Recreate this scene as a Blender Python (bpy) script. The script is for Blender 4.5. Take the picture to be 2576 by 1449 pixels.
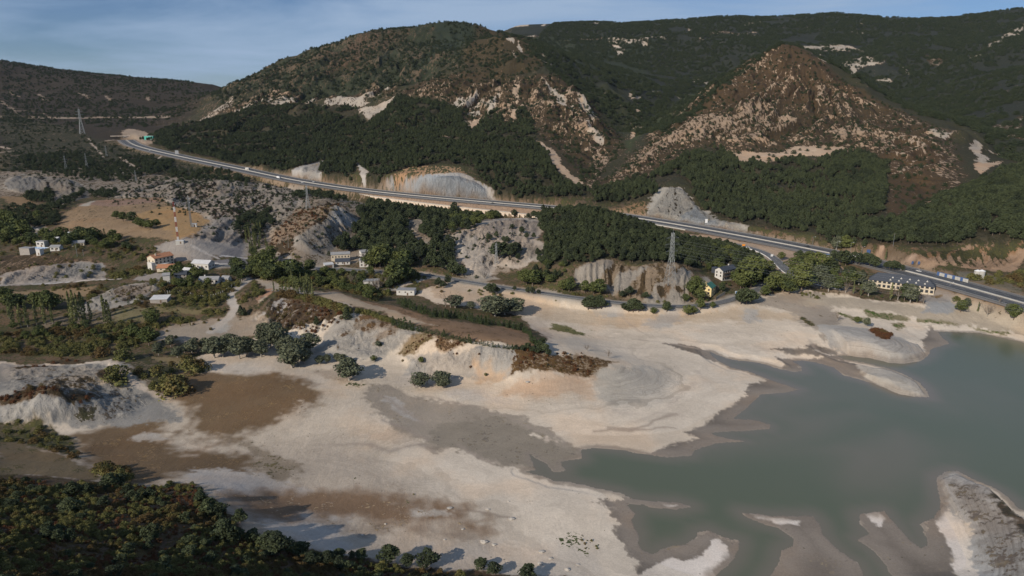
import bpy, math, random
import numpy as np
from mathutils import Vector, Matrix
from math import radians as R

for o in list(bpy.data.objects): bpy.data.objects.remove(o)
scene = bpy.context.scene
COL = scene.collection

# ------------------------------------------------------------------ camera, sky, sun, exposure
CAM_H = 160.0; PITCH = 15.0; F = 1716.0; CX = 1288.0; CY = 724.5      # photo measured on a 2576 x 1449 copy
cam_d = bpy.data.cameras.new('camera'); cam = bpy.data.objects.new('camera', cam_d); COL.objects.link(cam)
cam.location = (0, 0, CAM_H); cam.rotation_euler = (R(90 - PITCH), 0, 0)
cam_d.sensor_width = 36; cam_d.lens = 36 * F / 2576; cam_d.clip_start = 1; cam_d.clip_end = 60000
scene.camera = cam
scene.render.resolution_x = 1024; scene.render.resolution_y = 576
SUN_EL, SUN_AZ = 29.0, 222.0                                          # azimuth clockwise from +Y
world = bpy.data.worlds.new("World"); scene.world = world; world.use_nodes = True
wn = world.node_tree; wn.nodes.clear()
def wnode(t, **k):
    n = wn.nodes.new(t)
    for a, b in k.items(): setattr(n, a, b)
    return n
sky = wnode('ShaderNodeTexSky', sky_type='NISHITA', sun_disc=False, sun_elevation=R(SUN_EL), sun_rotation=R(SUN_AZ))
sky.air_density = 1.0; sky.dust_density = 0.6; sky.ozone_density = 2.0; sky.altitude = 900
tc = wnode('ShaderNodeTexCoord'); mp = wnode('ShaderNodeMapping'); mp.inputs['Scale'].default_value = (1.3, 1.3, 7.0)
mp.inputs['Rotation'].default_value = (R(4), R(-7), 0)
wn.links.new(tc.outputs['Generated'], mp.inputs['Vector'])
nz = wnode('ShaderNodeTexNoise'); nz.inputs['Scale'].default_value = 1.7; nz.inputs['Detail'].default_value = 7; nz.inputs['Roughness'].default_value = .55
nz.inputs['Distortion'].default_value = .5
wn.links.new(mp.outputs['Vector'], nz.inputs['Vector'])
rp = wnode('ShaderNodeValToRGB'); rp.color_ramp.elements[0].position = .40; rp.color_ramp.elements[0].color = (0, 0, 0, 1)
rp.color_ramp.elements[1].position = .64; rp.color_ramp.elements[1].color = (.95, .95, .95, 1)
wn.links.new(nz.outputs['Fac'], rp.inputs['Fac'])
mx = wnode('ShaderNodeMix', data_type='RGBA'); mx.inputs[7].default_value = (5.0, 6.7, 9.2, 1)
tint = wnode('ShaderNodeMix', data_type='RGBA', blend_type='MULTIPLY'); tint.inputs[0].default_value = 1; tint.inputs[7].default_value = (.66, .80, 1.06, 1)
wn.links.new(sky.outputs['Color'], tint.inputs[6]); wn.links.new(tint.outputs[2], mx.inputs[6]); wn.links.new(rp.outputs['Color'], mx.inputs[0])
bg = wnode('ShaderNodeBackground'); bg.inputs['Strength'].default_value = 0.074
wn.links.new(mx.outputs[2], bg.inputs['Color']); wo = wnode('ShaderNodeOutputWorld'); wn.links.new(bg.outputs[0], wo.inputs['Surface'])
sun_d = bpy.data.lights.new('sun', 'SUN'); sun = bpy.data.objects.new('sun', sun_d); COL.objects.link(sun)
sun_d.energy = 5.0; sun_d.angle = R(.6); sun_d.color = (1, .89, .75)
sd = Vector((math.sin(R(SUN_AZ)) * math.cos(R(SUN_EL)), math.cos(R(SUN_AZ)) * math.cos(R(SUN_EL)), math.sin(R(SUN_EL))))
sun.rotation_euler = sd.to_track_quat('Z', 'Y').to_euler()
vs = scene.view_settings; vs.view_transform = 'Standard'; vs.look = 'None'; vs.exposure = -0.14; vs.gamma = 1; vs.use_curve_mapping = False
scene.cycles.max_bounces = 4; scene.cycles.diffuse_bounces = 2; scene.cycles.glossy_bounces = 2; scene.cycles.transmission_bounces = 2
scene.cycles.volume_bounces = 0

# the thin haze of the valley: one closed box round the land and the camera
hv = [(x, y, z) for z in (-4, 1400) for y in (-900, 7400) for x in (-6600, 6600)]
hm = bpy.data.meshes.new('haze'); hm.from_pydata(hv, [], [(0, 2, 3, 1), (4, 5, 7, 6), (0, 1, 5, 4), (2, 6, 7, 3), (0, 4, 6, 2), (1, 3, 7, 5)]); haze = bpy.data.objects.new('haze', hm); COL.objects.link(haze)
haze['kind'] = 'stuff'; haze['label'] = 'thin blue haze over the valley'
hmat = bpy.data.materials.new('haze'); hmat.use_nodes = True; hmat.node_tree.nodes.clear(); _v = hmat.node_tree.nodes.new('ShaderNodeVolumePrincipled'); _v.inputs['Color'].default_value = (.62, .76, 1, 1); _v.inputs['Density'].default_value = .000010; _v.inputs['Anisotropy'].default_value = 0
hmat.node_tree.links.new(_v.outputs[0], hmat.node_tree.nodes.new('ShaderNodeOutputMaterial').inputs['Volume']); hm.materials.append(hmat)

# ------------------------------------------------------------------ pixels to rays, noise, grid
cp, sp = math.cos(R(PITCH)), math.sin(R(PITCH))
def ray(px, py):
    u = (np.asarray(px, float) - CX) / F; v = (CY - np.asarray(py, float)) / F
    return np.stack([u, cp + v * sp, -sp + v * cp], -1)
def at_z(px, py, z):
    d = ray(px, py); t = (CAM_H - np.asarray(z, float)) / -d[..., 2]; return d * t[..., None] + np.array([0, 0, CAM_H])
def at_d(px, py, Y):
    d = ray(px, py); t = np.asarray(Y, float) / d[..., 1]; return d * t[..., None] + np.array([0, 0, CAM_H])
_TAB = np.random.default_rng(7).random(65536).astype(np.float32)
def vnoise(x, y, s=0):
    x = np.asarray(x, np.float32); y = np.asarray(y, np.float32); ix = np.floor(x); iy = np.floor(y); fx = x - ix; fy = y - iy
    fx = fx * fx * (3 - 2 * fx); fy = fy * fy * (3 - 2 * fy)
    k = (ix.astype(np.int32) * 157 + iy.astype(np.int32) * 30011 + int(s) * 7919)
    a = _TAB[k & 65535]; b = _TAB[(k + 157) & 65535]; c = _TAB[(k + 30011) & 65535]; d = _TAB[(k + 30168) & 65535]
    return (a + (b - a) * fx) * (1 - fy) + (c + (d - c) * fx) * fy
def fbm(x, y, s=0, o=4, g=.5):
    r = 0; a = 1; n = 0
    for k in range(o):
        r = r + a * vnoise(x, y, s + k * 17); n += a; a *= g; x, y = x * 1.93 + y * .35 + 3.1, y * 1.93 - x * .35 + 7.7
    return r / n * 2 - 1
def ridged(x, y, s=0, o=4, g=.5):
    r = 0; a = 1; n = 0
    for k in range(o):
        r = r + a * (1 - abs(vnoise(x, y, s + k * 13) * 2 - 1)); n += a; a *= g; x, y = x * 2.03 + 1.7, y * 2.03 + 5.3
    return r / n
def sstep(a, b, x):
    t = np.clip((x - a) / (b - a), 0, 1); return t * t * (3 - 2 * t)

TH0, TH1, R0, R1 = -R(50), R(50), 92.0, 5200.0
NT, NR = 1360, 1300
LR0, LR1 = math.log(R0), math.log(R1)
class Grid:
    def __init__(s, nt, nr):
        s.nt, s.nr = nt, nr
        s.th = np.linspace(TH0, TH1, nt); s.r = np.exp(np.linspace(LR0, LR1, nr))
        s.X = np.outer(s.r, np.sin(s.th)); s.Y = np.outer(s.r, np.cos(s.th))       # [nr, nt]
def sample(Z, x, y):
    nr, nt = Z.shape
    a = (np.arctan2(x, y) - TH0) / (TH1 - TH0) * (nt - 1); b = (np.log(np.maximum(np.hypot(x, y), 1)) - LR0) / (LR1 - LR0) * (nr - 1)
    a = np.clip(a, 0, nt - 1.001); b = np.clip(b, 0, nr - 1.001)
    i = a.astype(int); j = b.astype(int); fa = a - i; fb = b - j
    return (Z[j, i] * (1 - fa) + Z[j, i + 1] * fa) * (1 - fb) + (Z[j + 1, i] * (1 - fa) + Z[j + 1, i + 1] * fa) * fb

# ------------------------------------------------------------------ terrain control lines
CP = []
def lz(*pts, n=3):                      # a line over the land with heights above the lake
    p = [at_z(a, b, c) for a, b, c in pts]
    if len(p) == 1: CP.append(p[0]); return
    for q, w in zip(p[:-1], p[1:]):
        for k in range(n): CP.append(q + (w - q) * k / n)
    CP.append(p[-1])
def ld(*pts, n=4):                      # a line with its distances
    p = [at_d(a, b, c) for a, b, c in pts]
    if len(p) == 1: CP.append(p[0]); return
    for q, w in zip(p[:-1], p[1:]):
        for k in range(n): CP.append(q + (w - q) * k / n)
    CP.append(p[-1])
def lw(*pts):                           # picture column, distance, height (ground hidden from this side)
    for a, Y, z in pts: CP.append(np.array([(a - CX) / F * Y * 1.0, Y, z]))
# skylines and far slopes
ld((-400,60,3000),(-150,120,3000),(0,152,3000),(100,166,3000),(200,180,3000),(300,190,2950),(400,198,2900),(470,204,2850),(520,212,2800),(565,232,2750))
lw((0,3600,250),(500,3600,180),(1000,3600,260),(-300,3700,250))
ld((0,300,2000),(150,310,1950),(300,320,1850),(400,318,1900)); ld((0,230,2500),(200,240,2450),(400,250,2400),(480,270,2300))
ld((430,326,1800),(500,275,2050),(565,226,2250),(640,185,2300),(700,153,2330),(780,124,2350),(845,103,2350),(930,84,2350),(1000,71,2330),(1080,64,2320),(1150,59,2300),(1200,64,2300),(1235,84,2250))
lw((700,3000,190),(1000,3000,250),(1250,2800,300))
ld((1235,86,3400),(1300,63,3500),(1400,60,3500),(1490,54,3500),(1560,59,3500),(1700,50,3500),(1840,40,3500),(1920,44,3450),(2000,40,3450),(2100,32,3450),(2200,42,3400),(2300,48,3400),(2400,40,3350),(2480,33,3300),(2576,20,3200),(2750,-5,3100),(3000,-30,3000))
lw((1300,4400,450),(1800,4400,450),(2400,4300,480),(2900,4000,480))
# main mountain face
ld((1000,150,2050),(1130,150,1900)); ld((800,180,2080),(650,230,2050),(520,270,2020))
ld((1150,110,2150),(1000,110,2200),(900,130,2200)); ld((905,300,1680),(800,270,1750),(700,290,1750),(560,300,1800))
# middle spur: crest, left edge and right edge
ld((1245,92,1980),(1290,125,1900),(1340,155,1800),(1400,200,1680),(1450,250,1550),(1490,310,1400),(1520,370,1230),(1525,430,1080),(1508,474,950))
ld((1245,92,1980),(1200,130,1920),(1130,165,1860),(1060,205,1800),(985,248,1720),(930,290,1620),(880,345,1480))
ld((1100,230,1680),(1190,230,1640),(1300,230,1600)); ld((1100,300,1430),(1220,300,1430),(1330,290,1420),(1400,300,1400)); ld((1100,370,1150),(1250,380,1160),(1370,390,1130),(1440,420,1060))
ld((1420,200,1760),(1520,240,1750),(1600,290,1650),(1640,320,1560)); ld((1560,360,1350),(1590,330,1450),(1650,300,1650),(1750,250,2000))
ld((1330,110,2500),(1450,150,2500),(1600,180,2500),(1750,180,2600)); ld((1300,90,3000),(1500,100,3000),(1800,90,3000),(2100,90,3000),(2400,90,2900),(2576,70,2800))
# right pyramid
ld((1520,474,960),(1570,425,1070),(1640,368,1200),(1720,300,1330),(1800,238,1440),(1880,180,1530),(1940,135,1590),(1985,112,1620),(2040,135,1610),(2120,180,1560),(2200,228,1490),(2300,280,1380),(2400,328,1240),(2440,380,1080),(2475,440,930),(2490,490,850))
ld((1985,200,1470),(2000,300,1270),(2010,385,1090)); ld((1700,400,1080),(1850,390,1100),(2000,400,1070),(2150,385,1070),(2250,400,1040),(2330,420,980))
ld((1750,330,1230),(1850,250,1380)); ld((2200,310,1290),(2120,240,1430)); ld((2300,480,880),(2400,480,860))
lw((1560,1500,85),(1700,1750,110),(1850,2050,140),(2000,2150,165),(2200,1950,150),(2350,1700,125),(2460,1400,100),(2560,1150,80),(2620,950,62))
ld((2100,170,2400),(2200,200,2350),(2300,230,2200),(2400,270,1950)); ld((1900,110,2800),(2200,120,2700),(2450,130,2500),(2576,110,2400))
ld((2576,160,2250),(2450,220,2000),(2380,270,1800),(2420,300,1600)); ld((2576,300,1500),(2700,200,1700),(2900,100,1900)); ld((2576,400,1050),(2700,350,1100),(2850,300,1150)); ld((2490,420,1120),(2530,370,1200))
# forest feet above the motorway
ld((370,352,1640),(440,383,1420),(550,404,1260),(640,420,1160),(740,435,1080),(830,440,1040),(900,452,1000))
ld((600,370,1450),(750,370,1420),(900,400,1200),(1000,340,1350)); ld((920,455,985),(1000,432,1000),(1100,416,1010),(1165,420,1000),(1210,450,965),(1270,490,915),(1400,497,905),(1500,490,920))
lz((890,474,45),(950,483,43),(1050,490,41),(1150,497,39),(1230,502,38)); ld((960,452,968),(1050,446,965),(1150,444,955),(1190,455,948))
ld((1540,515,890),(1620,500,880),(1690,460,920),(1710,450,940)); lz((1640,548,31),(1700,553,30),(1800,572,28),(1900,592,26))
ld((1760,530,845),(1850,560,770),(1960,590,715),(2100,615,660),(2180,610,650)); ld((1850,480,900),(2000,480,890),(2150,480,880),(2000,540,790),(2150,560,740))
ld((2250,560,740),(2400,520,760),(2500,490,780)); ld((2200,612,648),(2300,618,628),(2400,615,615),(2500,608,600),(2620,600,590),(2800,590,560),(2576,520,700),(2700,480,760))
lz((2200,645,25),(2300,660,23),(2400,680,21),(2500,690,22),(2600,700,22),(2800,740,20)); lz((2230,618,36),(2450,650,27),(2550,655,27))
# valley left of the motorway
lz((330,380,66),(400,405,60),(520,430,52),(640,455,46),(760,480,41),(880,500,37),(1000,512,34),(1150,525,31),(1280,540,28),(1380,550,26)); lz((250,400,62),(100,400,64),(0,390,66),(-200,380,70))
lz((300,440,52),(150,445,54),(0,440,56),(-200,440,58)); ld((340,325,1800),(310,335,1760)); lz((420,450,47),(480,440,49),(560,452,47))
lz((0,480,48),(100,480,47),(200,478,46),(300,478,45)); lz((50,455,58),(150,458,54)); lz((150,520,46),(300,505,46),(420,520,46),(520,555,45),(480,600,42),(380,600,40)); lz((0,540,38),(100,560,36),(0,600,32),(150,600,33),(-200,560,36))
lz((450,470,52),(520,458,54),(590,455,53)); lz((500,500,44),(560,490,46),(620,480,47),(690,490,42)); lz((570,520,48),(600,560,42),(560,600,36),(620,610,30)); lz((640,540,36),(700,560,33))
lz((770,475,45),(850,512,56),(800,560,48),(750,600,38),(705,645,24)); lz((900,545,36),(930,560,32),(880,590,30),(820,640,21)); lz((690,600,30),(640,650,23)); lz((760,530,44),(720,570,38))
lz((1050,560,34),(1090,575,30),(1000,600,28),(1000,640,21),(900,650,20)); lz((1160,600,32),(1200,575,38),(1280,552,41),(1350,560,40),(1380,590,32)); lz((1180,640,24),(1250,620,30),(1320,625,30)); lz((1170,690,16),(1250,700,15),(1330,690,18))
# wooded knoll
ld((1365,560,730),(1395,534,730),(1440,526,725),(1500,534,705),(1600,568,665),(1700,606,640),(1800,640,615),(1880,665,590)); lw((1420,800,34),(1500,790,28),(1600,730,24),(1750,690,21))
lz((1340,665,24),(1440,668,31),(1540,658,32),(1560,690,22),(1640,668,32),(1700,690,28),(1740,700,24),(1800,715,17)); lz((1450,720,14),(1550,735,14),(1620,740,13),(1700,745,14),(1780,745,12)); lz((1420,600,40),(1550,620,38),(1650,640,35))
lz((1850,690,16),(1780,690,20)); lz((2000,640,20),(2060,660,18),(2150,690,15),(2250,720,12),(2330,740,11),(2450,760,11))
# village ground and lower left valley
lz((100,640,33),(180,640,33),(230,650,31),(400,640,30),(420,690,25),(540,700,22),(640,690,21)); lz((20,700,22),(150,668,27),(260,675,24),(265,700,21),(100,715,20)); lz((0,760,17),(150,750,18),(250,740,19)); lz((350,720,22),(400,715,23),(230,780,17),(300,760,19))
lz((0,850,14),(150,850,13),(300,830,13),(450,800,13),(550,780,14),(600,745,17)); lz((640,700,21),(700,710,20),(640,740,19)); lz((0,910,13),(150,905,12),(300,890,11),(450,870,8),(600,840,8),(700,800,9))
lz((0,940,13),(60,960,12),(200,930,13),(340,920,13),(400,960,9),(330,905,11)); lz((0,1020,17),(60,1000,21),(110,985,24),(160,1000,20),(230,1000,15)); lz((0,1060,12),(100,1065,10),(200,1050,9),(300,1060,6),(420,1030,5)); lz((260,1000,9),(380,985,7))
lz((-300,900,20),(-300,1000,26),(-300,1100,30))
# the strip with cypresses
lz((760,745,20),(900,765,20),(1000,790,20),(1100,810,20),(1200,832,19.5),(1290,850,19),(1340,862,19)); lz((730,742,21),(850,785,19),(950,815,19),(1050,845,19),(1150,865,18.5),(1250,880,18),(1320,885,17))
lz((1400,875,14),(1500,905,9),(1560,915,6)); lz((1300,930,11),(1400,940,8),(1490,940,6)); lz((700,760,19),(660,790,15),(700,840,10),(800,850,9),(850,900,6)); lz((900,860,10),(1000,890,8),(1050,920,6),(1150,930,7),(1250,950,5))
lz((950,745,13),(1100,775,11),(1200,800,9),(1300,815,7),(1400,840,4)); lz((1050,720,14),(1150,740,12),(1250,770,8)); lz((1350,760,7),(1450,780,5),(1600,795,5),(1750,800,5),(1900,790,6),(2000,770,8))
lz((1500,850,2),(1650,860,1.5),(1800,840,2.5),(1950,840,3)); lz((1600,900,1.2),(1700,920,1.5)); lz((1640,960,3),(1560,960,4),(1700,960,2)); lz((1300,1000,3),(1450,1020,2),(1600,1060,1),(1750,1000,1),(1150,1000,3))
lz((2000,800,5),(2100,830,8),(2180,850,9),(2250,862,7),(2300,880,3)); lz((2150,800,4),(2250,810,3),(2330,815,1.5),(2450,810,2.5),(2576,830,3),(2750,860,3)); lz((2100,780,6),(2300,770,8),(2450,785,8)); lz((2190,945,3),(2250,950,4.5),(2300,975,3),(2140,925,1))
# reservoir bed, channels, brown fields
lz((500,1050,4),(500,980,5.5),(700,1000,5),(800,960,5),(600,940,6)); lz((700,920,6),(850,940,5),(950,960,4)); lz((480,1090,3),(650,1090,3),(800,1120,2.5),(950,1150,1.5)); lz((900,1050,3),(1000,1080,2.5)); lz((1050,1060,1.3),(1150,1100,.6),(1250,1140,.3),(1330,1170,.1))
lz((300,1120,5),(450,1150,5),(700,1180,4),(900,1200,3),(1100,1200,1.5)); lz((700,1260,5),(900,1290,4),(1200,1300,2),(1400,1280,1.2)); lz((900,1350,4),(1200,1380,2.5),(1450,1400,1.5),(1500,1449,1.5)); lz((1350,1200,.5),(1500,1245,.4))
# lake bed
lz((1500,1190,-1),(1800,1200,-1),(2100,1150,-1),(2400,1100,-1),(2500,950,-1),(2200,1050,-1),(2576,1050,-1),(1700,1320,-.5),(2100,1320,-.5),(2400,900,-1),(2700,1000,-1),(2900,1100,-1)); lz((1900,1449,0),(2200,1449,0))
# right spit
lz((2390,1205,2),(2440,1225,5),(2500,1260,8),(2560,1310,10),(2600,1400,13),(2750,1450,16),(2950,1500,18)); lz((2380,1240,1),(2420,1320,1),(2460,1400,1.2),(2480,1449,1.5)); lz((2480,1330,5),(2540,1440,7))
# hillside below the camera
lz((0,1110,11),(100,1120,11),(230,1190,11)); lz((0,1230,19),(150,1230,18),(300,1230,15),(420,1225,12)); lz((440,1222,12),(540,1225,13),(600,1270,14),(700,1330,13),(800,1375,10),(950,1410,6),(1100,1435,4),(1300,1449,2.5))
lz((0,1340,36),(200,1330,33),(400,1330,27),(520,1340,23),(650,1400,20),(750,1449,18)); lz((0,1449,52),(200,1449,46),(400,1449,38),(550,1449,30)); lz((0,1550,70),(400,1600,66),(800,1600,45),(1200,1600,22),(1500,1600,8),(2000,1600,1),(-400,1300,42),(-400,1500,80),(-900,1500,110))

WALL = [(640,437,50.5),(700,450.5,48),(800,470.5,44),(880,484,41),(1000,502,37.3),(1100,514,35),(1200,525,32.8),(1300,535.5,30.6),(1375,544,28.8)]
MWAY = [(318,352,77),(335,364,75),(375,376,71),(440,391,66),(520,408,61),(600,424,56),(700,446,50),(800,464,46),(900,478,42.5),(1000,489,40),(1100,498,38),(1200,507,36),(1300,515,34),(1400,523,32),
        (1480,532,30.5),(1560,542,29),(1700,564,26),(1850,591,23),(2000,619,21),(2100,638,20),(2200,661,19),(2300,686,18),(2400,713,17),(2500,742,16),(2620,776,15.5),(2760,816,15)]
OLDR = [(560,668,26),(680,672,22),(760,672,19),(830,676,17),(900,680,16),(1000,684,15.5),(1060,690,15),(1120,699,14.5),(1200,713,13.5),(1280,725,13),(1360,736,12.5),(1440,748,12),(1510,757,11),(1580,765,10),(1650,770.5,9.5),(1720,772,9.5),(1770,771,9.5),
        (1810,764,10),(1850,752,11),(1890,736,12),(1925,719,13),(1960,705,13.5),(1990,692,14)]
SLIP = [(1400,548,27),(1560,566,25),(1640,580,24),(1720,592,23),(1800,605,22),(1860,616,21),(1905,628,20),(1940,643,19),(1960,660,18),(1975,680,16),(2000,700,14.5),(2060,716,13),(2120,728,12.5)]
def spline(pts, step=6.0):
    P = np.array([at_z(*p) for p in pts]); out = []
    for i in range(len(P) - 1):
        p0 = P[max(i - 1, 0)]; p1 = P[i]; p2 = P[i + 1]; p3 = P[min(i + 2, len(P) - 1)]
        n = max(2, int(np.linalg.norm(p2 - p1) / step))
        for k in range(n):
            t = k / n; out.append(.5 * (2 * p1 + (p2 - p0) * t + (2 * p0 - 5 * p1 + 4 * p2 - p3) * t * t + (3 * p1 - p0 - 3 * p2 + p3) * t ** 3))
    out.append(P[-1]); return np.array(out)
def smooth_line(L, it=30):
    for _ in range(it): L[1:-1] = .5 * L[1:-1] + .25 * (L[:-2] + L[2:])
    return L
mway = smooth_line(spline(MWAY), 120); oldr = smooth_line(spline(OLDR, 4)); slip = smooth_line(spline(SLIP, 4))
wallL = smooth_line(spline(WALL, 5), 60)
for L, k in ((mway, 12), (oldr, 10), (slip, 12)): CP += [p for p in L[::k]]

CP = np.array(CP)
key = np.round(CP[:, :2] / 3).astype(int); _, ui = np.unique(key, axis=0, return_index=True); CP = CP[ui]
_s = 1 / 1000.0
dm = np.hypot(CP[:, None, 0] - CP[None, :, 0], CP[:, None, 1] - CP[None, :, 1]) * _s
A = np.zeros((len(CP) + 3, len(CP) + 3)); A[:len(CP), :len(CP)] = dm + np.eye(len(CP)) * -.004
A[:len(CP), len(CP)] = 1; A[:len(CP), len(CP) + 1:] = CP[:, :2] * _s; A[len(CP):, :len(CP)] = A[:len(CP), len(CP):].T
wts = np.linalg.solve(A, np.concatenate([CP[:, 2], [0, 0, 0]]))
lo = Grid(260, 300)
def rbf(x, y):
    out = np.empty(x.size); xf, yf = x.ravel() * _s, y.ravel() * _s
    for a in range(0, x.size, 20000):
        b = slice(a, a + 20000)
        out[b] = np.hypot(xf[b, None] - CP[None, :, 0] * _s, yf[b, None] - CP[None, :, 1] * _s) @ wts[:len(CP)] + wts[len(CP)] + wts[len(CP) + 1] * xf[b] + wts[len(CP) + 2] * yf[b]
    return out.reshape(x.shape)
Zlo = np.clip(rbf(lo.X, lo.Y), -1, 900)
G = Grid(NT, NR); X, Y = G.X, G.Y
H = sample(Zlo, X, Y)

def march(px, py, Z):
    px = np.atleast_1d(np.asarray(px, float)); py = np.atleast_1d(np.asarray(py, float))
    d = ray(px, py); hd = np.hypot(d[:, 0], d[:, 1]); d = d / hd[:, None]
    ts = np.exp(np.linspace(LR0, LR1 - .002, 900)); best = np.empty(len(px))
    for c0 in range(0, len(px), 400):
        dd = d[c0:c0 + 400]; g = (CAM_H + ts[:, None] * dd[None, :, 2] - sample(Z, ts[:, None] * dd[None, :, 0], ts[:, None] * dd[None, :, 1])) / ts[:, None]
        neg = g < 0; first = np.argmax(neg, 0); miss = ~neg.any(0); first[miss] = np.argmin(g, 0)[miss]; best[c0:c0 + 400] = ts[first] * .9975
    lo_, hi_ = best / 1.006, best * 1.006
    for _ in range(12):
        m = (lo_ + hi_) / 2; g = CAM_H + d[:, 2] * m - sample(Z, d[:, 0] * m, d[:, 1] * m); lo_ = np.where(g > 0, m, lo_); hi_ = np.where(g > 0, hi_, m)
    m = (lo_ + hi_) / 2
    x, y = d[:, 0] * m, d[:, 1] * m
    return np.stack([x, y, sample(Z, x, y)], -1)
H0 = H.copy()
def wpoly(pts, yr=None):                # a traced outline dropped onto the land, as world x, y
    p = np.array(pts, float); q = march(p[:, 0], p[:, 1], H0)
    return q[:, :2]
def sdf(P, x, y, pad=0):                # signed distance, > 0 inside
    x0, y0 = P.min(0) - pad; x1, y1 = P.max(0) + pad
    m = (x > x0) & (x < x1) & (y > y0) & (y < y1); out = np.full(x.shape, -1e3)
    xs, ys = x[m], y[m]; d = np.full(xs.shape, 1e18); ins = np.zeros(xs.shape, bool); n = len(P)
    for i in range(n):
        ax, ay = P[i]; bx, by = P[(i + 1) % n]; ex, ey = bx - ax, by - ay; wx, wy = xs - ax, ys - ay
        t = np.clip((wx * ex + wy * ey) / (ex * ex + ey * ey + 1e-9), 0, 1); dx, dy = wx - ex * t, wy - ey * t
        np.minimum(d, dx * dx + dy * dy, out=d)
        c = (ay > ys) != (by > ys); ins ^= c & (xs < ex * (ys - ay) / (ey + (abs(ey) < 1e-12) * 1e-12) + ax)
    out[m] = np.where(ins, np.sqrt(d), -np.sqrt(d)); return out
def dline(L, x, y, pad):                # distance to a line and the line's height there
    x0, y0 = L[:, :2].min(0) - pad; x1, y1 = L[:, :2].max(0) + pad
    m = (x > x0) & (x < x1) & (y > y0) & (y < y1); D = np.full(x.shape, 1e6); Zl = np.zeros(x.shape); xs, ys = x[m], y[m]
    d = np.full(xs.shape, 1e12); zz = np.zeros(xs.shape); S = L[::2] if len(L) % 2 else np.vstack([L[::2], L[-1]])
    for a, b in zip(S[:-1], S[1:]):
        ex, ey = b[0] - a[0], b[1] - a[1]; t = np.clip(((xs - a[0]) * ex + (ys - a[1]) * ey) / (ex * ex + ey * ey + 1e-9), 0, 1)
        q = (xs - a[0] - ex * t) ** 2 + (ys - a[1] - ey * t) ** 2; k = q < d; d[k] = q[k]; zz[k] = (a[2] + (b[2] - a[2]) * t)[k]
    D[m] = np.sqrt(d); Zl[m] = zz; return D, Zl

# ------------------------------------------------------------------ the lake outline and the wet mud
def c5(L): return [(1635 + .4359 * a, 817.6 + .4359 * b) for a, b in L]
def c4(L): return [(817.6 + .4357 * a, 817.6 + .4357 * b) for a, b in L]
LAKE = c5([(2700,200),(2159,100),(1900,45),(1660,38),(1690,75),(1730,105),(1620,140),(1615,170),(1560,205),(1470,222),(1380,215),(1270,190),(1130,175),(1085,178),(1120,198),(1230,215),(1340,240),(1420,265),(1480,290),(1550,330),(1590,370),(1612,418),(1540,415),(1430,395),(1370,370),(1300,340),
  (1200,310),(1120,290),(1060,245),(960,215),(880,203),(820,207),(870,235),(880,265),(830,270),(750,255),(680,230),(590,210),(510,205),(440,190),(370,165),(340,150),(360,180),(400,210),(470,245),(560,265),(640,295),(720,325),(860,372),(780,390),(640,400),(560,480),(480,540),(600,545),(700,575),(690,600),(540,610),(350,620),(380,640),(560,670),(400,680),(260,720),(240,755),(100,762),(0,750)]) \
 + c4([(1700,720),(1560,708),(1480,720),(1480,770),(1360,790),(1390,840),(1320,850),(1280,805),(1210,765),(1175,740),(1200,790),(1215,835),(1160,845),(1250,870),(1330,900),(1440,910),(1590,945),(1700,965),(1780,1003)]) \
 + c5([(0,1015),(150,1020),(240,1045),(150,1065),(0,1050)]) + c4([(1850,1040),(1740,1035),(1790,1090),(1770,1140),(1810,1200),(1810,1260),(1840,1300),(1880,1325)]) \
 + c5([(40,1310),(60,1290),(130,1270),(200,1270),(260,1230),(280,1195),(340,1185),(420,1220),(520,1245),(490,1340),(430,1400),(370,1449),(300,1600),(640,1600),(690,1449),(740,1380),(760,1300),(830,1270),(830,1230),(740,1170),(640,1140),(560,1110),(530,1080),(700,1100),(940,1100),(980,1140),(1000,1210),(1100,1310),(1200,1370),(1230,1420),(1220,1500),(1180,1600),(1500,1600),(1430,1500),(1370,1400),(1290,1300),
  (1200,1240),(1260,1200),(1210,1140),(1210,1090),(1350,1070),(1400,1130),(1500,1240),(1570,1290),(1600,1270),(1600,1230),(1560,1150),(1640,1110),(1680,1040),(1670,980),(1650,880),(1700,845),(1770,840),(1870,890),(1990,940),(2080,1000),(2125,1060),(2250,1080),(2600,1200),(2900,1250)])
def flatpoly(pts):                      # outlines on the lake plane itself
    p = np.array(pts, float); return at_z(p[:, 0], p[:, 1], .1)[:, :2]
def warp(x, y, a, s=3):
    f = 1 / max(a * 4, 1.); return x + fbm(x * f, y * f, s, 4, .6) * a, y + fbm(x * f + 50, y * f + 9, s + 5, 4, .6) * a
# ------------------------------------------------------------------ relief: gullied marl, ribs, rolling ground
GW = np.zeros_like(H)
def gully(pts, amp, freq, ang, soft=12, s=1, st=.16, base=0):
    """ang: compass direction (deg, clockwise from +Y) down which the gullies run"""
    P = wpoly(pts); w = sstep(0, soft, sdf(P, X, Y, 5)); m = w > 0
    if not m.any(): return
    x, y = X[m], Y[m]; a = R(ang); u = x * math.cos(a) - y * math.sin(a); v = x * math.sin(a) + y * math.cos(a)
    wv = fbm(u / 40, v / 40, s + 3, 3) * 10
    n = ridged((u + wv) * freq * 1.7, v * freq * 1.7 * st, s, 4, .6)
    H[m] += w[m] * amp * 1.15 * (n - .62 + base); GW[m] = np.maximum(GW[m], w[m])
MARLS = {}
#ZONES#

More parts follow.
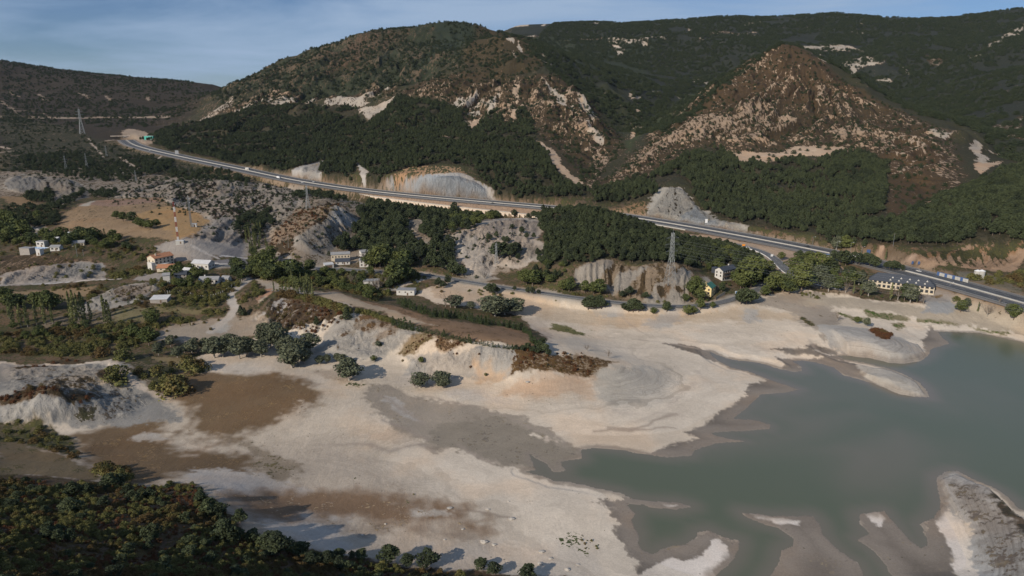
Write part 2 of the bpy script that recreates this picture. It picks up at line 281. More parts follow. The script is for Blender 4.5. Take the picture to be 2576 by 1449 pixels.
# ------------------------------------------------------------------ helpers for objects and materials
def tag(o, label=None, cat=None, group=None, kind=None):
    if label: o['label'] = label
    if cat: o['category'] = cat
    if group: o['group'] = group
    if kind: o['kind'] = kind
    return o
def grid_mesh(name, X, Y, Z):
    nr, nt = X.shape; me = bpy.data.meshes.new(name); n = nr * nt
    me.vertices.add(n); me.vertices.foreach_set('co', np.stack([X, Y, Z], -1).astype(np.float32).ravel())
    a = (np.arange(nr - 1)[:, None] * nt + np.arange(nt - 1)[None]).ravel()
    q = np.stack([a, a + nt, a + nt + 1, a + 1], -1)[:, ::-1].astype(np.int32)
    me.loops.add(q.size); me.loops.foreach_set('vertex_index', q.ravel()); me.polygons.add(len(q)); me.polygons.foreach_set('loop_start', np.arange(len(q), dtype=np.int32) * 4)
    me.polygons.foreach_set('use_smooth', np.ones(len(q), bool)); me.update(calc_edges=True); return me
def vattr(me, name, A, typ='FLOAT'):
    at = me.attributes.new(name, typ, 'POINT')
    if typ == 'FLOAT': at.data.foreach_set('value', A.astype(np.float32).ravel())
    else: at.data.foreach_set('color', np.concatenate([A, np.ones(A.shape[:-1] + (1,))], -1).astype(np.float32).ravel())

def kmap(x0, y0, s): return lambda L: [(x0 + s * a, y0 + s * b) for a, b in L]
k1 = kmap(0, 125.8, .3472); k2 = kmap(754.7, 0, .3472); k3 = kmap(1635.2, 0, .3689); k4 = kmap(0, 503.1, .2821); k5 = kmap(628.9, 503.1, .3038)
k6 = kmap(1383.6, 471.7, .2821); k7 = kmap(2012.5, 534.6, .2387); k8 = kmap(0, 880.5, .3924); k9 = kmap(0, 817.6, .1736); k10 = kmap(377.3, 628.9, .2171)
D_ = lambda L: L
# relief ----------------------------------------------------------------------------------------
# mountains: broad rolling plus ribs that run down the fall line
dist = np.hypot(X, Y)
mw = mway[:, :2]
MOUNT = np.vstack([mw, [[900, 200], [4200, 900], [5200, 3800], [0, 5300], [-5200, 3800], [-4200, 1500], [-1500, 1450]]])
mnt = sdf(MOUNT, X, Y, 5); mtn = sstep(10, 160, mnt)
gx = np.gradient(sample(Zlo, X, Y), axis=0) / np.gradient(G.r)[:, None]; gt = np.gradient(sample(Zlo, X, Y), axis=1) / (dist * (G.th[1] - G.th[0]))
slope = np.hypot(gx, gt); sl = sstep(.12, .45, slope)
H += mtn * sl * (ridged(X / 170, Y / 170, 5, 3) - .6) * 40 * sstep(900, 1500, dist)
H += mtn * sl * (ridged(X / 42 + fbm(X / 90, Y / 90, 31) * .8, Y / 42, 8, 4, .55) - .62) * 9
H += mtn * fbm(X / 14, Y / 14, 9, 3) * 1.2 * sl
low = 1 - mtn
H += low * fbm(X / 70, Y / 70, 11, 4) * 1.8 * sstep(4, 14, H)
H += low * fbm(X / 12, Y / 12, 14, 3) * .35 * sstep(2, 8, H)
H += fbm(X / 22, Y / 22, 12, 3) * .22
F1 = k2([(-1160,1010),(-900,900),(-600,860),(-300,800),(0,765),(150,790),(390,800),(440,870),(520,870),(720,730),(900,725),(1050,740),(1180,800),(1200,900),(1240,960),(1340,850),(1420,800),(1480,890),(1540,880),(1620,770),(1690,900),(1720,1020),(1800,1150),(1860,1250),(1960,1330),(2080,1375),(2200,1375),(2130,1430),(1990,1440),(1840,1440),(1480,1420),(1400,1380),(1300,1290),(1180,1200),(1000,1190),(700,1240),(480,1310),(490,1250),(410,1180),(400,1290),(150,1270),(200,1160),(0,1210),(-150,1240),(-400,1210),(-700,1130),(-1000,1070)])
F2 = k3([(-380,1290),(0,1200),(250,1060),(480,1010),(540,1060),(630,1130),(700,1100),(780,1140),(830,1110),(1000,1060),(1100,1110),(1300,1040),(1400,1040),(1560,1090),(1620,1130),(1600,1449),(1510,1620),(1380,1660),(1250,1660),(1100,1590),(900,1560),(700,1540),(500,1480),(350,1440),(240,1220),(160,1200),(60,1330),(-100,1370),(-260,1390),(-400,1380)])
F3 = [(2140,612),(2230,560),(2330,520),(2440,470),(2500,440),(2600,400),(2700,420),(2700,600),(2576,606),(2450,612),(2350,618),(2260,612),(2190,616)]
F4 = k6([(0,180),(100,165),(250,180),(500,210),(650,290),(800,350),(960,400),(1200,480),(1400,500),(1600,540),(1750,600),(1900,660),(1940,760),(1800,760),(1650,740),(1560,690),(1400,700),(1250,710),(1100,680),(850,680),(570,640),(400,690),(150,690),(0,700),(-150,640),(-60,560),(-10,420),(-130,330),(-60,210)])
RAV = np.zeros_like(H)
def ravines(px_, py_, d_, pts, k_, amp, r1, seed, lean_=0.):
    c = at_d(px_, py_, d_); w = sstep(-10, 60, sdf(wpoly(pts), X, Y, 5)); m = w > 0; x, y = X[m] - c[0], Y[m] - c[1]; r = np.hypot(x, y); a = np.arctan2(x, -y) + r * lean_ + fbm(x / 110, y / 110, seed + 2, 3) * .22
    n = ridged(a * k_, r / 420, seed, 4, .58); f = w[m] * sstep(10, r1, r); H[m] += f * amp * (n - .62); RAV[m] = (n - .62) * f
MAINF = k2([(-620,760),(-560,600),(0,320),(300,240),(700,190),(1000,185),(1290,215),(1180,420),(900,600),(640,740),(300,760),(0,800),(-300,860)])
# rocky spurs get crags
def crag(pts, amp, sc, seed=3, soft=40):
    w = sstep(0, soft, sdf(wpoly(pts), X, Y, 5)); m = w > 0
    x, y = X[m], Y[m]; H[m] += w[m] * amp * (ridged(x / sc + fbm(x / sc / 2, y / sc / 2, 7), y / sc, seed, 4, .6) - .6)
SPUR = k2([(1500,560),(1750,560),(1950,600),(2150,780),(2350,1000),(2330,1100),(2230,1180),(2140,1390),(2080,1350),(1860,1060),(1700,980),(1640,760),(1540,880),(1360,840),(1200,930),(1080,730),(920,720),(760,740),(640,740),(900,600),(1200,520)])
PYR = k3([(0,920),(300,700),(560,520),(940,320),(1200,470),(1640,720),(2040,900),(2110,1100),(2120,1449),(1700,1449),(1600,1150),(1300,1000),(1000,1000),(900,1040),(560,1050),(430,1000),(250,1040),(0,1180),(-350,1290),(-340,1240)])
crag(SPUR, 14, 38); crag(PYR, 8, 34, 5)
ravines(1985, 100, 1640, PYR, 9, 34, 260, 41, .0006); ravines(1250, 80, 1990, SPUR, 10, 38, 400, 43, .0004); ravines(1080, 50, 2340, MAINF, 9, 44, 420, 45); ravines(1080, 50, 2340, F1, 11, 30, 500, 47); ravines(1985, 100, 1640, F2, 8, 22, 260, 49)
crag(k1([(1430,500),(1600,430),(1690,370),(1900,390),(2200,340),(2536,300),(2600,420),(2536,480),(2300,430),(1900,460),(1600,480)]), 16, 40, 9, 30)
# marl: (outline, amplitude m, frequency 1/m, fall direction)
gully(k1([(20,990),(60,920),(180,900),(420,930),(560,960),(640,1010),(640,1060),(420,1120),(350,1060),(250,1050),(60,1020)]), 9, .045, 150, 10, 2)
gully(k1([(780,1060),(1100,960),(1500,900),(1750,930),(1780,1010),(1900,960),(2200,980),(2150,1150),(1980,1250),(1800,1400),(1760,1449),(1100,1449),(1300,1360),(1450,1300),(1520,1230),(1300,1150),(1180,1100)]), 9, .03, 165, 12, 5, .2)
gully(k1([(1960,1449),(1940,1200),(2100,1130),(2280,1100),(2420,1090),(2536,1150),(2536,1449)]), 7, .05, 140, 8, 7)
gully(k5([(350,380),(380,290),(600,200),(740,50),(940,180),(900,240),(760,340),(700,400),(640,460),(480,430)]), 4, .06, 120, 8, 9, .1)
gully(k5([(1280,200),(1440,140),(1480,210),(1340,300)]), 5, .08, 150, 5, 3)
gully(k5([(1620,320),(1800,240),(2100,160),(2430,170),(2350,330),(2484,400),(2250,560),(2050,540),(1950,650),(1800,620),(1750,480),(1700,400)]), 8, .055, 190, 10, 4)
gully(k6([(210,720),(560,650),(850,700),(1240,710),(1260,950),(1260,1050),(850,1030),(540,970),(500,900),(200,850)]), 9, .06, 195, 5, 6, .1)
gully(k6([(830,240),(1050,0),(1200,20),(1300,150),(1600,310),(2000,400),(2050,440),(1400,340),(1100,290),(860,260)]), 7, .05, 200, 6, 8)
gully(k2([(0,1220),(190,1160),(140,1280),(380,1330),(480,1300),(700,1290),(1150,1270),(1300,1330),(1500,1445),(1000,1420),(400,1350),(0,1310)]), 5, .07, 190, 6, 8, .08)
gully(k4([(0,680),(280,600),(620,560),(900,570),(940,690),(280,750),(0,760)]), 7, .07, 185, 5, 8)
gully(k4([(480,1000),(720,930),(1000,790),(1420,730),(1430,800),(1260,910),(1000,950),(840,1000),(600,1030)]), 6, .09, 200, 4, 8, .1)
gully(k9([(0,560),(700,560),(1250,560),(1700,520),(1800,640),(2200,1000),(2300,1100),(1900,1400),(1500,1449),(900,1449),(0,1300)]), 4.5, .06, 225, 8, 8, .2)
gully(k9([(0,1180),(300,1060),(560,1020),(700,1060),(900,1250),(800,1449),(0,1449)]), 6, .12, 190, 4, 2, .1)
gully(k5([(560,1230),(640,1100),(900,960),(1200,1000),(1400,1090),(1500,1130),(1250,1240),(1000,1330),(860,1330)]), 6, .05, 235, 6, 12, .14)
gully(k5([(1220,1280),(1600,1250),(1850,1190),(2250,1230),(2200,1300),(2150,1400),(1300,1449)]), 4.5, .055, 205, 6, 15, .2)
gully(k10([(960,540),(1140,440),(1240,450),(1360,560),(1700,620),(2100,690),(2318,760),(2318,860),(1850,1000),(1500,960),(1060,760)]), 5, .08, 200, 6, 19, .2)
gully(k7([(760,440),(850,350),(1200,420),(1700,380),(2361,400),(2361,470),(2100,600),(1700,580),(1250,530),(800,480)]), 6, .07, 195, 6, 19, .12)
H += GW * (ridged(X / 6.5 + fbm(X / 15, Y / 15, 61) * .6, Y / 8, 62, 3, .6) - .6) * 2.0 * sstep(260, 420, dist)
# the bathtub terraces that the sinking reservoir cut into its banks
ringm = np.zeros_like(H)
def rings(pts, amp=.35, step=.9, soft=5, flat=False):
    w = sstep(0, soft, sdf(flatpoly(pts) if flat else wpoly(pts), X, Y, 5)); np.maximum(ringm, w, out=ringm)
    H[:] = H + w * amp * step * np.sin(H * 2 * math.pi / step) * .35
rings(k3([(0,0)]*0) if False else c5([(1000,0),(1250,20),(1480,90),(1560,110),(1610,170),(1560,205),(1470,222),(1300,190),(1130,120)]))
rings(c5([(1200,240),(1340,240),(1420,265),(1550,330),(1612,418),(1430,395),(1200,270)]))
rings(c5([(-200,230),(100,230),(250,300),(280,400),(150,480),(0,520),(-300,500)]))
rings(c5([(1650,880),(1770,840),(1990,940),(2120,1060),(2300,1200),(2400,1500),(1930,1500),(1830,1200),(1700,1000)]), step=1.3)
# water edge and roads shape the ground
LK = flatpoly(LAKE); dl = np.maximum(sdf(LK, *warp(X, Y, .8, 21), 220), -1000)
zone_lake = dl > -45
H = np.where(dl > 0, -np.minimum(.05 + dl * .08, 2.0), H)
nearw = (dl <= 0) & (dl > -60); cap = .06 + np.minimum(-dl, 60) * .03 + np.maximum(-dl - 6, 0) * .25
bank = np.where(ringm > .3, .06 + (-dl) * .9, cap)
H = np.where(nearw, np.clip(H, .06, bank), H)
H = np.where((dl <= -60), np.maximum(H, .2), H)
def carve(L, hw, out=10, dz=-.25):
    D, Zl = dline(L, X, Y, hw + out + 5); w = 1 - sstep(hw, hw + out, D); m = w > 0
    H[m] = H[m] * (1 - w[m]) + (Zl[m] + dz) * w[m]; return D
ath = np.arctan2(X, Y)
def r_at(L):
    a = np.arctan2(L[:, 0], L[:, 1]); o = np.argsort(a); return np.interp(ath, a[o], np.hypot(L[:, 0], L[:, 1])[o]), np.interp(ath, a[o], L[o, 2]), (ath > a.min()) & (ath < a.max())
WR, WZ, win = r_at(wallL); WM, _z, _w = r_at(mway)
near = win & (dist < WR - .4) & (dist > WR - 70); cap_ = WZ - 5.6 - .16 * (WR - dist); fade = sstep(70, 40, WR - dist)
H = np.where(near & (H > cap_), H + (cap_ - H) * fade, H)
bw = win & (dist >= WR - .4) & (dist < WM); tt = np.clip((dist - WR) / np.maximum(WM - 20 - WR, 2), 0, 1); H = np.where(bw, (WZ - .15) * (1 - tt) + (_z - .3) * tt, H)
D_old = carve(oldr, 5, 6); D_slip = carve(slip, 6, 8); D_mw = carve(mway, 19, 9, -.3)

# colour ----------------------------------------------------------------------------------------
CA = np.zeros(H.shape + (3,)); CB = np.zeros_like(CA); CV = np.zeros_like(H)
def fill(mask, a, b, c):
    w = mask[..., None]; CA[:] = CA * (1 - w) + np.array(a) * w; CB[:] = CB * (1 - w) + np.array(b) * w; CV[:] = CV * (1 - mask) + c * mask
def paint(pts, a=None, b=None, c=None, soft=8, wp=6, s=1, k=1.0, flat=False):
    if not flat: wp = wp * 1.5
    P = flatpoly(pts) if flat else wpoly(pts); lo_, hi_ = P.min(0) - soft - wp, P.max(0) + soft + wp
    m = (X > lo_[0]) & (X < hi_[0]) & (Y > lo_[1]) & (Y < hi_[1])
    if not m.any(): return
    xs, ys = warp(X[m], Y[m], wp, s); _j = fbm(X[m] / (1.3 + soft * .3), Y[m] / (1.3 + soft * .3), s + 9, 3, .65) * min(soft * .8, 5. + soft * .15); w = sstep(-soft * .36, soft * .36, sdf(P, xs, ys, soft) + _j) * k
    if a is not None: CA[m] = CA[m] * (1 - w[:, None]) + np.array(a) * w[:, None]
    if b is not None: CB[m] = CB[m] * (1 - w[:, None]) + np.array(b) * w[:, None]
    if c is not None: CV[m] = CV[m] * (1 - w) + c * w
def pline(pts, hw, a, soft=2, c=0, wp=1.5, s=3, k=1.0):
    P = np.array(pts, float); L = march(P[:, 0], P[:, 1], H0); lo_, hi_ = L[:, :2].min(0) - 30, L[:, :2].max(0) + 30
    m = (X > lo_[0]) & (X < hi_[0]) & (Y > lo_[1]) & (Y < hi_[1]); xs, ys = warp(X[m], Y[m], wp, s)
    D, _ = dline(L, xs, ys, 30); w = (1 - sstep(hw - soft / 2, hw + soft / 2, D)) * k
    CA[m] = CA[m] * (1 - w[:, None]) + np.array(a) * w[:, None]; CV[m] = CV[m] * (1 - w) + c * w
TAN = (.285, .212, .150); RUST = (.050, .037, .023); RUST2 = (.105, .052, .026); DKG = (.026, .032, .020); OLV = (.055, .055, .026); SOIL = (.115, .082, .052)
MARL = (.262, .234, .198); MARLB = (.230, .218, .200); SAND = (.52, .445, .355); SANDT = (.42, .335, .25); MUD = (.150, .130, .110); BROWN = (.135, .088, .052); GOLD = (.30, .195, .095)
DRY = (.20, .155, .095); GREEN = (.045, .060, .022); WHITE = (.36, .315, .26)
fill(np.ones_like(H), SOIL, OLV, .55)
fill(mtn, (.16, .115, .080), (.036, .036, .022), .80)
# --- far slopes
paint(D_([(-300,100),(0,120),(470,180),(560,215),(480,300),(420,325),(330,345),(-300,400)]), (.150,.115,.085), (.034,.028,.021), .86, 60, 30)
paint(k1([(0,470),(900,480),(1250,470),(1250,490),(900,490),(0,490)]), (.26,.21,.16), c=.25, soft=14, wp=12)
for L in ([(0,360),(130,460),(260,560),(380,640)], [(280,320),(350,370)], [(580,310),(650,350)], [(760,330),(800,360)], [(1050,330),(1080,360)], [(0,440),(250,440)], [(300,460),(340,485)], [(150,520),(400,570)], [(70,300),(130,340)]):
    pline(k1(L), 6, (.24,.19,.145), 8, .3, 14, k=.8)
paint(D_([(1150,40),(1240,90),(1380,180),(1500,300),(1600,330),(1660,370),(1800,240),(1985,112),(2120,180),(2300,280),(2460,330),(2576,400),(2700,300),(2700,-40),(2100,0),(1700,20),(1300,30)]), (.17,.135,.105), (.024,.028,.023), .90, 60, 30)
paint(k2([(1640,270),(2000,250),(2536,270),(2536,640),(2350,640),(2200,560),(1900,420),(1700,340)]), (.13,.10,.07), (.026,.033,.022), .85, 50, 30)
# light rock on the back ridge
for p, c in ((k2([(2110,145),(2250,150),(2380,168),(2300,180),(2140,172)]), .12), (k2([(1500,200),(1560,175),(1660,170),(1650,186),(1560,190)]), .3), (k2([(1755,178),(1780,170),(1782,192),(1757,192)]), 0), (k2([(2230,280),(2536,275),(2500,330),(2350,325),(2340,400),(2290,410),(2280,330)]), .35),
             (k2([(1640,270),(2200,275),(2200,285),(1640,285)]), .55), (k3([(0,252),(110,252),(110,264),(0,264)]), .3), (k3([(1030,320),(1100,310),(1260,300),(1460,345),(1440,365),(1200,355),(1040,335)]), .35), (k3([(1160,430),(1300,410),(1480,390),(1590,430),(1570,450),(1400,460),(1200,445)]), .3), (k3([(1090,365),(1170,365),(1160,385),(1100,382)]), .1),
             (k3([(1540,540),(1620,532),(1670,555),(1650,568),(1560,560)]), 0), (k3([(1725,490),(1760,492),(1800,520),(1790,532),(1730,510)]), .1), (k3([(1740,465),(1770,466),(1768,488),(1745,480)]), 0), (k3([(2550,160),(2550,215),(2430,280),(2305,345),(2330,290),(2450,220)]), .3), (k3([(2120,430),(2160,395),(2250,362),(2240,385),(2150,425)]), .25),
             (k3([(330,300),(420,210),(760,225),(420,240),(330,262)]), .6), (k3([(640,155),(760,140),(750,155),(640,166)]), .4), (k3([(280,545),(330,540),(340,570),(290,560)]), .2), (k3([(370,560),(420,560),(420,580),(385,580)]), .2), (k3([(180,640),(270,640),(290,710),(240,740),(210,700)]), .35), (k3([(0,620),(80,640),(110,680),(0,660)]), .5),
             (k3([(170,140),(230,132),(225,152),(160,152)]), .1), (k3([(330,120),(380,115),(380,130),(335,130)]), .1), (k3([(255,190),(280,190),(275,215),(262,215)]), .1), (k3([(1690,208),(1720,208),(1720,216),(1690,214)]), 0), (k3([(1370,155),(1450,153),(1450,162),(1370,162)]), .1), (k3([(1370,222),(1550,224),(1550,230),(1370,230)]), .3)):
    paint(p, WHITE, RUST, c, 8, 10)
for L in ([(660,210),(720,210)], [(860,190),(1100,175),(1300,180)], [(420,300),(500,290),(700,265)], [(1600,140),(1900,110),(2100,100)], [(1400,200),(1900,200)], [(560,240),(760,232)]):
    pline(k3(L), 4, (.30,.24,.18), 6, .45, 16)
# main mountain: rust heath with dark holm oaks
paint(k2([(-600,700),(0,380),(300,270),(700,200),(900,185),(1300,210),(1180,420),(900,560),(640,700),(200,680),(0,700)]), (.105,.078,.052), (.030,.036,.022), .70, 50, 30)
paint(k2([(350,350),(600,230),(750,230),(750,330),(550,450),(300,560),(150,450)]), (.095,.062,.042), (.040,.036,.022), .60, 60, 40, k=.7)
paint(k2([(980,190),(1250,180),(1250,260),(1000,420),(860,480),(950,350)]), (.10,.06,.04), (.024,.032,.022), .88, 40, 30)
paint(k2([(-700,850),(-300,720),(0,690),(220,660),(420,640),(640,640),(640,720),(300,700),(100,760),(-300,830)]), TAN, RUST, .72, 25, 18)
# white crags over the forest
for p, c in ((k1([(1420,510),(1600,420),(1690,375),(1690,410),(1600,450),(1500,500)]), .60), (k1([(1720,440),(1880,395),(1880,455),(1760,465)]), .42), (k1([(1880,400),(2250,330),(2260,350),(1960,430)]), .5), (k1([(2350,360),(2536,310),(2700,400),(2536,430),(2350,420)]), .45),
             (k2([(190,760),(230,720),(300,710),(400,740),(400,780),(300,770)]), .42), (k2([(390,790),(560,780),(720,735),(600,800),(500,865),(440,850)]), .42), (k2([(-60,760),(60,700),(120,700),(60,760),(-60,790)]), .45), (k2([(410,690),(640,670),(660,700),(430,740)]), .45)):
    paint(p, WHITE, RUST, c, 8, 10)
# middle spur
paint(SPUR, TAN, RUST, .66, 40, 20)
paint(k2([(640,740),(900,600),(1200,520),(1500,560),(1300,600),(1050,650),(820,720)]), TAN, RUST, .80, 40, 20)
paint(k2([(1280,200),(1500,250),(1750,420),(1900,560),(1500,560),(1200,500),(1180,420)]), (.20,.13,.085), (.048,.038,.022), .86, 50, 30)
paint(k2([(1950,600),(2250,620),(2500,850),(2536,880),(2330,1000),(2200,850)]), (.25,.20,.15), (.032,.036,.022), .74, 40, 24)
for p, c in ((k2([(1100,740),(1180,700),(1330,680),(1350,740),(1250,750),(1180,760)]), .3), (k2([(1200,800),(1290,780),(1300,830),(1240,830)]), .3), (k2([(1350,740),(1440,690),(1400,790),(1340,830)]), .35), (k2([(1780,620),(1850,640),(1910,740),(1910,790),(1860,760),(1830,680)]), .2),
             (k2([(1830,570),(1940,570),(1940,620),(1850,610)]), .5), (k2([(2000,700),(2060,760),(2180,880),(2120,900),(2030,800)]), .35), (k2([(2070,910),(2130,950),(2200,1020),(2180,1040),(2100,990)]), .12), (k2([(2060,1000),(2240,1130),(2200,1200),(2150,1380),(2080,1340),(2150,1200)]), .42), (k2([(1960,760),(1980,800),(1975,830),(1960,800)]), 0),
             (k2([(1480,285),(1560,320),(1545,335),(1500,310)]), .15), (k2([(1570,345),(1590,330),(1616,370),(1600,380)]), 0), (k2([(1520,355),(1610,440),(1590,430),(1540,390)]), .1), (k2([(1740,455),(1820,500),(1800,505),(1745,475)]), .15), (k2([(1745,420),(1790,445),(1780,455),(1745,430)]), .2), (k2([(2390,700),(2470,710),(2465,735),(2400,725)]), 0)):
    paint(p, WHITE if c < .4 else TAN, RUST, c, 8, 9)
SCREE = (.40, .300, .215)
for p in (k2([(1190,870),(1290,870),(1355,835),(1340,860),(1260,920),(1240,955),(1200,910)]), k2([(1570,780),(1600,750),(1590,830),(1550,885),(1535,850)]), k2([(1560,640),(1600,640),(1570,740),(1560,720)]), k2([(1710,1015),(1760,1040),(1850,1110),(1880,1180),(1950,1260),(2050,1310),(2070,1360),(1980,1320),(1880,1250),(1820,1180),(1760,1080)]),
          k2([(2400,940),(2430,960),(2430,1010),(2405,1010)]), k2([(2420,750),(2500,860),(2470,870),(2430,810)]), k2([(2010,700),(2060,790),(2090,850),(2060,830)]), k3([(440,990),(600,1020),(720,1045),(900,1040),(1000,975),(1120,990),(1540,980),(1550,1050),(1450,1060),(1300,1040),(1200,1070),(1000,1060),(830,1110),(780,1135),(700,1100),(630,1130),(540,1060)]),
          k3([(1225,770),(1255,765),(1240,850),(1228,830)]), k3([(1590,950),(1640,870),(1630,980),(1600,1020)]), k3([(2200,1120),(2290,1110),(2400,1105),(2250,1190)])):
    paint(p, SCREE, RUST, .04, 5, 6)
pline(k3([(640,1080),(1000,1040),(1300,1000),(1640,975)]), 1.6, (.46,.36,.27), 2)
# pyramid
paint(PYR, TAN, RUST, .66, 30, 16)
paint(k3([(300,700),(560,520),(940,320),(1200,470),(1640,720),(1200,740),(900,700),(600,720),(350,760)]), (.33,.25,.18), (.060,.041,.025), .73, 50, 25)
paint(k3([(330,820),(600,740),(900,760),(980,850),(940,960),(700,1040),(560,1010),(420,960)]), TAN, RUST, .56, 60, 40)
paint(k3([(1100,800),(1600,880),(1600,960),(1200,980),(1000,950)]), TAN, RUST, .56, 50, 40)
paint(k3([(1640,720),(1760,780),(2040,900),(2110,1100),(2100,1449),(1740,1449),(2000,1200),(1960,1000),(1700,850)]), TAN, RUST, .58, 30, 16)
paint(k3([(1700,900),(1960,1000),(1990,1200),(1720,1440),(1620,1449),(1600,1150)]), (.30,.23,.17), (.060,.041,.025), .70, 30, 16)
paint(k3([(940,320),(560,520),(300,700),(0,900),(-200,1050),(-100,900),(300,620),(700,400)]), (.10,.08,.045), (.040,.050,.026), .8, 20, 10)
for p, c in ((k3([(1890,890),(2020,895),(2050,920),(2030,945),(1950,915)]), .2), (k3([(2190,940),(2280,1000),(2280,1120),(2200,1100)]), .25), (k3([(2320,1020),(2370,1030),(2360,1070),(2330,1060)]), 0), (k3([(2400,1020),(2420,1030),(2410,1070),(2395,1060)]), 0), (k3([(2340,860),(2550,780),(2550,960),(2370,920)]), .7), (k3([(1850,380),(2030,390),(2000,440),(1900,440)]), .7)):
    paint(p, WHITE, RUST, c, 8, 9)
# --- forest floors
FLOOR = (.05, .045, .028)
for p in (F1, F2, F3): paint(p, FLOOR, (.03,.03,.018), .5, 10, 8)
paint(F4, FLOOR, (.03,.03,.018), .5, 5, 4)
paint(k6([(180,760),(210,700),(560,650),(850,690),(1260,700),(1290,800),(1300,1000),(1260,1060),(850,1040),(500,960),(200,870)]), (.20,.155,.11), (.085,.06,.035), .55, 3, 3)
for p in (k6([(205,710),(570,655),(560,720),(430,840),(350,880),(210,830)]), k6([(510,880),(640,780),(840,700),(845,750),(740,850),(660,930),(540,950)]), k6([(840,1010),(960,860),(1130,790),(1190,720),(1240,730),(1250,900),(1240,1010),(1150,1060),(900,1045)]), k6([(1340,790),(1400,790),(1430,850),(1330,880)])): paint(p, MARL, MSC if 'MSC' in globals() else RUST, .10, 3, 3)
for p in (k6([(970,880),(1080,860),(1110,900),(1050,980),(980,950)]), k6([(1130,900),(1200,900),(1210,940),(1150,940)])): paint(p, (.16,.11,.07), RUST, .7, 3, 3)
# --- motorway cuts
paint(k2([(0,1210),(190,1155),(150,1275),(380,1335),(500,1290),(700,1270),(1150,1250),(1220,1270),(1330,1340),(1520,1449),(1000,1430),(400,1370),(0,1325),(-150,1290)]), (.37,.35,.32), (.36,.28,.2), .25, 6, 4)
paint(k2([(520,1290),(1150,1275),(1290,1340),(1420,1430),(900,1410),(500,1370)]), (.275,.29,.30), (.25,.26,.27), .3, 6, 4)
paint(k2([(650,1280),(760,1215),(1000,1200),(1160,1205),(1210,1260),(900,1275)]), (.34,.22,.13), (.06,.06,.03), .55, 4, 4)
paint(k2([(410,1180),(490,1240),(470,1290),(440,1280)]), (.40,.38,.35), RUST, .1, 3, 3)
paint(k2([(980,935),(1040,960),(1130,1025),(1080,1010),(1010,975)]), TAN, RUST, .2, 5, 5)
paint(k6([(820,240),(860,120),(1030,0),(1200,20),(1290,150),(1430,220),(1560,290),(1800,360),(2000,400),(2060,450),(1900,430),(1500,360),(1100,290)]), (.35,.325,.28), RUST, .25, 8, 6)
paint(k6([(1180,240),(1290,160),(1370,240),(1600,340),(1900,400),(1850,430),(1400,350),(1150,290)]), (.29,.30,.30), (.27,.25,.21), .25, 5, 5)
paint(k6([(540,200),(820,130),(900,160),(820,240),(600,210)]), (.25,.16,.09), OLV, .6, 6, 5)
paint(k7([(740,440),(850,345),(960,400),(1250,470),(1100,530),(800,480)]), (.36,.26,.19), RUST, .25, 4, 4)
paint(k7([(1200,430),(1700,370),(2361,330),(2500,420),(2361,480),(2200,610),(1700,580),(1250,530)]), (.29,.20,.135), OLV, .36, 6, 6)
paint(k7([(900,330),(1300,400),(2361,300),(2361,340),(1300,450)]), (.22,.13,.07), OLV, .6, 6, 6)
paint(k7([(1560,600),(2000,640),(2361,800),(2361,900),(1800,760)]), (.12,.11,.085), OLV, .4, 5, 5)
paint(k1([(880,600),(920,570),(1050,590),(1130,640),(1060,700),(940,700),(900,660)]), (.27,.215,.165), RUST, .25, 10, 8)
# --- land left of the motorway
paint(D_([(-300,380),(330,362),(520,412),(800,475),(1000,495),(1200,515),(1380,530),(1370,560),(1150,540),(800,510),(500,450),(200,430),(-300,430)]), (.19,.14,.095), (.055,.048,.026), .62, 20, 12)
paint(k1([(0,420),(500,560),(900,700),(1500,860),(1400,980),(900,1000),(300,900),(0,880)]), (.15,.115,.08), (.034,.034,.02), .72, 25, 15)
for L, w_ in (([(870,780),(960,820),(1040,890),(1140,965)], 4), ([(0,740),(110,730)], 4), ([(470,820),(620,870),(760,930)], 3), ([(770,660),(900,640)], 4), ([(640,640),(760,780)], 2), ([(1100,810),(1180,770)], 2.5), ([(1800,1030),(1890,965)], 3.5), ([(0,700),(60,715)], 6)):
    pline(k1(L), w_, (.33,.275,.22), 3, 0, 3)
MSC = (.080, .060, .038)
paint(D_([(-100,432),(330,428),(560,452),(780,485),(1000,525),(1250,552),(1370,562),(1340,660),(1180,700),(1000,655),(880,660),(700,660),(600,660),(560,600),(450,560),(200,480),(-100,500)]), (.235,.20,.16), MSC, .46, 12, 14)
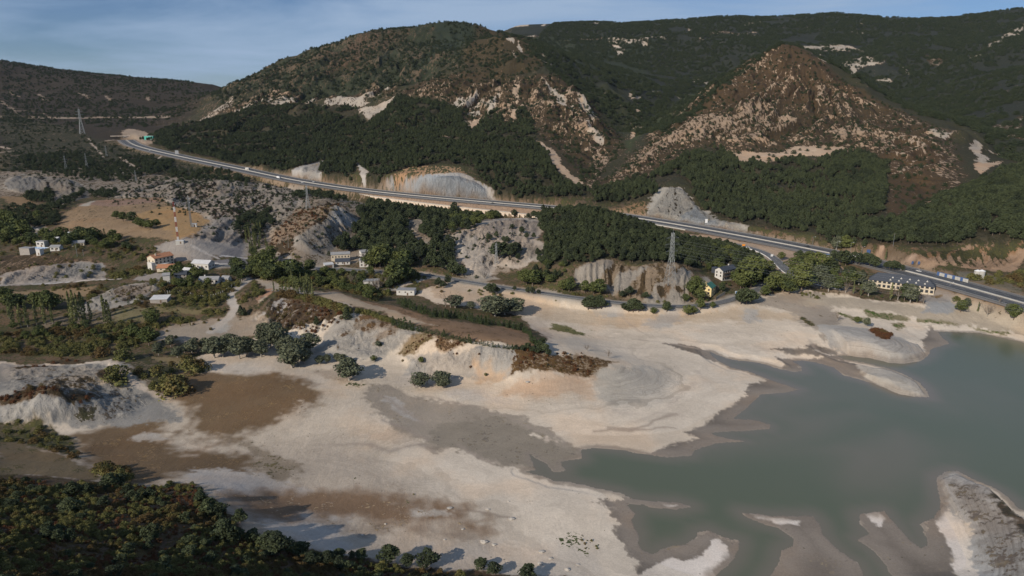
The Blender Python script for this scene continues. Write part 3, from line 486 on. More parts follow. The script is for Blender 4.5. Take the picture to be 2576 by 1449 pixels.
for p, a, c in ((k1([(20,990),(60,925),(180,895),(420,930),(560,960),(640,1010),(640,1060),(420,1120),(350,1080),(250,1050),(60,1020)]), MARL, .32), (k1([(30,980),(130,910),(300,960),(290,1040),(60,1010)]), MARLB, .12), (k1([(790,870),(850,830),(890,840),(900,900),(840,900)]), MARL, .1), (k1([(860,1050),(1100,960),(1500,900),(1530,960),(1450,1020),(1100,1020)]), MARL, .3),
                (k1([(780,1060),(1150,1000),(1500,980),(1640,940),(1740,960),(1780,1020),(1900,960),(2200,980),(2200,1120),(1980,1250),(1800,1400),(1780,1449),(1600,1380),(1520,1230),(1300,1150),(1180,1100)]), (.31,.27,.225), .42), (k1([(1560,990),(1700,935),(1760,1010),(1700,1060),(1600,1080)]), MARL, .1),
                (k1([(1480,1290),(1640,1180),(1700,1260),(1760,1400),(1760,1500),(1300,1520),(1100,1430),(1300,1370)]), (.245,.225,.205), .18), (k5([(140,380),(400,60),(500,70),(740,30),(720,90),(600,200),(380,290),(340,420),(240,460)]), (.25,.19,.135), .66), (k5([(350,380),(380,290),(600,200),(740,50),(940,180),(900,240),(760,340),(700,400),(640,460),(480,430)]), MARL, .22),
                (k5([(660,160),(740,60),(820,120),(930,180),(880,240)]), (.34,.33,.31), .12), (k5([(240,540),(330,465),(450,560),(380,600)]), (.33,.33,.31), .03), (k5([(1280,200),(1440,140),(1480,210),(1340,300)]), MARL, .08), (k5([(1280,440),(1360,405),(1350,450)]), MARL, 0), (k5([(1340,320),(1500,350),(1700,270),(1720,340),(1500,380),(1360,350)]), MARL, .45),
                (k5([(1620,320),(1800,240),(2100,150),(2430,165),(2380,330),(2484,400),(2250,560),(2050,540),(1950,650),(1800,620),(1750,480),(1700,400)]), (.35,.31,.265), .22), (k5([(1850,230),(2100,165),(2420,170),(2360,260),(2100,290)]), (.30,.255,.215), .15), (k5([(2260,400),(2484,350),(2484,480),(2350,520)]), MARL, .12), (k5([(1740,620),(1900,600),(2050,650),(1900,680)]), MARL, .1)):
    paint(p, a, RUST if c > .4 else MSC, c, 4, 4)
paint(k4([(0,40),(370,60),(360,75),(90,60)]), GOLD, DRY, .1, 5, 4, k=.8)
paint(k1([(0,1060),(180,1060),(300,1130),(60,1110)]), (.22,.15,.085), DRY, .2, 5, 4)
paint(k1([(440,1190),(700,1090),(1000,1060),(1180,1080),(1300,1140),(1500,1230),(1400,1360),(1290,1370),(1000,1350),(560,1320),(420,1280)]), (.25,.175,.105), (.11,.085,.05), .35, 8, 6)
paint(k1([(980,1190),(1150,1140),(1260,1130),(1420,1180),(1510,1240),(1400,1340),(1300,1370),(1180,1300),(1000,1220)]), GOLD, (.22,.15,.08), .3, 5, 3)
paint(k1([(560,1120),(700,1085),(1150,1075),(1170,1110),(800,1130)]), (.25,.165,.12), (.10,.10,.05), .3, 6, 5)
paint(k1([(580,1130),(650,1095),(700,1085),(640,1130)]), (.36,.33,.28), DRY, .1, 3, 3)
paint(k1([(1170,1090),(1330,1090),(1500,1180),(1420,1180),(1250,1120)]), (.30,.27,.235), MSC, .15, 4, 3)
paint(k4([(180,200),(400,240),(460,300),(200,330),(250,260)]), (.27,.23,.185), DRY, .2, 4, 4)
pline(k4([(220,240),(320,245),(400,270),(350,300)]), 2, (.40,.37,.33), 2)
# village slopes and fields
paint(k4([(0,640),(280,590),(640,560),(900,565),(950,700),(280,760),(0,770)]), (.275,.25,.225), MSC, .16, 3, 3)
paint(k4([(600,560),(880,565),(930,680),(640,700),(560,620)]), MARLB, MSC, .12, 3, 3)
paint(k4([(0,500),(230,480),(600,520),(900,560),(620,570),(280,600),(0,660)]), (.17,.12,.08), RUST, .6, 3, 3)
paint(k4([(100,820),(400,800),(820,770),(800,850),(520,900),(120,860)]), (.22,.16,.095), DRY, .25, 5, 4)
pline(k4([(280,757),(500,738),(900,705),(1080,697)]), 1.0, (.5,.48,.45), .8); pline(k4([(1200,700),(1250,712),(1440,727)]), 1.0, (.5,.48,.45), .8)
paint(k4([(1200,700),(1290,650),(1480,650),(1480,720),(1260,715)]), (.24,.225,.21), MSC, .05, 3, 2)
paint(k4([(700,950),(1000,800),(1200,745),(1430,735),(1420,790),(1260,910),(1000,960),(840,1000),(600,1020)]), (.27,.25,.22), MSC, .25, 3, 3)
paint(k4([(1000,820),(1250,750),(1380,750),(1340,840),(1100,900)]), (.22,.19,.16), MSC, .45, 3, 3)
paint(k4([(1160,920),(1260,890),(1280,910),(1180,935)]), (.33,.32,.30), MSC, 0, 2, 2)
paint(k4([(1880,540),(2210,525),(2210,575),(1900,570)]), (.16,.15,.15), MSC, 0, 1.5, .5); paint(k4([(1980,470),(2160,400),(2160,515),(1940,500)]), (.17,.16,.16), MSC, 0, 2, 1)
pline(k4([(1960,497),(2210,521)]), .8, (.55,.53,.5), .6); pline(k4([(1880,560),(2060,575),(2300,585)]), .8, (.55,.53,.5), .6)
paint(k4([(1360,420),(1480,370),(1680,420),(1900,480),(1880,540),(1720,540),(1560,520),(1500,470)]), (.25,.225,.20), MSC, .25, 3, 3)
pline(k4([(1700,400),(1800,460),(1950,520)]), 1.4, (.34,.31,.28), 1)
paint(k4([(1000,980),(1400,970),(1900,960),(1800,1020),(1500,1010),(1300,1090),(1000,1100)]), (.165,.14,.075), (.09,.09,.04), .4, 6, 4)
paint(k4([(800,990),(1000,990),(980,1100),(300,1130),(480,1030)]), (.16,.125,.085), OLV, .4, 5, 4)
paint(k4([(1380,1240),(1500,1130),(1850,1070),(2050,1040),(2060,1000),(2150,1050),(2300,1010),(2452,1080),(2330,1210),(2100,1240),(1800,1260),(1700,1280),(1500,1270)]), (.27,.225,.175), DRY, .15, 5, 4)
paint(k4([(1850,1150),(2000,1100),(2060,1130),(2000,1180),(1880,1190)]), (.31,.29,.26), DRY, .05, 5, 4)
pline(k10([(1180,320),(1000,450),(920,530),(950,620),(990,680),(990,740),(940,770),(840,870),(700,960)]), 3.2, (.36,.325,.285), 2)
paint(k10([(1160,320),(1210,310),(1400,370),(1560,400),(2318,600),(2318,680),(2150,600),(1900,520),(1600,510),(1400,480),(1340,440)]), (.34,.29,.235), DRY, .1, 3, 3)
paint(k10([(1340,460),(1450,450),(1400,510),(1310,590),(1240,640),(1220,580)]), (.36,.21,.135), MSC, .08, 2, 2)
paint(k10([(1240,620),(1340,540),(1300,620),(1260,640)]), (.40,.34,.25), MSC, .05, 2, 2)
paint(k10([(1490,500),(1950,560),(2150,680),(2318,760),(2318,830),(1950,930),(1500,900),(1350,740),(1400,600)]), (.20,.165,.135), (.070,.048,.03), .80, 5, 5)
paint(k10([(1380,660),(1520,560),(1640,600),(1500,760),(1380,740)]), (.33,.30,.27), (.09,.065,.045), .45, 3, 3)
paint(k10([(1850,950),(2100,800),(2130,830),(1900,990)]), (.37,.35,.32), MSC, .05, 2, 2); paint(k10([(1170,810),(1330,730),(1340,750),(1200,820)]), (.37,.34,.30), MSC, .05, 2, 2)
# the strip
STRIP = k5([(560,760),(720,760),(900,830),(1200,880),(1500,980),(1980,1040),(2200,1060),(2330,1150),(2400,1220),(2200,1210),(1850,1140),(1500,1070),(1200,960),(900,880),(640,820)])
paint(STRIP, (.21,.135,.082), (.115,.075,.045), .4, 4, 4)
paint(k5([(560,760),(720,770),(1000,870),(1300,960),(1500,1030),(1300,1010),(900,890),(620,820)]), (.34,.27,.195), DRY, .2, 6, 4)
paint(k5([(1100,740),(1180,710),(1400,640),(1480,620),(1560,630),(1300,700),(1230,745)]), (.42,.385,.335), DRY, 0, 2, 1)
# --- lowland below, sand everywhere
BASIN = [(0,912)] * 0 + k9([(0,540),(500,560),(1250,540),(1750,510),(1800,640),(2250,1000),(2450,1020)]) + k10([(500,1270),(700,1180),(1000,1150),(1300,950),(1500,960)]) + k5([(480,1040),(900,930),(1200,1000),(1400,1090),(1500,1120),(1850,1180),(2200,1230),(2400,1230),(2484,1150),(2260,960),(1900,900),(1560,870),(1380,790),(1480,720),(1800,650),(2080,700),(2484,770)]) \
   + k6([(0,960),(500,1010),(850,1060),(1300,1060),(1480,1030),(1680,960),(1850,980),(2200,900),(2452,940)]) + k7([(0,830),(300,850),(900,940),(1300,960),(1300,860),(1500,760),(1700,800),(2361,1040),(2900,1100)]) + [(2900,1449),(1400,1449),(1100,1436),(950,1412),(800,1377),(700,1332),(600,1268),(540,1222),(440,1220),(330,1210),(230,1200),(90,1095),(0,1065),(-200,1060),(-200,920)]
paint(BASIN, SAND, DRY, .02, 3, 3)
SAN2 = (.48, .40, .325)
paint(k5([(1500,820),(1900,880),(2300,960),(2484,1000),(2484,770),(2080,710),(1800,650),(1480,720)]), SANDT, (.16,.11,.07), .25, 6, 6)
paint(k5([(2230,960),(2484,960),(2484,1449),(2420,1100)]), (.44,.37,.30), DRY, .12, 5, 5)
paint(k6([(0,1000),(300,1080),(850,1130),(1300,1110),(1600,1040),(1850,1050),(2300,1130),(2400,1200),(2100,1180),(1700,1160),(1300,1170),(800,1230),(400,1200),(0,1190)]), (.43,.335,.235), (.24,.2,.16), .15, 12, 10, k=.8)
for p in (k6([(700,1200),(900,1100),(1100,1070),(1150,1180),(1000,1230)]), k6([(1700,1110),(1850,1090),(1900,1200),(1780,1230)]), k6([(430,1060),(620,1000),(640,1130),(500,1150)])): paint(p, (.35,.335,.31), DRY, .05, 10, 8, k=.8)
paint(k6([(0,1210),(150,1240),(350,1320),(200,1310),(0,1265)]), (.12,.115,.05), GREEN, .4, 4, 3)
paint(k6([(1500,990),(1800,1020),(2100,1100),(2200,1140),(2452,1330),(2600,1300),(2452,950),(2200,900),(1850,980),(1680,970)]), (.30,.255,.205), (.13,.1,.065), .28, 6, 6)
paint(k7([(0,850),(300,880),(900,960),(1280,1000),(1300,860),(1700,800),(2361,1060),(2600,1200),(2361,1330),(1800,1200),(1200,1110),(500,1000),(0,960)]), (.34,.29,.225), (.13,.11,.07), .22, 6, 6)
paint(k7([(1240,920),(1500,930),(1620,1010),(1500,1060),(1250,1030)]), (.25,.25,.245), DRY, .05, 6, 5)
paint(k7([(1290,870),(1480,830),(1650,900),(1560,950),(1300,930)]), (.24,.22,.20), DRY, .1, 3, 2)
paint(k7([(1380,885),(1440,878),(1500,890),(1440,905)]), (.14,.10,.055), OLV, .4, 1, .5)
for p in (k7([(680,1000),(1000,1050),(1180,1120),(1100,1140),(750,1080)]), k7([(1230,1110),(1500,1140),(1730,1190),(1700,1200),(1400,1180),(1250,1140)]), k7([(940,1140),(1130,1170),(1130,1220),(1000,1230)]), k7([(1820,1200),(2150,1240),(2170,1280),(1950,1250)]), k7([(440,1050),(650,1090),(640,1150),(500,1130)])):
    paint(p, (.20,.175,.105), (.055,.085,.022), .52, 5, 5)
paint(k7([(0,1080),(120,1160),(180,1200),(80,1180),(0,1120)]), (.13,.095,.04), OLV, .6, 3, 2)
# strip slope, rust heath, sands under it
paint(k5([(480,1330),(600,1120),(760,1000),(960,960),(1200,1020),(1400,1090),(1380,1150),(1250,1230),(1000,1340),(860,1340)]), (.305,.28,.245), (.12,.085,.055), .16, 4, 5)
paint(k5([(900,960),(1060,960),(1170,1000),(1240,1040),(1180,1130),(1080,1180),(1030,1200),(1130,1060),(1000,1090),(880,1080)]), (.22,.18,.14), (.10,.062,.035), .62, 4, 4)
paint(k5([(740,1130),(830,1060),(900,1090),(860,1130)]), (.25,.22,.18), (.09,.06,.04), .6, 3, 3)
paint(k5([(1200,1280),(1380,1110),(1500,1110),(1520,1160),(1400,1240),(1260,1290)]), (.20,.15,.09), (.085,.062,.030), .55, 4, 5)
paint(k5([(1530,1220),(1560,1130),(1700,1150),(1820,1180),(1700,1230),(1620,1280)]), (.20,.14,.085), (.080,.048,.026), .58, 4, 5)
paint(k5([(1290,1340),(1600,1250),(1900,1200),(2200,1230),(2230,1340),(2150,1449),(1200,1449)]), (.325,.30,.265), (.12,.07,.04), .18, 4, 4)
paint(c4([(1085,180),(1100,120),(1300,150),(1500,170),(1650,200),(1560,230),(1540,290),(1400,290),(1280,250),(1200,260),(1090,270)]), (.22,.165,.11), (.085,.052,.025), .60, 3, 5)
paint(c4([(860,250),(1000,230),(1050,250),(970,330),(880,330)]), (.45,.32,.21), DRY, .08, 10, 6, k=.8)
paint(c4([(1010,340),(1300,300),(1580,310),(1560,430),(1200,410),(1020,380)]), (.45,.325,.225), (.2,.13,.08), .1, 12, 6, k=.85)
paint(c4([(1560,230),(1700,220),(1900,260),(2000,330),(1900,420),(1700,470),(1580,420)]), (.37,.34,.29), (.3,.24,.18), .1, 14, 8, k=.9)
paint(c5([(-120,230),(80,250),(200,320),(180,420),(60,470),(-120,420)]), (.37,.34,.295), (.3,.25,.19), .12, 14, 8, k=.8)
paint(c4([(400,300),(640,370),(800,420),(1000,460),(1100,430),(900,380),(700,340),(450,260)]), (.48,.42,.355), DRY, .1, 10, 6)
# stream bed, brown meadows
WETD = (.225, .195, .155)
paint(c4([(200,330),(330,350),(500,420),(700,440),(900,480),(1040,510),(1180,555),(1300,605),(1380,665),(1480,705),(1480,780),(1390,850),(1340,860),(1220,850),(1050,812),(900,770),(760,702),(600,728),(560,690),(590,665),(480,615),(350,560),(330,520),(240,450)]), (.285,.245,.198), (.225,.19,.15), .3, 5, 5)
paint(c4([(600,600),(850,540),(1040,530),(1180,565),(1300,615),(1380,675),(1500,708),(1480,780),(1390,850),(1340,870),(1220,850),(1050,812),(900,770),(760,702),(620,720)]), WETD, MUD, .35, 8, 8)
paint(c4([(330,400),(420,430),(470,500),(540,560),(440,530),(380,480),(320,440)]), (.36,.33,.295), MUD, .1, 4, 3)
paint(c4([(1170,625),(1220,622),(1230,640),(1190,640)]), SAND, MUD, 0, 4, 4); paint(c4([(1260,655),(1360,670),(1350,682),(1290,668)]), SAN2, MUD, 0, 3, 3)
for L, w_ in (([(280,680),(320,730),(380,735),(440,700),(520,690),(620,725)], 2.2), ([(0,690),(150,685),(290,680)], 1.6), ([(330,400),(350,440),(430,470),(480,520),(570,570)], 1.2), ([(350,540),(440,600),(560,650),(590,670)], 1.4), ([(0,850),(150,845),(190,800)], .8), ([(770,690),(860,750),(960,800)], 1.5), ([(1560,620),(1620,600),(1760,610),(1900,560),(2021,520)], 1.8), ([(1640,600),(1750,620),(2021,600)], 1.6), ([(560,400),(760,460),(900,480)], .9), ([(1000,500),(1180,550),(1330,640),(1390,680)], .8), ([(400,1000),(700,1040),(1100,1120)], 1.)):
    pline(c4(L), w_ * .8, (.29,.245,.205), w_ * 2.2, 0, 4, k=.75)
paint(k5([(-30,1449),(600,1390),(900,1449),(860,1500),(500,1480),(100,1520)]), (.34,.29,.235), DRY, .35, 5, 4)
paint(k8([(1220,60),(1400,30),(1700,30),(1900,100),(2200,200),(2244,260),(1960,220),(1700,170),(1350,120)]), (.45,.40,.34), (.2,.17,.12), .16, 4, 4)
paint(k8([(780,60),(900,50),(1200,60),(1200,150),(1160,250),(1080,290),(900,220),(800,130)]), (.13,.10,.065), (.045,.045,.024), .6, 3, 3)
paint(k8([(940,40),(1200,50),(1300,80),(1180,110)]), (.20,.155,.085), OLV, .2, 4, 4)
paint(c4([(-1900,1500),(-1900,700),(-1000,640),(-300,640),(300,700),(500,1000),(1000,1180),(1200,1300),(1250,1449),(600,1500)]), (.385,.325,.262), (.25,.2,.15), .12, 40, 30, k=.75)
BM = (.146,.099,.057)
paint(k8([(1150,300),(1200,180),(1300,130),(1500,150),(1900,190),(2060,270),(2000,370),(1850,460),(1700,515),(1400,525),(1240,510),(1200,420)]), BM, (.18,.122,.070), .34, 17, 12)
paint(k8([(1830,500),(1900,400),(1980,310),(2060,310),(2080,380),(2000,480)]), (.42,.36,.29), (.15,.11,.07), .28, 8, 6, k=.8)
paint(k8([(370,590),(640,540),(900,460),(1000,470),(1060,560),(1300,590),(1600,600),(1720,640),(1760,760),(1800,830),(1700,800),(1500,790),(1250,770),(1150,830),(900,860),(820,830),(640,720),(520,680)]), BM, (.18,.122,.072), .36, 17, 12)
paint(k8([(1520,600),(1720,640),(2050,720),(1960,800),(1860,850),(1740,760)]), (.22,.175,.125), (.09,.08,.045), .45, 8, 8, k=.85)
paint(k8([(840,560),(900,530),(1010,550),(1080,575),(860,585)]), (.37,.34,.30), DRY, .05, 5, 4)
paint(k8([(1160,870),(1250,780),(1500,790),(1800,860),(1950,880),(2100,960),(2244,1060),(2300,1300),(1850,1200),(1500,1000),(1300,870)]), (.42,.375,.33), DRY, .06, 6, 6)
paint(k8([(1800,1040),(2000,940),(2244,930),(2400,960),(2244,1060),(2100,1050),(1900,1030)]), (.27,.19,.125), (.15,.1,.06), .4, 8, 8, k=.8)
paint(c4([(-400,960),(-200,950),(0,930),(200,945),(360,1010),(700,1060),(900,1100),(1060,1180),(1000,1200),(800,1160),(400,1150),(0,1130),(-300,1120)]), (.19,.125,.078), (.28,.21,.15), .34, 20, 14)
paint(c4([(440,1080),(600,1090),(700,1100),(560,1120),(450,1100)]), (.42,.38,.33), BM, .3, 6, 6, k=.8)
paint(c4([(0,1110),(400,1150),(800,1200),(870,1230),(500,1190),(100,1180)]), (.25,.20,.155), (.18,.14,.1), .4, 8, 6, k=.7)
paint(c4([(600,1280),(900,1260),(1250,1230),(1500,1260),(1600,1400),(1300,1449),(700,1449)]), (.41,.365,.315), DRY, .1, 10, 8, k=.7)
paint(c4([(300,630),(360,600),(430,620),(560,680),(400,700),(200,660)]), (.47,.385,.30), DRY, 0, 6, 4, k=.8)
for p, cc in ((c4([(1330,1225),(1400,1190),(1600,1190),(1620,1270),(1540,1320),(1400,1280)]), .42), (c4([(1140,990),(1200,975),(1240,1000),(1200,1030)]), .5), (c4([(440,1000),(500,970),(530,985),(470,1010)]), .4), (c4([(150,890),(200,870),(230,910),(170,920)]), .45), (c4([(1000,350),(1060,380),(1070,420),(1010,380)]), .35), (c4([(130,340),(200,330),(260,345),(200,370)]), .6), (c4([(1650,480),(1780,490),(1780,515),(1680,500)]), .3), (c4([(420,780),(560,800),(520,860),(420,820)]), .2), (k6([(150,1220),(400,1260),(420,1290),(200,1260)]), .4), (k6([(2260,1240),(2452,1290),(2452,1330),(2280,1290)]), .4)):
    paint(p, None, (.058,.072,.030), cc - .04, 5, 4)
# marl flats at the left
paint(k9([(0,540),(700,560),(1250,540),(1750,510),(1800,640),(1850,760),(2100,950),(2250,1020),(2400,1150),(2500,1449),(1700,1449),(900,1449),(0,1449),(0,900)]), (.235,.222,.20), (.11,.09,.07), .26, 6, 8)  # marl albedo lowered so the colour carries the dim corner vignette
paint(k9([(0,560),(650,560),(650,640),(300,700),(0,690)]), (.26,.24,.215), MSC, .25, 3, 3)
for p in (k9([(200,600),(560,570),(700,620),(420,640)]), k9([(680,540),(950,470),(1200,520),(1180,560),(900,570),(700,580)]), k9([(1340,740),(1400,660),(1700,570),(1720,640),(1840,760),(1840,830),(1600,820)]), k9([(0,1080),(200,1000),(420,900),(800,900),(1000,1000),(1380,1020),(1390,1110),(1100,1130),(950,1030),(700,1050),(560,1010),(350,1050),(200,1120),(0,1190)])):
    paint(p, (.13,.09,.055), RUST, .7, 2, 3)
paint(k9([(530,870),(800,790),(1200,740),(1350,830),(1200,900),(900,930),(700,920)]), (.24,.21,.175), MSC, .45, 4, 4)
paint(k9([(1050,1320),(1250,1280),(1500,1210),(1500,1260),(1200,1400),(1060,1360)]), MARL, (.05,.05,.03), .6, 3, 3)
paint(k9([(1250,760),(1500,780),(1800,840),(2100,870),(2100,900),(1500,850)]), (.40,.34,.26), DRY, .1, 3, 3)
paint(k9([(0,1200),(300,1080),(540,1020),(700,1040),(820,1200),(700,1300),(0,1400)]), (.29,.275,.25), DRY, .05, 3, 3)
pline(k9([(1620,500),(1740,560),(1720,650),(1850,780),(1960,860),(2150,960),(2300,1040)]), 1.6, (.42,.36,.30), 1)
paint(k8([(0,460),(150,450),(300,500),(440,560),(500,650),(500,720),(350,650),(200,610),(0,570)]), (.11,.09,.055), OLV, .6, 3, 3)
paint(k8([(0,575),(150,590),(400,680),(560,780),(620,830),(560,850),(420,830),(200,790),(0,820)]), (.165,.125,.075), (.10,.085,.045), .35, 3, 3)
HILL = k8([(-400,800),(0,810),(200,790),(420,830),(620,850),(820,870),(940,880),(1040,870),(1100,850),(1250,860),(1330,920),(1420,980),(1500,1100),(1600,1180),(1850,1210),(2100,1290),(2400,1350),(2800,1400),(3400,1449),(3400,2200),(-400,2200)])
paint(HILL, (.085,.06,.04), (.060,.046,.022), .5, 3, 3)
# --- wet mud against the water, dry white lobes on the bars
MUDP = (c5([(720,318),(590,335),(575,365),(585,400),(500,440),(400,500),(330,560),(210,608),(280,655),(150,680),(60,730),(-20,752),(100,800),(500,760),(900,640),(900,500),(1000,380)]), c4([(1700,1010),(1540,1030),(1620,1060),(1700,1150),(1670,1190),(1730,1280),(1770,1350),(1840,1400),(1880,1440),(2060,1400),(2120,1250),(2100,1000),(1800,980)]),
  c5([(-200,1000),(-30,990),(260,1040),(200,1080),(-100,1060)]), c5([(-80,1400),(60,1280),(340,1180),(540,1240),(480,1600),(-80,1600)]), c5([(530,1070),(960,1090),(1020,1220),(1240,1400),(1240,1700),(640,1700)]), c5([(1200,1080),(1350,1060),(1640,1300),(1640,1100),(1690,1000),(1710,1060),(1760,1200),(1800,1300),(1830,1700),(1300,1700)]),
  c5([(60,100),(250,130),(350,150),(400,180),(380,215),(300,190),(150,140)]), c5([(750,195),(880,195),(960,210),(1120,285),(1300,340),(1200,230),(1050,190),(900,190),(880,240),(880,275),(790,270),(800,230)]), c5([(1560,95),(1640,20),(1700,60),(1740,110),(1620,150)]), c5([(700,150),(760,148),(900,165),(1120,190),(1130,200),(980,195),(800,170)]), c5([(890,150),(930,130),(1080,150),(1080,170),(920,160)]))
_c = CA.copy()
for i, p in enumerate(MUDP): paint(p, MUD, (.175,.15,.128), .3, 3.5, 5, s=11 + i, flat=True)
_m = (np.abs(CA - _c).max(-1) > .05); _g = (sstep(-13, -1.5, dl) * _m)[..., None]; CA = CA * (1 - _g) + np.array((.225, .195, .165)) * _g
for p in (c5([(-70,1600),(-70,1449),(40,1380),(130,1345),(200,1375),(240,1360),(335,1285),(345,1245),(400,1240),(440,1280),(430,1340),(390,1420),(340,1600)]), c5([(570,1085),(650,1100),(850,1125),(845,1148),(720,1145),(620,1112)]), c5([(1250,1095),(1330,1078),(1360,1115),(1340,1168),(1270,1130)]), c5([(1720,1040),(1770,1080),(1830,1200),(1870,1300),(1950,1600),(1790,1600),(1760,1350),(1700,1240),(1655,1150),(1690,1060)]), c5([(80,1028),(150,1032),(130,1044),(95,1040)])):
    paint(p, (.60,.545,.49), MUD, 0, 1.6, 2.2, flat=True)
for L, w_ in (([(610,120),(700,150),(900,190)], 2.5), ([(920,90),(940,130),(1040,170)], 2), ([(280,260),(350,290),(300,320),(420,330)], 2), ([(-100,80),(100,100),(260,130)], 1.5), ([(250,330),(200,430),(60,520),(-100,560)], 1.5), ([(-200,500),(0,490),(180,530)], 2), ([(-300,120),(-100,140),(100,130)], 1.), ([(-200,-60),(-100,0),(0,60)], .8), ([(300,30),(420,60),(560,50)], .8)):
    pline(c5(L), w_ * .8, (.38,.32,.265), w_ * 2, 0, 4, k=.7)
paint(c5([(950,0),(1250,20),(1480,90),(1560,110),(1610,170),(1560,205),(1470,222),(1300,190),(1130,120),(1000,60)]), (.36,.335,.30), (.28,.25,.21), .25, 5, 3)
paint(c5([(1190,235),(1340,240),(1420,265),(1550,330),(1612,418),(1430,395),(1300,330)]), (.37,.34,.295), (.28,.25,.21), .25, 4, 2)
paint(c5([(1620,870),(1700,815),(1790,815),(2010,920),(2160,1040),(2500,1100),(2700,1500),(1930,1500),(1830,1200),(1760,1060),(1690,1020)]), (.345,.335,.315), (.20,.185,.165), .3, 3, 2)
_r = sstep(-4.5, -1.2, dl + fbm(X / 3, Y / 3, 91, 3) * 1.5)[..., None] * .75; CA = CA * (1 - _r) + np.array((.215, .185, .155)) * _r
paint(c5([(1740,900),(1900,950),(2000,1040),(2159,1150),(2300,1500),(2060,1500),(1900,1150),(1780,980)]), (.25,.235,.215), (.12,.10,.085), .5, 6, 4)
paint(c5([(1920,950),(1990,980),(2159,1120),(2400,1300),(2159,1200),(1990,1020)]), (.10,.08,.06), (.045,.04,.03), .6, 3, 3)
# scrub keeps to the shaded, right-hand sides of ribs and gullies; rock shows on the crests
Hs = sample(H[::2, ::2], X, Y) if False else H
dth = np.gradient(Hs, axis=1) / (dist * (G.th[1] - G.th[0])); asp = np.clip(-dth * 1.6, -.5, .5); asp = (asp + np.roll(asp, 1, 0) + np.roll(asp, -1, 0) + np.roll(asp, 1, 1) + np.roll(asp, -1, 1)) / 5
CV = np.clip(CV + .045 * (RAV != 0) * (CV > .25) - RAV * .75 * (CV > .25) * (CV < .9), 0, 1)
CV = np.clip(CV + asp * GW * .55 * sstep(.03, .15, CV) + asp * mtn * .22 * (CV > .3), 0, 1)
strand = sstep(7, 3, H) * (H > .1) * sstep(-60, -30, -dist * 0 - 20) * sstep(.30, .40, CA[..., 0]); ringm = np.maximum(ringm, strand * .55)
_s = strand * sstep(.36, .44, CA[..., 0]); _n = sstep(-75, -12, dl + fbm(X / 30, Y / 30, 97, 3) * 26) * _s; _f = sstep(-60, -160, dl) * _s * .55
CA = CA * (1 - _n[..., None] * .6) + np.array((.60, .53, .44)) * _n[..., None] * .6; CA = CA * (1 - _f[..., None]) + np.array((.43, .36, .28)) * _f[..., None]
# road verges
_w = (bw & (dist > WR)).astype(float); _w *= sstep(WM - 14, WM - 20, dist); CA = CA * (1 - _w[..., None]) + np.array((.37, .255, .17)) * _w[..., None]; CV = CV * (1 - _w) + .22 * _w
paint(D_([(1560,556),(1760,588),(1950,620),(2100,652),(2140,690),(2000,672),(1965,655),(1900,622),(1740,590),(1600,570)]), (.31,.23,.165), (.12,.09,.055), .32, 4, 3)
def verge(D, hw, a, soft, c, bb=None):
    w = (1 - sstep(hw, hw + soft, D + fbm(X / 9, Y / 9, 77, 3) * soft * .4)); CA[:] = CA * (1 - w[..., None]) + np.array(a) * w[..., None]; CV[:] = CV * (1 - w) + c * w
    if bb: CB[:] = CB * (1 - w[..., None]) + np.array(bb) * w[..., None]
verge(D_mw, 18, (.235,.175,.122), 8, .42, (.10,.08,.05)); verge(D_old, 5, (.27,.245,.21), 4, .15); verge(D_slip, 6, (.29,.23,.175), 6, .15)

ground_me = grid_mesh('ground', X, Y, H)
vattr(ground_me, 'bare', CA, 'FLOAT_COLOR'); vattr(ground_me, 'scrub', CB, 'FLOAT_COLOR'); vattr(ground_me, 'cover', CV); vattr(ground_me, 'terrace', ringm)
vattr(ground_me, 'far', sstep(480, 1000, dist)); vattr(ground_me, 'rill', GW)
ground = bpy.data.objects.new('ground', ground_me); COL.objects.link(ground); tag(ground, 'dry valley floor, marl banks and wooded mountain slopes around the reservoir', kind='structure')
class NT:
    def __init__(s, name):
        s.m = bpy.data.materials.new(name); s.m.use_nodes = True; s.t = s.m.node_tree; s.t.nodes.clear()
    def n(s, typ, ins=None, **k):
        nd = s.t.nodes.new('ShaderNode' + typ)
        for a, b in k.items(): setattr(nd, a, b)
        for a, b in (ins or {}).items():
            if hasattr(b, 'links') or isinstance(b, bpy.types.NodeSocket): s.t.links.new(b, nd.inputs[a])
            else: nd.inputs[a].default_value = b
        return nd
    def math(s, op, a, b=0, c=0, clamp=False):
        nd = s.n('Math', {0: a, 1: b, 2: c}, operation=op); nd.use_clamp = clamp; return nd.outputs[0]
    def mix(s, f, a, b, bt='MIX'): return s.n('Mix', {0: f, 6: a, 7: b}, data_type='RGBA', blend_type=bt).outputs[2]
    def noise(s, vec, scale, detail=4, rough=.55, dist_=0): return s.n('TexNoise', {'Vector': vec, 'Scale': scale, 'Detail': detail, 'Roughness': rough, 'Distortion': dist_}).outputs['Fac']
    def step(s, x, a, b): return s.n('MapRange', {0: x, 1: a, 2: b, 3: 0., 4: 1.}, clamp=True, interpolation_type='SMOOTHSTEP').outputs[0]
    def out(s, surf): s.n('OutputMaterial', {0: surf}); return s.m
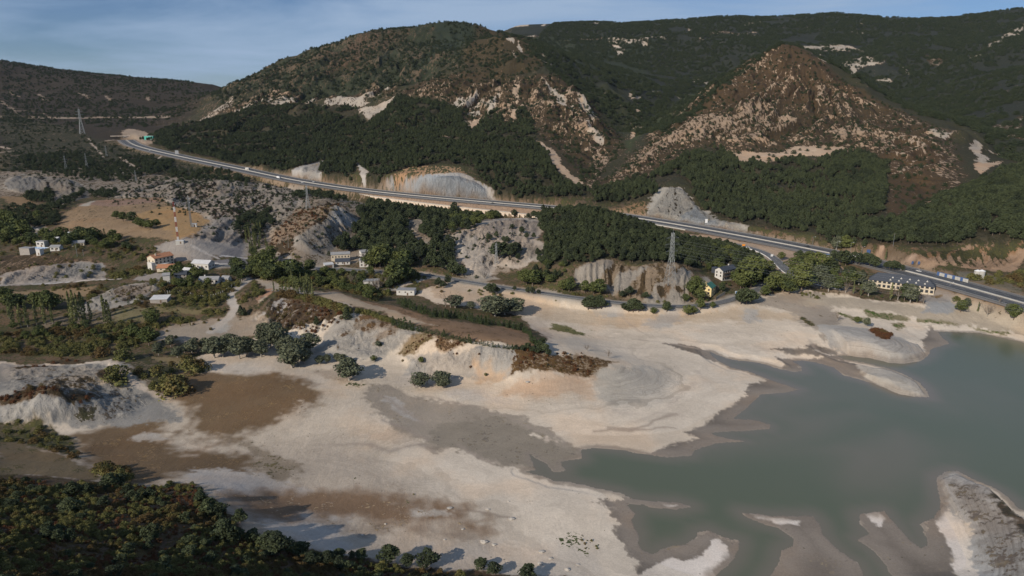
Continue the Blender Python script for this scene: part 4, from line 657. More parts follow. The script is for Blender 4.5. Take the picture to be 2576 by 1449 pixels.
def ground_material():
    t = NT('ground'); P = t.n('NewGeometry').outputs['Position']
    att = lambda n, o='Fac': t.n('Attribute', attribute_name=n).outputs[o]
    bare, scrub, cov, ter, far = att('bare', 'Color'), att('scrub', 'Color'), att('cover'), att('terrace'), att('far')
    vs_ = t.n('Mapping', {'Vector': P, 'Scale': (1, .36, .22), 'Rotation': (0, 0, .12)}).outputs[0]
    a1 = t.noise(vs_, .31, 5, .62, .35); a2 = t.noise(vs_, .045, 4, .6); nfar = t.math('ADD', t.math('MULTIPLY', a1, .72), t.math('MULTIPLY', a2, .28))
    b1 = t.noise(P, .62, 5, .62, .4); b2 = t.noise(P, .11, 3, .55); nnear = t.math('ADD', t.math('MULTIPLY', b1, .55), t.math('MULTIPLY', b2, .45))
    n = t.n('Mix', {0: far, 2: nnear, 3: nfar}, data_type='FLOAT').outputs[0]
    # noise sits in about .3 to .7: turn the wanted cover into a threshold
    thr = t.n('MapRange', {0: cov, 1: 0., 2: 1., 3: .27, 4: .70}).outputs[0]
    d = t.math('SUBTRACT', thr, n); fac = t.step(d, -.012, .016)
    v1 = t.noise(P, .035, 6, .6); v2 = t.noise(P, 1.3, 5, .7); v3 = t.noise(P, .006, 3, .5)
    var = t.math('ADD', t.math('ADD', t.math('MULTIPLY', v1, .55), t.math('MULTIPLY', v2, .55)), t.math('MULTIPLY', v3, .3)); var = t.n('MapRange', {0: var, 1: .45, 2: .95, 3: .72, 4: 1.28}).outputs[0]
    warm = t.step(t.noise(P, .018, 4, .55), .48, .62)
    bb = t.mix(t.math('MULTIPLY', warm, .35), bare, t.mix(1., bare, (1.12, .93, .76, 1), 'MULTIPLY'))
    z = t.n('SeparateXYZ', {0: P}).outputs[2]; zz = t.math('ADD', z, t.math('MULTIPLY', t.noise(P, .05, 3), 1.6))
    cz = t.n('CombineXYZ', {2: zz}).outputs[0]; rg = t.n('TexNoise', {'Vector': cz, 'Scale': 1.4, 'Detail': 4, 'Roughness': .8}).outputs['Fac']
    rgf = t.math('MULTIPLY', t.math('MULTIPLY', t.step(rg, .46, .60), ter), .5)
    bb = t.mix(rgf, bb, t.mix(1., bb, (.50, .48, .46, 1), 'MULTIPLY'))
    sv = t.noise(P, .35, 3, .6); sc = t.mix(t.step(sv, .42, .62), scrub, t.mix(1., scrub, (1.3, 1.24, 1.02, 1), 'MULTIPLY'))
    c = t.mix(fac, bb, sc); c = t.mix(1., c, t.n('CombineColor', {0: var, 1: var, 2: var}).outputs[0], 'MULTIPLY')
    vo = t.n('TexVoronoi', {'Vector': P, 'Scale': .42}, feature='F1'); dot = t.math('MULTIPLY', t.math('LESS_THAN', vo.outputs['Distance'], .17), t.math('GREATER_THAN', t.n('SeparateColor', {0: vo.outputs['Color']}).outputs[0], .80))
    dot = t.math('MULTIPLY', t.math('MULTIPLY', dot, t.step(t.noise(P, .022, 3), .50, .60)), t.math('SUBTRACT', 1., far)); c = t.mix(t.math('MULTIPLY', dot, .7), c, (.085, .075, .05, 1))
    pn = t.noise(P, .16, 7, .68, 1.2); pf = t.n('MapRange', {0: t.step(pn, .47, .56), 1: 0., 2: 1., 3: .97, 4: 1.025}).outputs[0]; c = t.mix(t.math('SUBTRACT', 1., far), c, t.mix(1., c, t.n('CombineColor', {0: pf, 1: pf, 2: pf}).outputs[0], 'MULTIPLY'))
    ri = att('rill'); rn = t.noise(t.n('Mapping', {'Vector': P, 'Scale': (1, 1, .12)}).outputs[0], .34, 5, .7, .8); rnf = t.n('MapRange', {0: rn, 1: .35, 2: .65, 3: .80, 4: 1.13}).outputs[0]
    c = t.mix(ri, c, t.mix(1., c, t.n('CombineColor', {0: rnf, 1: rnf, 2: rnf}).outputs[0], 'MULTIPLY')); fine = t.noise(P, 4.5, 4, .7); ff = t.n('MapRange', {0: fine, 1: .3, 2: .7, 3: .88, 4: 1.12}).outputs[0]
    c = t.mix(1., c, t.n('CombineColor', {0: ff, 1: ff, 2: ff}).outputs[0], 'MULTIPLY')
    hgt = t.math('ADD', t.math('ADD', t.math('MULTIPLY', fac, .5), t.math('MULTIPLY', t.math('MULTIPLY', ri, rn), 5.0)), t.math('ADD', t.math('MULTIPLY', v2, .35), t.math('MULTIPLY', a1, 1.2)))
    bdist = t.n('Mix', {0: far, 2: .35, 3: 2.6}, data_type='FLOAT').outputs[0]
    flat = t.step(z, .2, 3.)
    bmp = t.n('Bump', {'Strength': t.math('ADD', .15, t.math('MULTIPLY', flat, .6)), 'Distance': bdist, 'Height': hgt}).outputs[0]
    return t.out(t.n('BsdfPrincipled', {'Base Color': c, 'Roughness': .95, 'Specular IOR Level': .15, 'Normal': bmp}).outputs[0])
ground_me.materials.append(ground_material())
# ------------------------------------------------------------------ reservoir water: one sheet at z = 0
wg = Grid(260, 240); wx, wy = wg.X, wg.Y; sel = wg.r < 1400
wx, wy = wx[sel], wy[sel]; wme = grid_mesh('water', wx, wy, np.zeros_like(wx)); dw = sdf(LK, wx, wy, 5)
tur = 1 - sstep(0, 10, dw)
for p in (c5([(860,370),(560,400),(450,520),(700,560),(760,600),(300,640),(330,700),(100,760),(400,790),(900,720),(1300,520),(1250,500),(900,520),(1000,430)]), c5([(560,760),(900,700),(1500,620),(1700,760),(1500,900),(1150,1000),(1050,760)]), c5([(-200,1400),(60,1250),(560,1200),(560,1500),(-200,1600)])):
    q = sdf(flatpoly(p), *warp(wx, wy, 10), 20); tur = np.maximum(tur, sstep(-14, 18, q) * (.62 if len(p) < 8 else .7))
vattr(wme, 'turbid', tur)
water = bpy.data.objects.new('water', wme); COL.objects.link(water); tag(water, 'murky green reservoir water', kind='structure')
t = NT('water'); P = t.n('NewGeometry').outputs['Position']; ta = t.n('Attribute', attribute_name='turbid').outputs['Fac']
big = t.noise(P, .008, 3, .5, .8); tf = t.math('ADD', t.math('MULTIPLY', ta, .8), t.math('MULTIPLY', t.step(big, .5, .7), .30), clamp=True)
wc = t.mix(tf, (.094, .110, .073, 1), (.158, .140, .112, 1)); ws = t.n('Mapping', {'Vector': P, 'Scale': (1, .35, 1), 'Rotation': (0, 0, .5)}).outputs[0]
rip = t.n('Bump', {'Strength': .10, 'Distance': .3, 'Height': t.noise(ws, .9, 4, .6)}).outputs[0]
wme.materials.append(t.out(t.n('BsdfPrincipled', {'Base Color': wc, 'Roughness': .22, 'IOR': 1.33, 'Normal': rip}).outputs[0]))

# ================================================================== vegetation
def mat_leaf(name, c1, c2, c3=None, k=.55, rough=.85):
    t = NT(name); P = t.n('NewGeometry').outputs['Position']; rnd = t.n('ObjectInfo').outputs['Random']
    c = t.mix(rnd, c1 + (1,), c2 + (1,))
    if c3: c = t.mix(t.step(t.noise(P, .05, 3), .5, .62), c, c3 + (1,))
    n = t.noise(P, 1.1, 3, .7); v = t.n('MapRange', {0: n, 1: .3, 2: .7, 3: 1 - k, 4: 1 + k}).outputs[0]
    c = t.mix(1., c, t.n('CombineColor', {0: v, 1: v, 2: v}).outputs[0], 'MULTIPLY')
    return t.out(t.n('BsdfPrincipled', {'Base Color': c, 'Roughness': rough, 'Specular IOR Level': .2}).outputs[0])
def mat_plain(name, c, rough=.8, metal=0, var=.15, scale=1.5, emis=None):
    t = NT(name); P = t.n('NewGeometry').outputs['Position']; n = t.noise(P, scale, 5, .65); v = t.n('MapRange', {0: n, 1: .3, 2: .7, 3: 1 - var, 4: 1 + var}).outputs[0]
    c = t.mix(1., tuple(c) + (1,), t.n('CombineColor', {0: v, 1: v, 2: v}).outputs[0], 'MULTIPLY')
    return t.out(t.n('BsdfPrincipled', {'Base Color': c, 'Roughness': rough, 'Metallic': metal}).outputs[0])
ML = dict(pine=mat_leaf('pine_needles', (.046,.060,.030), (.070,.086,.040), (.036,.047,.026)), leaf=mat_leaf('green_leaves', (.068,.086,.028), (.115,.128,.040), (.052,.068,.028)), poplar=mat_leaf('poplar_leaves', (.10,.118,.048), (.15,.158,.06)),
          yellow=mat_leaf('yellowing_leaves', (.15,.15,.035), (.22,.19,.05)), willow=mat_leaf('grey_green_leaves', (.085,.098,.062), (.12,.13,.08)), rust=mat_leaf('rusty_heath', (.125,.052,.022), (.085,.045,.022), (.11,.085,.032)),
          bush=mat_leaf('olive_bush_leaves', (.100,.106,.036), (.160,.148,.050), (.110,.075,.030)), oak=mat_leaf('holm_oak_leaves', (.028,.040,.020), (.045,.056,.026)), cyp=mat_leaf('cypress_leaves', (.034,.055,.022), (.055,.072,.026)),
          twig=mat_leaf('bare_twigs', (.14,.115,.09), (.19,.15,.115)))
M_BARK = mat_plain('bark', (.14, .105, .08)); M_PBARK = mat_plain('pale_bark', (.30, .275, .24))
ICO = None
def ico_unit():
    global ICO
    if ICO is None:
        import bmesh; b = bmesh.new(); bmesh.ops.create_icosphere(b, subdivisions=1, radius=1); b.verts.ensure_lookup_table()
        ICO = (np.array([v.co[:] for v in b.verts]), [[v.index for v in f.verts] for f in b.faces]); b.free()
    return ICO
def raw_mesh(name, V, Fc, mat, smooth=False):
    me = bpy.data.meshes.new(name); me.from_pydata([tuple(v) for v in V], [], Fc); me.materials.append(mat)
    if smooth: me.polygons.foreach_set('use_smooth', np.ones(len(me.polygons), bool))
    me.update(); return me
def crown_mesh(name, kind, mat, rs, leaves=420):
    """unit-height tree: the crown fills a profile with small lumps and loose leaf sprays"""
    V, Fc = [], []; iv, ifc = ico_unit()
    prof = dict(pine=lambda t: .27 * (1 - t ** 2.1) ** .62 * (1 if t > .2 else .62 + t * 1.9), cone=lambda t: .24 * (1 - t) ** .8 * (.7 + .6 * min(t * 6, .5)), round=lambda t: .36 * math.sqrt(max(0., 1 - (2 * t - 1) ** 2)) * (1.1 - .2 * t),
                bush=lambda t: .62 * math.sqrt(max(0., 1 - t * t)), column=lambda t: .085 * math.sin(min(1., t * 1.1 + .2) * math.pi) ** .5 if t < .6 else .085 * (1 - t) ** .6 * 1.5, cyp=lambda t: .16 * (1 - t) ** .6)[kind]
    z0 = dict(pine=.30, cone=.10, round=.24, bush=-.05, column=.10, cyp=.02)[kind]
    nl = dict(pine=34, cone=30, round=40, bush=24, column=26, cyp=14)[kind]
    lean = rs.uniform(-.05, .05, 2); lob = rs.uniform(0, 6.28, 3)
    def pt(inner):
        t = rs.uniform(0, 1) ** (1.15 if kind in ('cone', 'pine') else 1.); a = rs.uniform(0, 6.283); r = prof(t) * (1 + .27 * math.sin(a * 2 + lob[0] + t * 5) + .20 * math.sin(a * 3 + lob[1] - t * 7)) * (rs.uniform(.15, .78) if inner else rs.uniform(.80, 1.12))
        return np.array([r * math.cos(a) + lean[0] * t, r * math.sin(a) + lean[1] * t, z0 + (1 - z0) * t * (.93 if inner else 1)]), prof(t)
    for _ in range(nl):
        c, r = pt(True); s = max(.025, r * rs.uniform(.24, .42)); b = len(V); sc = np.array([1, 1, .62]) * s
        for v in iv: V.append(c + v * sc * rs.uniform(.72, 1.28))
        Fc += [[b + i for i in f] for f in ifc]
    ls = dict(pine=.044, cone=.042, round=.044, bush=.070, column=.030, cyp=.032)[kind]
    for _ in range(leaves):
        c, r = pt(False); s = ls * rs.uniform(.6, 1.5); q = rs.normal(size=(2, 3)); u = q[0] / np.linalg.norm(q[0]); w = np.cross(u, q[1]); w /= np.linalg.norm(w); b = len(V)
        V.extend([c - u * s, c + u * s * .8 + w * s * .4, c + w * s * .9 + u * .1 * s]); Fc.append([b, b + 1, b + 2])
        if rs.random() < .5: V.append(c - w * s * .7); Fc.append([b, b + 3, b + 1])
    V = np.array(V)
    if kind == 'bush': V[:, 2] = np.maximum(V[:, 2], -.08)
    return raw_mesh(name, V, Fc, mat)
def twig_mesh(name, mat, rs, n=120):
    V, Fc = [], []
    def seg(a, b, w):
        d = b - a; u = np.cross(d, rs.normal(size=3)); u /= np.linalg.norm(u) + 1e-9; v = np.cross(d, u); v /= np.linalg.norm(v) + 1e-9; k = len(V)
        V.extend([a + u * w, a - u * w * .5 + v * w, a - u * w * .5 - v * w, b]); Fc.extend([[k, k + 1, k + 3], [k + 1, k + 2, k + 3], [k + 2, k, k + 3]])
    for _ in range(9):
        a = np.array([0, 0, .18]); d = np.array([rs.normal() * .5, rs.normal() * .5, 1.1]); d /= np.linalg.norm(d); L = rs.uniform(.5, .82); b = a + d * L; seg(a, b, .014)
        for _ in range(n // 9):
            t = rs.uniform(.3, 1); p = a + (b - a) * t; e = d + rs.normal(size=3) * .6; e[2] = abs(e[2]); e /= np.linalg.norm(e); seg(p, p + e * rs.uniform(.1, .28), .006)
    return raw_mesh(name, np.array(V), Fc, mat)
def trunk_mesh(name, mat, rs, h=.6, r=.022, limbs=3):
    V, Fc = [], []
    def tube(P, Rr, k=6):
        b0 = len(V)
        for p, q in zip(P, Rr):
            for i in range(k): V.append([p[0] + q * math.cos(i * 6.2832 / k), p[1] + q * math.sin(i * 6.2832 / k), p[2]])
        for j in range(len(P) - 1):
            for i in range(k): a = b0 + j * k + i; b = b0 + j * k + (i + 1) % k; Fc.append([a, b, b + k, a + k])
    bx, by = rs.uniform(-.03, .03, 2)
    tube([(0, 0, -.06), (bx * .3, by * .3, h * .4), (bx, by, h)], [r * 1.25, r * .9, r * .4])
    for _ in range(limbs):
        a = rs.uniform(0, 6.28); z = rs.uniform(.35, .8) * h; tube([(bx * .5, by * .5, z), (math.cos(a) * .08, math.sin(a) * .08, z + .09), (math.cos(a) * .16, math.sin(a) * .16, z + .2)], [r * .5, r * .35, r * .15], 4)
    return raw_mesh(name, V, Fc, mat, True)
SPEC = dict(pine_tree=('pine', ML['pine'], M_BARK, .62, .020, 'pine tree', 800, 4), oak_tree=('round', ML['oak'], M_BARK, .45, .03, 'oak tree', 420, 2), leafy_tree=('round', ML['leaf'], M_BARK, .5, .026, 'tree', 900, 4), poplar_tree=('column', ML['poplar'], M_PBARK, .7, .014, 'poplar', 520, 3),
            yellow_tree=('column', ML['yellow'], M_PBARK, .6, .02, 'tree', 420, 1), willow_tree=('round', ML['willow'], M_PBARK, .42, .032, 'willow', 1000, 3), cypress_tree=('cyp', ML['cyp'], M_BARK, .3, .02, 'cypress', 320, 2), fir_tree=('cone', ML['pine'], M_BARK, .5, .02, 'fir tree', 420, 2),
            bush=('bush', ML['bush'], M_BARK, .25, .03, 'bush', 560, 4), heath_bush=('bush', ML['rust'], M_BARK, .2, .02, 'bush', 330, 3), holm_oak_bush=('bush', ML['oak'], M_BARK, .2, .02, 'bush', 300, 2), bare_tree=('bare', ML['twig'], M_PBARK, .5, .02, 'bare tree', 0, 2))
PROTO = {}
for si, (sp_, a) in enumerate(SPEC.items()):
    PROTO[sp_] = []
    for k in range(a[7]):
        rs = np.random.default_rng(100 * si + k)
        cr = twig_mesh('crown_' + sp_, a[1], rs) if a[0] == 'bare' else crown_mesh('crown_' + sp_, a[0], a[1], rs, a[6])
        PROTO[sp_].append((cr, trunk_mesh('trunk_' + sp_, a[2], rs, a[3], a[4], 0 if a[0] in ('bush', 'cyp', 'column') else 3)))
rng = np.random.default_rng(5)
KEEP = []                               # (sp, x, y, z, h, wide, label, group)
def add_plants(sp, XYZ, hh, wide, label, group):
    for p, h, w in zip(XYZ, hh, wide): KEEP.append((sp, p[0], p[1], p[2], h, w, label, group))
def scatter(P, dens, clump=0, cs=12, seed=0):
    """P: outline in world x, y; clump 0..1 keeps only noisy patches"""
    x0, y0 = P.min(0); x1, y1 = P.max(0); n = int((x1 - x0) * (y1 - y0) * dens); r = np.random.default_rng(seed + 77); xy = r.uniform((x0, y0), (x1, y1), (n, 2))
    wx_, wy_ = warp(xy[:, 0], xy[:, 1], min(12, max(2., (x1 - x0) / 60)), seed); s = sdf(P, wx_, wy_); k = s > r.uniform(-3, 0, n) * 0
    if clump: k &= (fbm(xy[:, 0] / cs, xy[:, 1] / cs, seed, 3, .6) * .5 + .5 + r.uniform(-.06, .06, n)) > (.35 + .3 * clump)
    xy = xy[k]; th = np.arctan2(xy[:, 0], xy[:, 1]); return xy[abs(th) < R(47)]
VEG_SEED = [0]
AVOID = [(oldr, 7), (slip, 8), (mway, 23)]
def veg(sp, pts, dens, h0, h1, label, group, clump=0, cs=12, wide=(1, 1.3), world=None):
    VEG_SEED[0] += 1; P = wpoly(pts) if world is None else world; xy = scatter(P, dens, clump, cs, VEG_SEED[0]); n = len(xy)
    if not n: return
    z = sample(H, xy[:, 0], xy[:, 1]); k = (z > .3) | (sdf(LK, xy[:, 0], xy[:, 1]) < -2)
    for L, w in AVOID:
        k &= dline(L, xy[:, 0], xy[:, 1], 40)[0] > w
    for bx, by, br, fr_ in BUILT: k &= (np.hypot(xy[:, 0] - bx, xy[:, 1] - by) > br) & ~((abs(xy[:, 0] / xy[:, 1] - bx / by) < br / by * .8) & (xy[:, 1] < by) & (xy[:, 1] > by - fr_))
    xy, z = xy[k], z[k]; n = len(xy); r = np.random.default_rng(VEG_SEED[0]); h = h0 + (h1 - h0) * r.random(n) ** 1.4
    add_plants(sp, np.column_stack([xy, z]), h, r.uniform(wide[0], wide[1], n), label, group)
def plant(sp, pts, label, group=None, wide=(1, 1.2)):
    """pts: (px, py of the foot, height in px)"""
    if sp == 'poplar_tree': wide = (.6, .85)
    p = np.array(pts, float); q = march(p[:, 0], p[:, 1], H); d = np.linalg.norm(q - np.array([0, 0, CAM_H]), axis=1); h = p[:, 2] * d / F * 1.04
    for bx, by, br, fr_ in BUILT:
        m = (abs(q[:, 0] / q[:, 1] - bx / by) < br / by * .75) & (q[:, 1] < by + 2) & (q[:, 1] > by - fr_ * 1.5); h[m] = np.minimum(h[m], 2.6); h[np.hypot(q[:, 0] - bx, q[:, 1] - by) < br * .8] = .6
    add_plants(sp, q, h, rng.uniform(wide[0], wide[1], len(p)), label, group)
BUILT = []
# ================================================================== roads, buildings, masts, vehicles
M = dict(asphalt=mat_plain('asphalt', (.105,.108,.112), .9, 0, .12, .3), asphalt_new=mat_plain('dark_asphalt', (.060,.063,.067), .85, 0, .15, .3), line=mat_plain('road_paint', (.42,.42,.41), .7, 0, .1), conc=mat_plain('concrete', (.60,.50,.40), .9, 0, .22, .35), conc2=mat_plain('pale_concrete', (.40,.39,.36), .9, 0, .12, .4), galv=mat_plain('galvanised_steel', (.30,.31,.32), .45, .6),
         white=mat_plain('white_render', (.53,.515,.48), .85, 0, .07, .6), cream=mat_plain('cream_render', (.54,.47,.36), .85, 0, .08, .6), yellow=mat_plain('yellow_render', (.66,.53,.27), .85, 0, .06, .6), grey=mat_plain('grey_blockwork', (.30,.275,.245), .9, 0, .18, .8), terra=mat_plain('terracotta_tiles', (.36,.165,.085), .85, 0, .22, 1.1), slate=mat_plain('slate_roof', (.045,.052,.065), .6, 0, .18, 1.1),
         green=mat_plain('green_sheet_roof', (.035,.14,.095), .5, 0, .1, .8), groof=mat_plain('grey_roof', (.25,.25,.25), .8, 0, .18, .8), proof=mat_plain('pale_sheet_roof', (.50,.50,.50), .6, 0, .15, .7), rroof=mat_plain('dull_red_roof', (.20,.07,.05), .8, 0, .2, .8), glass=mat_plain('dark_glass', (.03,.036,.042), .2, 0, .1), frame=mat_plain('window_frame', (.16,.12,.09), .7), wood=mat_plain('weathered_wood', (.15,.10,.065), .85), pool=mat_plain('pool_water', (.06,.30,.62), .1, 0, .1),
         red=mat_plain('red_paint', (.28,.06,.045), .6), wpaint=mat_plain('white_paint', (.75,.75,.74), .5), lattice=mat_plain('lattice_steel', (.25,.27,.28), .5, .5), orange=mat_plain('orange_panel', (.75,.28,.02), .6), blue=mat_plain('blue_panel', (.06,.11,.24), .6), blue2=mat_plain('sign_blue', (.03,.20,.50), .6), black=mat_plain('black_rubber', (.02,.02,.02), .8), carw=mat_plain('white_car_paint', (.72,.72,.72), .35), card=mat_plain('dark_car_paint', (.03,.035,.045), .3), carr=mat_plain('red_truck_paint', (.35,.05,.03), .4), stone=mat_plain('pale_rock', (.38,.35,.31), .95, 0, .25, 1.5), teal=mat_plain('teal_cladding', (.05,.36,.29), .5), bore_black=mat_plain('bore_shade_and_arrow_black', (.03,.03,.03), .9), stonew=mat_plain('rubble_wall', (.25,.23,.20), .95, 0, .3, 1.2))
class MB:
    def __init__(s): s.V, s.F = [], []
    def box(s, x0, x1, y0, y1, z0, z1):
        b = len(s.V); s.V += [(x, y, z) for z in (z0, z1) for y in (y0, y1) for x in (x0, x1)]
        s.F += [[b + i for i in f] for f in ((0, 2, 3, 1), (4, 5, 7, 6), (0, 1, 5, 4), (2, 6, 7, 3), (0, 4, 6, 2), (1, 3, 7, 5))]; return s
    def poly(s, pts, *faces): b = len(s.V); s.V += list(pts); s.F += [[b + i for i in f] for f in faces]; return s
    def bar(s, a, b_, w):
        a, b_ = Vector(a), Vector(b_); d = (b_ - a).normalized(); u = d.orthogonal().normalized() * w / 2; v = d.cross(u).normalized() * w / 2; k = len(s.V)
        for p in (a, b_): s.V += [tuple(p + u + v), tuple(p - u + v), tuple(p - u - v), tuple(p + u - v)]
        s.F += [[k, k + 1, k + 5, k + 4], [k + 1, k + 2, k + 6, k + 5], [k + 2, k + 3, k + 7, k + 6], [k + 3, k, k + 4, k + 7], [k + 3, k + 2, k + 1, k], [k + 4, k + 5, k + 6, k + 7]]; return s
    def cyl(s, x, y, z0, z1, r, r2=None, n=12):
        r2 = r if r2 is None else r2; k = len(s.V)
        for z, q in ((z0, r), (z1, r2)): s.V += [(x + q * math.cos(i * 6.2832 / n), y + q * math.sin(i * 6.2832 / n), z) for i in range(n)]
        s.F += [[k + i, k + (i + 1) % n, k + n + (i + 1) % n, k + n + i] for i in range(n)] + [[k + n + i for i in range(n)], [k + i for i in range(n)][::-1]]; return s
    def build(s, name, mat, parent=None):
        me = bpy.data.meshes.new(name); me.from_pydata(s.V, [], s.F); me.materials.append(mat); me.update(); o = bpy.data.objects.new(name, me); COL.objects.link(o)
        if parent: o.parent = parent
        return o
def root(name, loc, rot, label, cat, group=None):
    o = bpy.data.objects.new(name, None); COL.objects.link(o); o.location = loc; o.rotation_euler = (0, 0, R(rot)); o.empty_display_size = .2; tag(o, label, cat, group); return o
def spot(px, py): return march([px], [py], H)[0]
# --- roads
def offs(L, d):
    T = np.gradient(L[:, :2], axis=0); T /= np.linalg.norm(T, axis=1)[:, None] + 1e-9; N = np.column_stack([T[:, 1], -T[:, 0]]); N *= np.sign(-(N * L[:, :2]).sum(1))[len(L) // 2]; return L[:, :2] + N * d
def ribbon(mb, L, d0, d1, dz, i0=0, i1=None, dz1=None):
    A_, B_ = offs(L, d0)[i0:i1], offs(L, d1)[i0:i1]; z = L[i0:i1, 2]; b = len(mb.V); n = len(A_)
    for i in range(n): mb.V += [(A_[i][0], A_[i][1], z[i] + dz), (B_[i][0], B_[i][1], z[i] + (dz if dz1 is None else dz1))]
    mb.F += [[b + 2 * i, b + 2 * i + 1, b + 2 * i + 3, b + 2 * i + 2] for i in range(n - 1)]
def solid_ribbon(mb, L, d0, d1, z0, z1, i0=0, i1=None):
    n0 = len(mb.V); ribbon(mb, L, d0, d1, z1, i0, i1); ribbon(mb, L, d0, d1, z0, i0, i1); n = (len(mb.V) - n0) // 4; t, b = n0, n0 + 2 * n
    for i in range(n - 1):
        mb.F += [[t + 2 * i, t + 2 * i + 2, b + 2 * i + 2, b + 2 * i], [t + 2 * i + 1, b + 2 * i + 1, b + 2 * i + 3, t + 2 * i + 3]]
    mb.F += [[t, b, b + 1, t + 1], [t + 2 * n - 2, t + 2 * n - 1, b + 2 * n - 1, b + 2 * n - 2]]
def dashes(mb, L, d, w, dz, on, off, i0=0, i1=None):
    S_ = L[i0:i1]; s = np.concatenate([[0], np.cumsum(np.linalg.norm(np.diff(S_[:, :2], axis=0), axis=1))]); a = 0
    A_, B_ = offs(L, d - w / 2)[i0:i1], offs(L, d + w / 2)[i0:i1]
    while a < s[-1] - on:
        q = []
        for t_ in (a, a + on):
            for Q in (A_, B_): q.append((np.interp(t_, s, Q[:, 0]), np.interp(t_, s, Q[:, 1]), np.interp(t_, s, S_[:, 2]) + dz))
        mb.poly(q, (0, 1, 3, 2)); a += on + off
mb = MB()
for a, b in ((-15, -2.5), (2.5, 15)): solid_ribbon(mb, mway, a, b, -.6, .12)
road = mb.build('motorway_road', M['asphalt_new']); tag(road, kind='structure')
lm = MB()
for d in (-14.2, -3.6, 3.6, 13.2): ribbon(lm, mway, d - .16, d + .16, .135)
dashes(lm, mway, -9, .22, .135, 5, 7); dashes(lm, mway, 8.2, .22, .135, 5, 7)
n_ = len(mway); i_ = int(n_ * .60); dashes(lm, mway, 12.0, .5, .14, 3, 3.5, i_, int(n_ * .82))
lm.build('lane_marking', M['line'], road)
sh = MB(); ribbon(sh, mway, 15.05, 21, .02); ribbon(sh, mway, -19, -15.05, .02); ribbon(sh, mway, -2.45, 2.45, .02); sh.build('shoulder', mat_plain('gravel_shoulder', (.19, .17, .15), .95, 0, .2, .5), road)
def railing(L, d, name, label, cat, mat=M['galv'], h0=.5, h1=.75, i0=0, i1=None, post=8):
    r_ = root(name, (0, 0, 0), 0, label, cat); a = MB(); solid_ribbon(a, L, d - .05, d + .05, h0, h1, i0, i1); a.build('rail', mat, r_); p = MB(); O = offs(L, d)[i0:i1]; zz = L[i0:i1, 2]
    for k in range(0, len(O), post): p.box(O[k][0] - .08, O[k][0] + .08, O[k][1] - .08, O[k][1] + .08, zz[k] - .3, zz[k] + h0)
    q = p.build('posts', M['lattice'], r_); q['kind'] = 'stuff'
railing(mway, 16.2, 'guardrail', 'long steel guardrail on the valley side of the motorway', 'guardrail', h1=1.0); railing(mway, -16.0, 'guardrail', 'long steel guardrail on the mountain side of the motorway', 'guardrail', h1=1.0); 
med = MB(); solid_ribbon(med, mway, -.3, .3, 0, .9); tag(med.build('median_barrier', M['conc2']), 'pale concrete barrier down the middle of the motorway', 'barrier')
wl = root('retaining_wall', (0, 0, 0), 0, 'long pale concrete retaining wall below the motorway', 'wall'); a = MB(); solid_ribbon(a, wallL, -.2, .6, -7.5, -.1); a.build('wall_face', M['conc'], wl); a = MB(); solid_ribbon(a, wallL, -.4, .9, -.1, .35); a.build('coping', M['conc2'], wl)
p = MB(); O = offs(wallL, .7)
for k in range(0, len(wallL), 3): p.box(O[k][0] - .2, O[k][0] + .2, O[k][1] - .12, O[k][1] + .12, wallL[k, 2] - 7, wallL[k, 2] - .1)
q = p.build('ribs', M['conc'], wl); q['kind'] = 'stuff'
i2, i3 = [int(np.argmin(np.hypot(*(mway[:, :2] - at_z(a, b, c)[:2]).T))) for a, b, c in ((1560, 542, 29), (1760, 576, 25))]
wl = MB(); solid_ribbon(wl, mway, 20.5, 21.1, -2.2, .9, i2, i3); tag(wl.build('parapet', M['conc2']), 'low white parapet beside the motorway right of the knoll', 'parapet')
mb = MB(); solid_ribbon(mb, oldr, -3.6, 3.6, -.5, .10); o = mb.build('valley_road', M['asphalt']); tag(o, kind='structure'); lm = MB()
for d in (-3.3, 3.3): ribbon(lm, oldr, d - .09, d + .09, .115)
dashes(lm, oldr, 0, .14, .115, 4, 6); lm.build('lane_marking', M['line'], o)
railing(oldr, 4.3, 'guardrail', 'low steel guardrail along the lake side of the old valley road', 'guardrail', h0=.4, h1=.8, i0=int(len(oldr) * .32), i1=int(len(oldr) * .86), post=2)
mb = MB(); solid_ribbon(mb, slip, -4.6, 4.6, -.5, .10); o = mb.build('slip_road', M['asphalt']); tag(o, kind='structure'); lm = MB()
for d in (-4.2, 4.2): ribbon(lm, slip, d - .12, d + .12, .115)
dashes(lm, slip, 0, .16, .115, 4, 5); lm.build('lane_marking', M['line'], o)
railing(slip, 5.4, 'guardrail', 'pale guardrail round the bend of the slip road', 'guardrail', M['wpaint'], .3, 1.0, int(len(slip) * .3), None, 3)
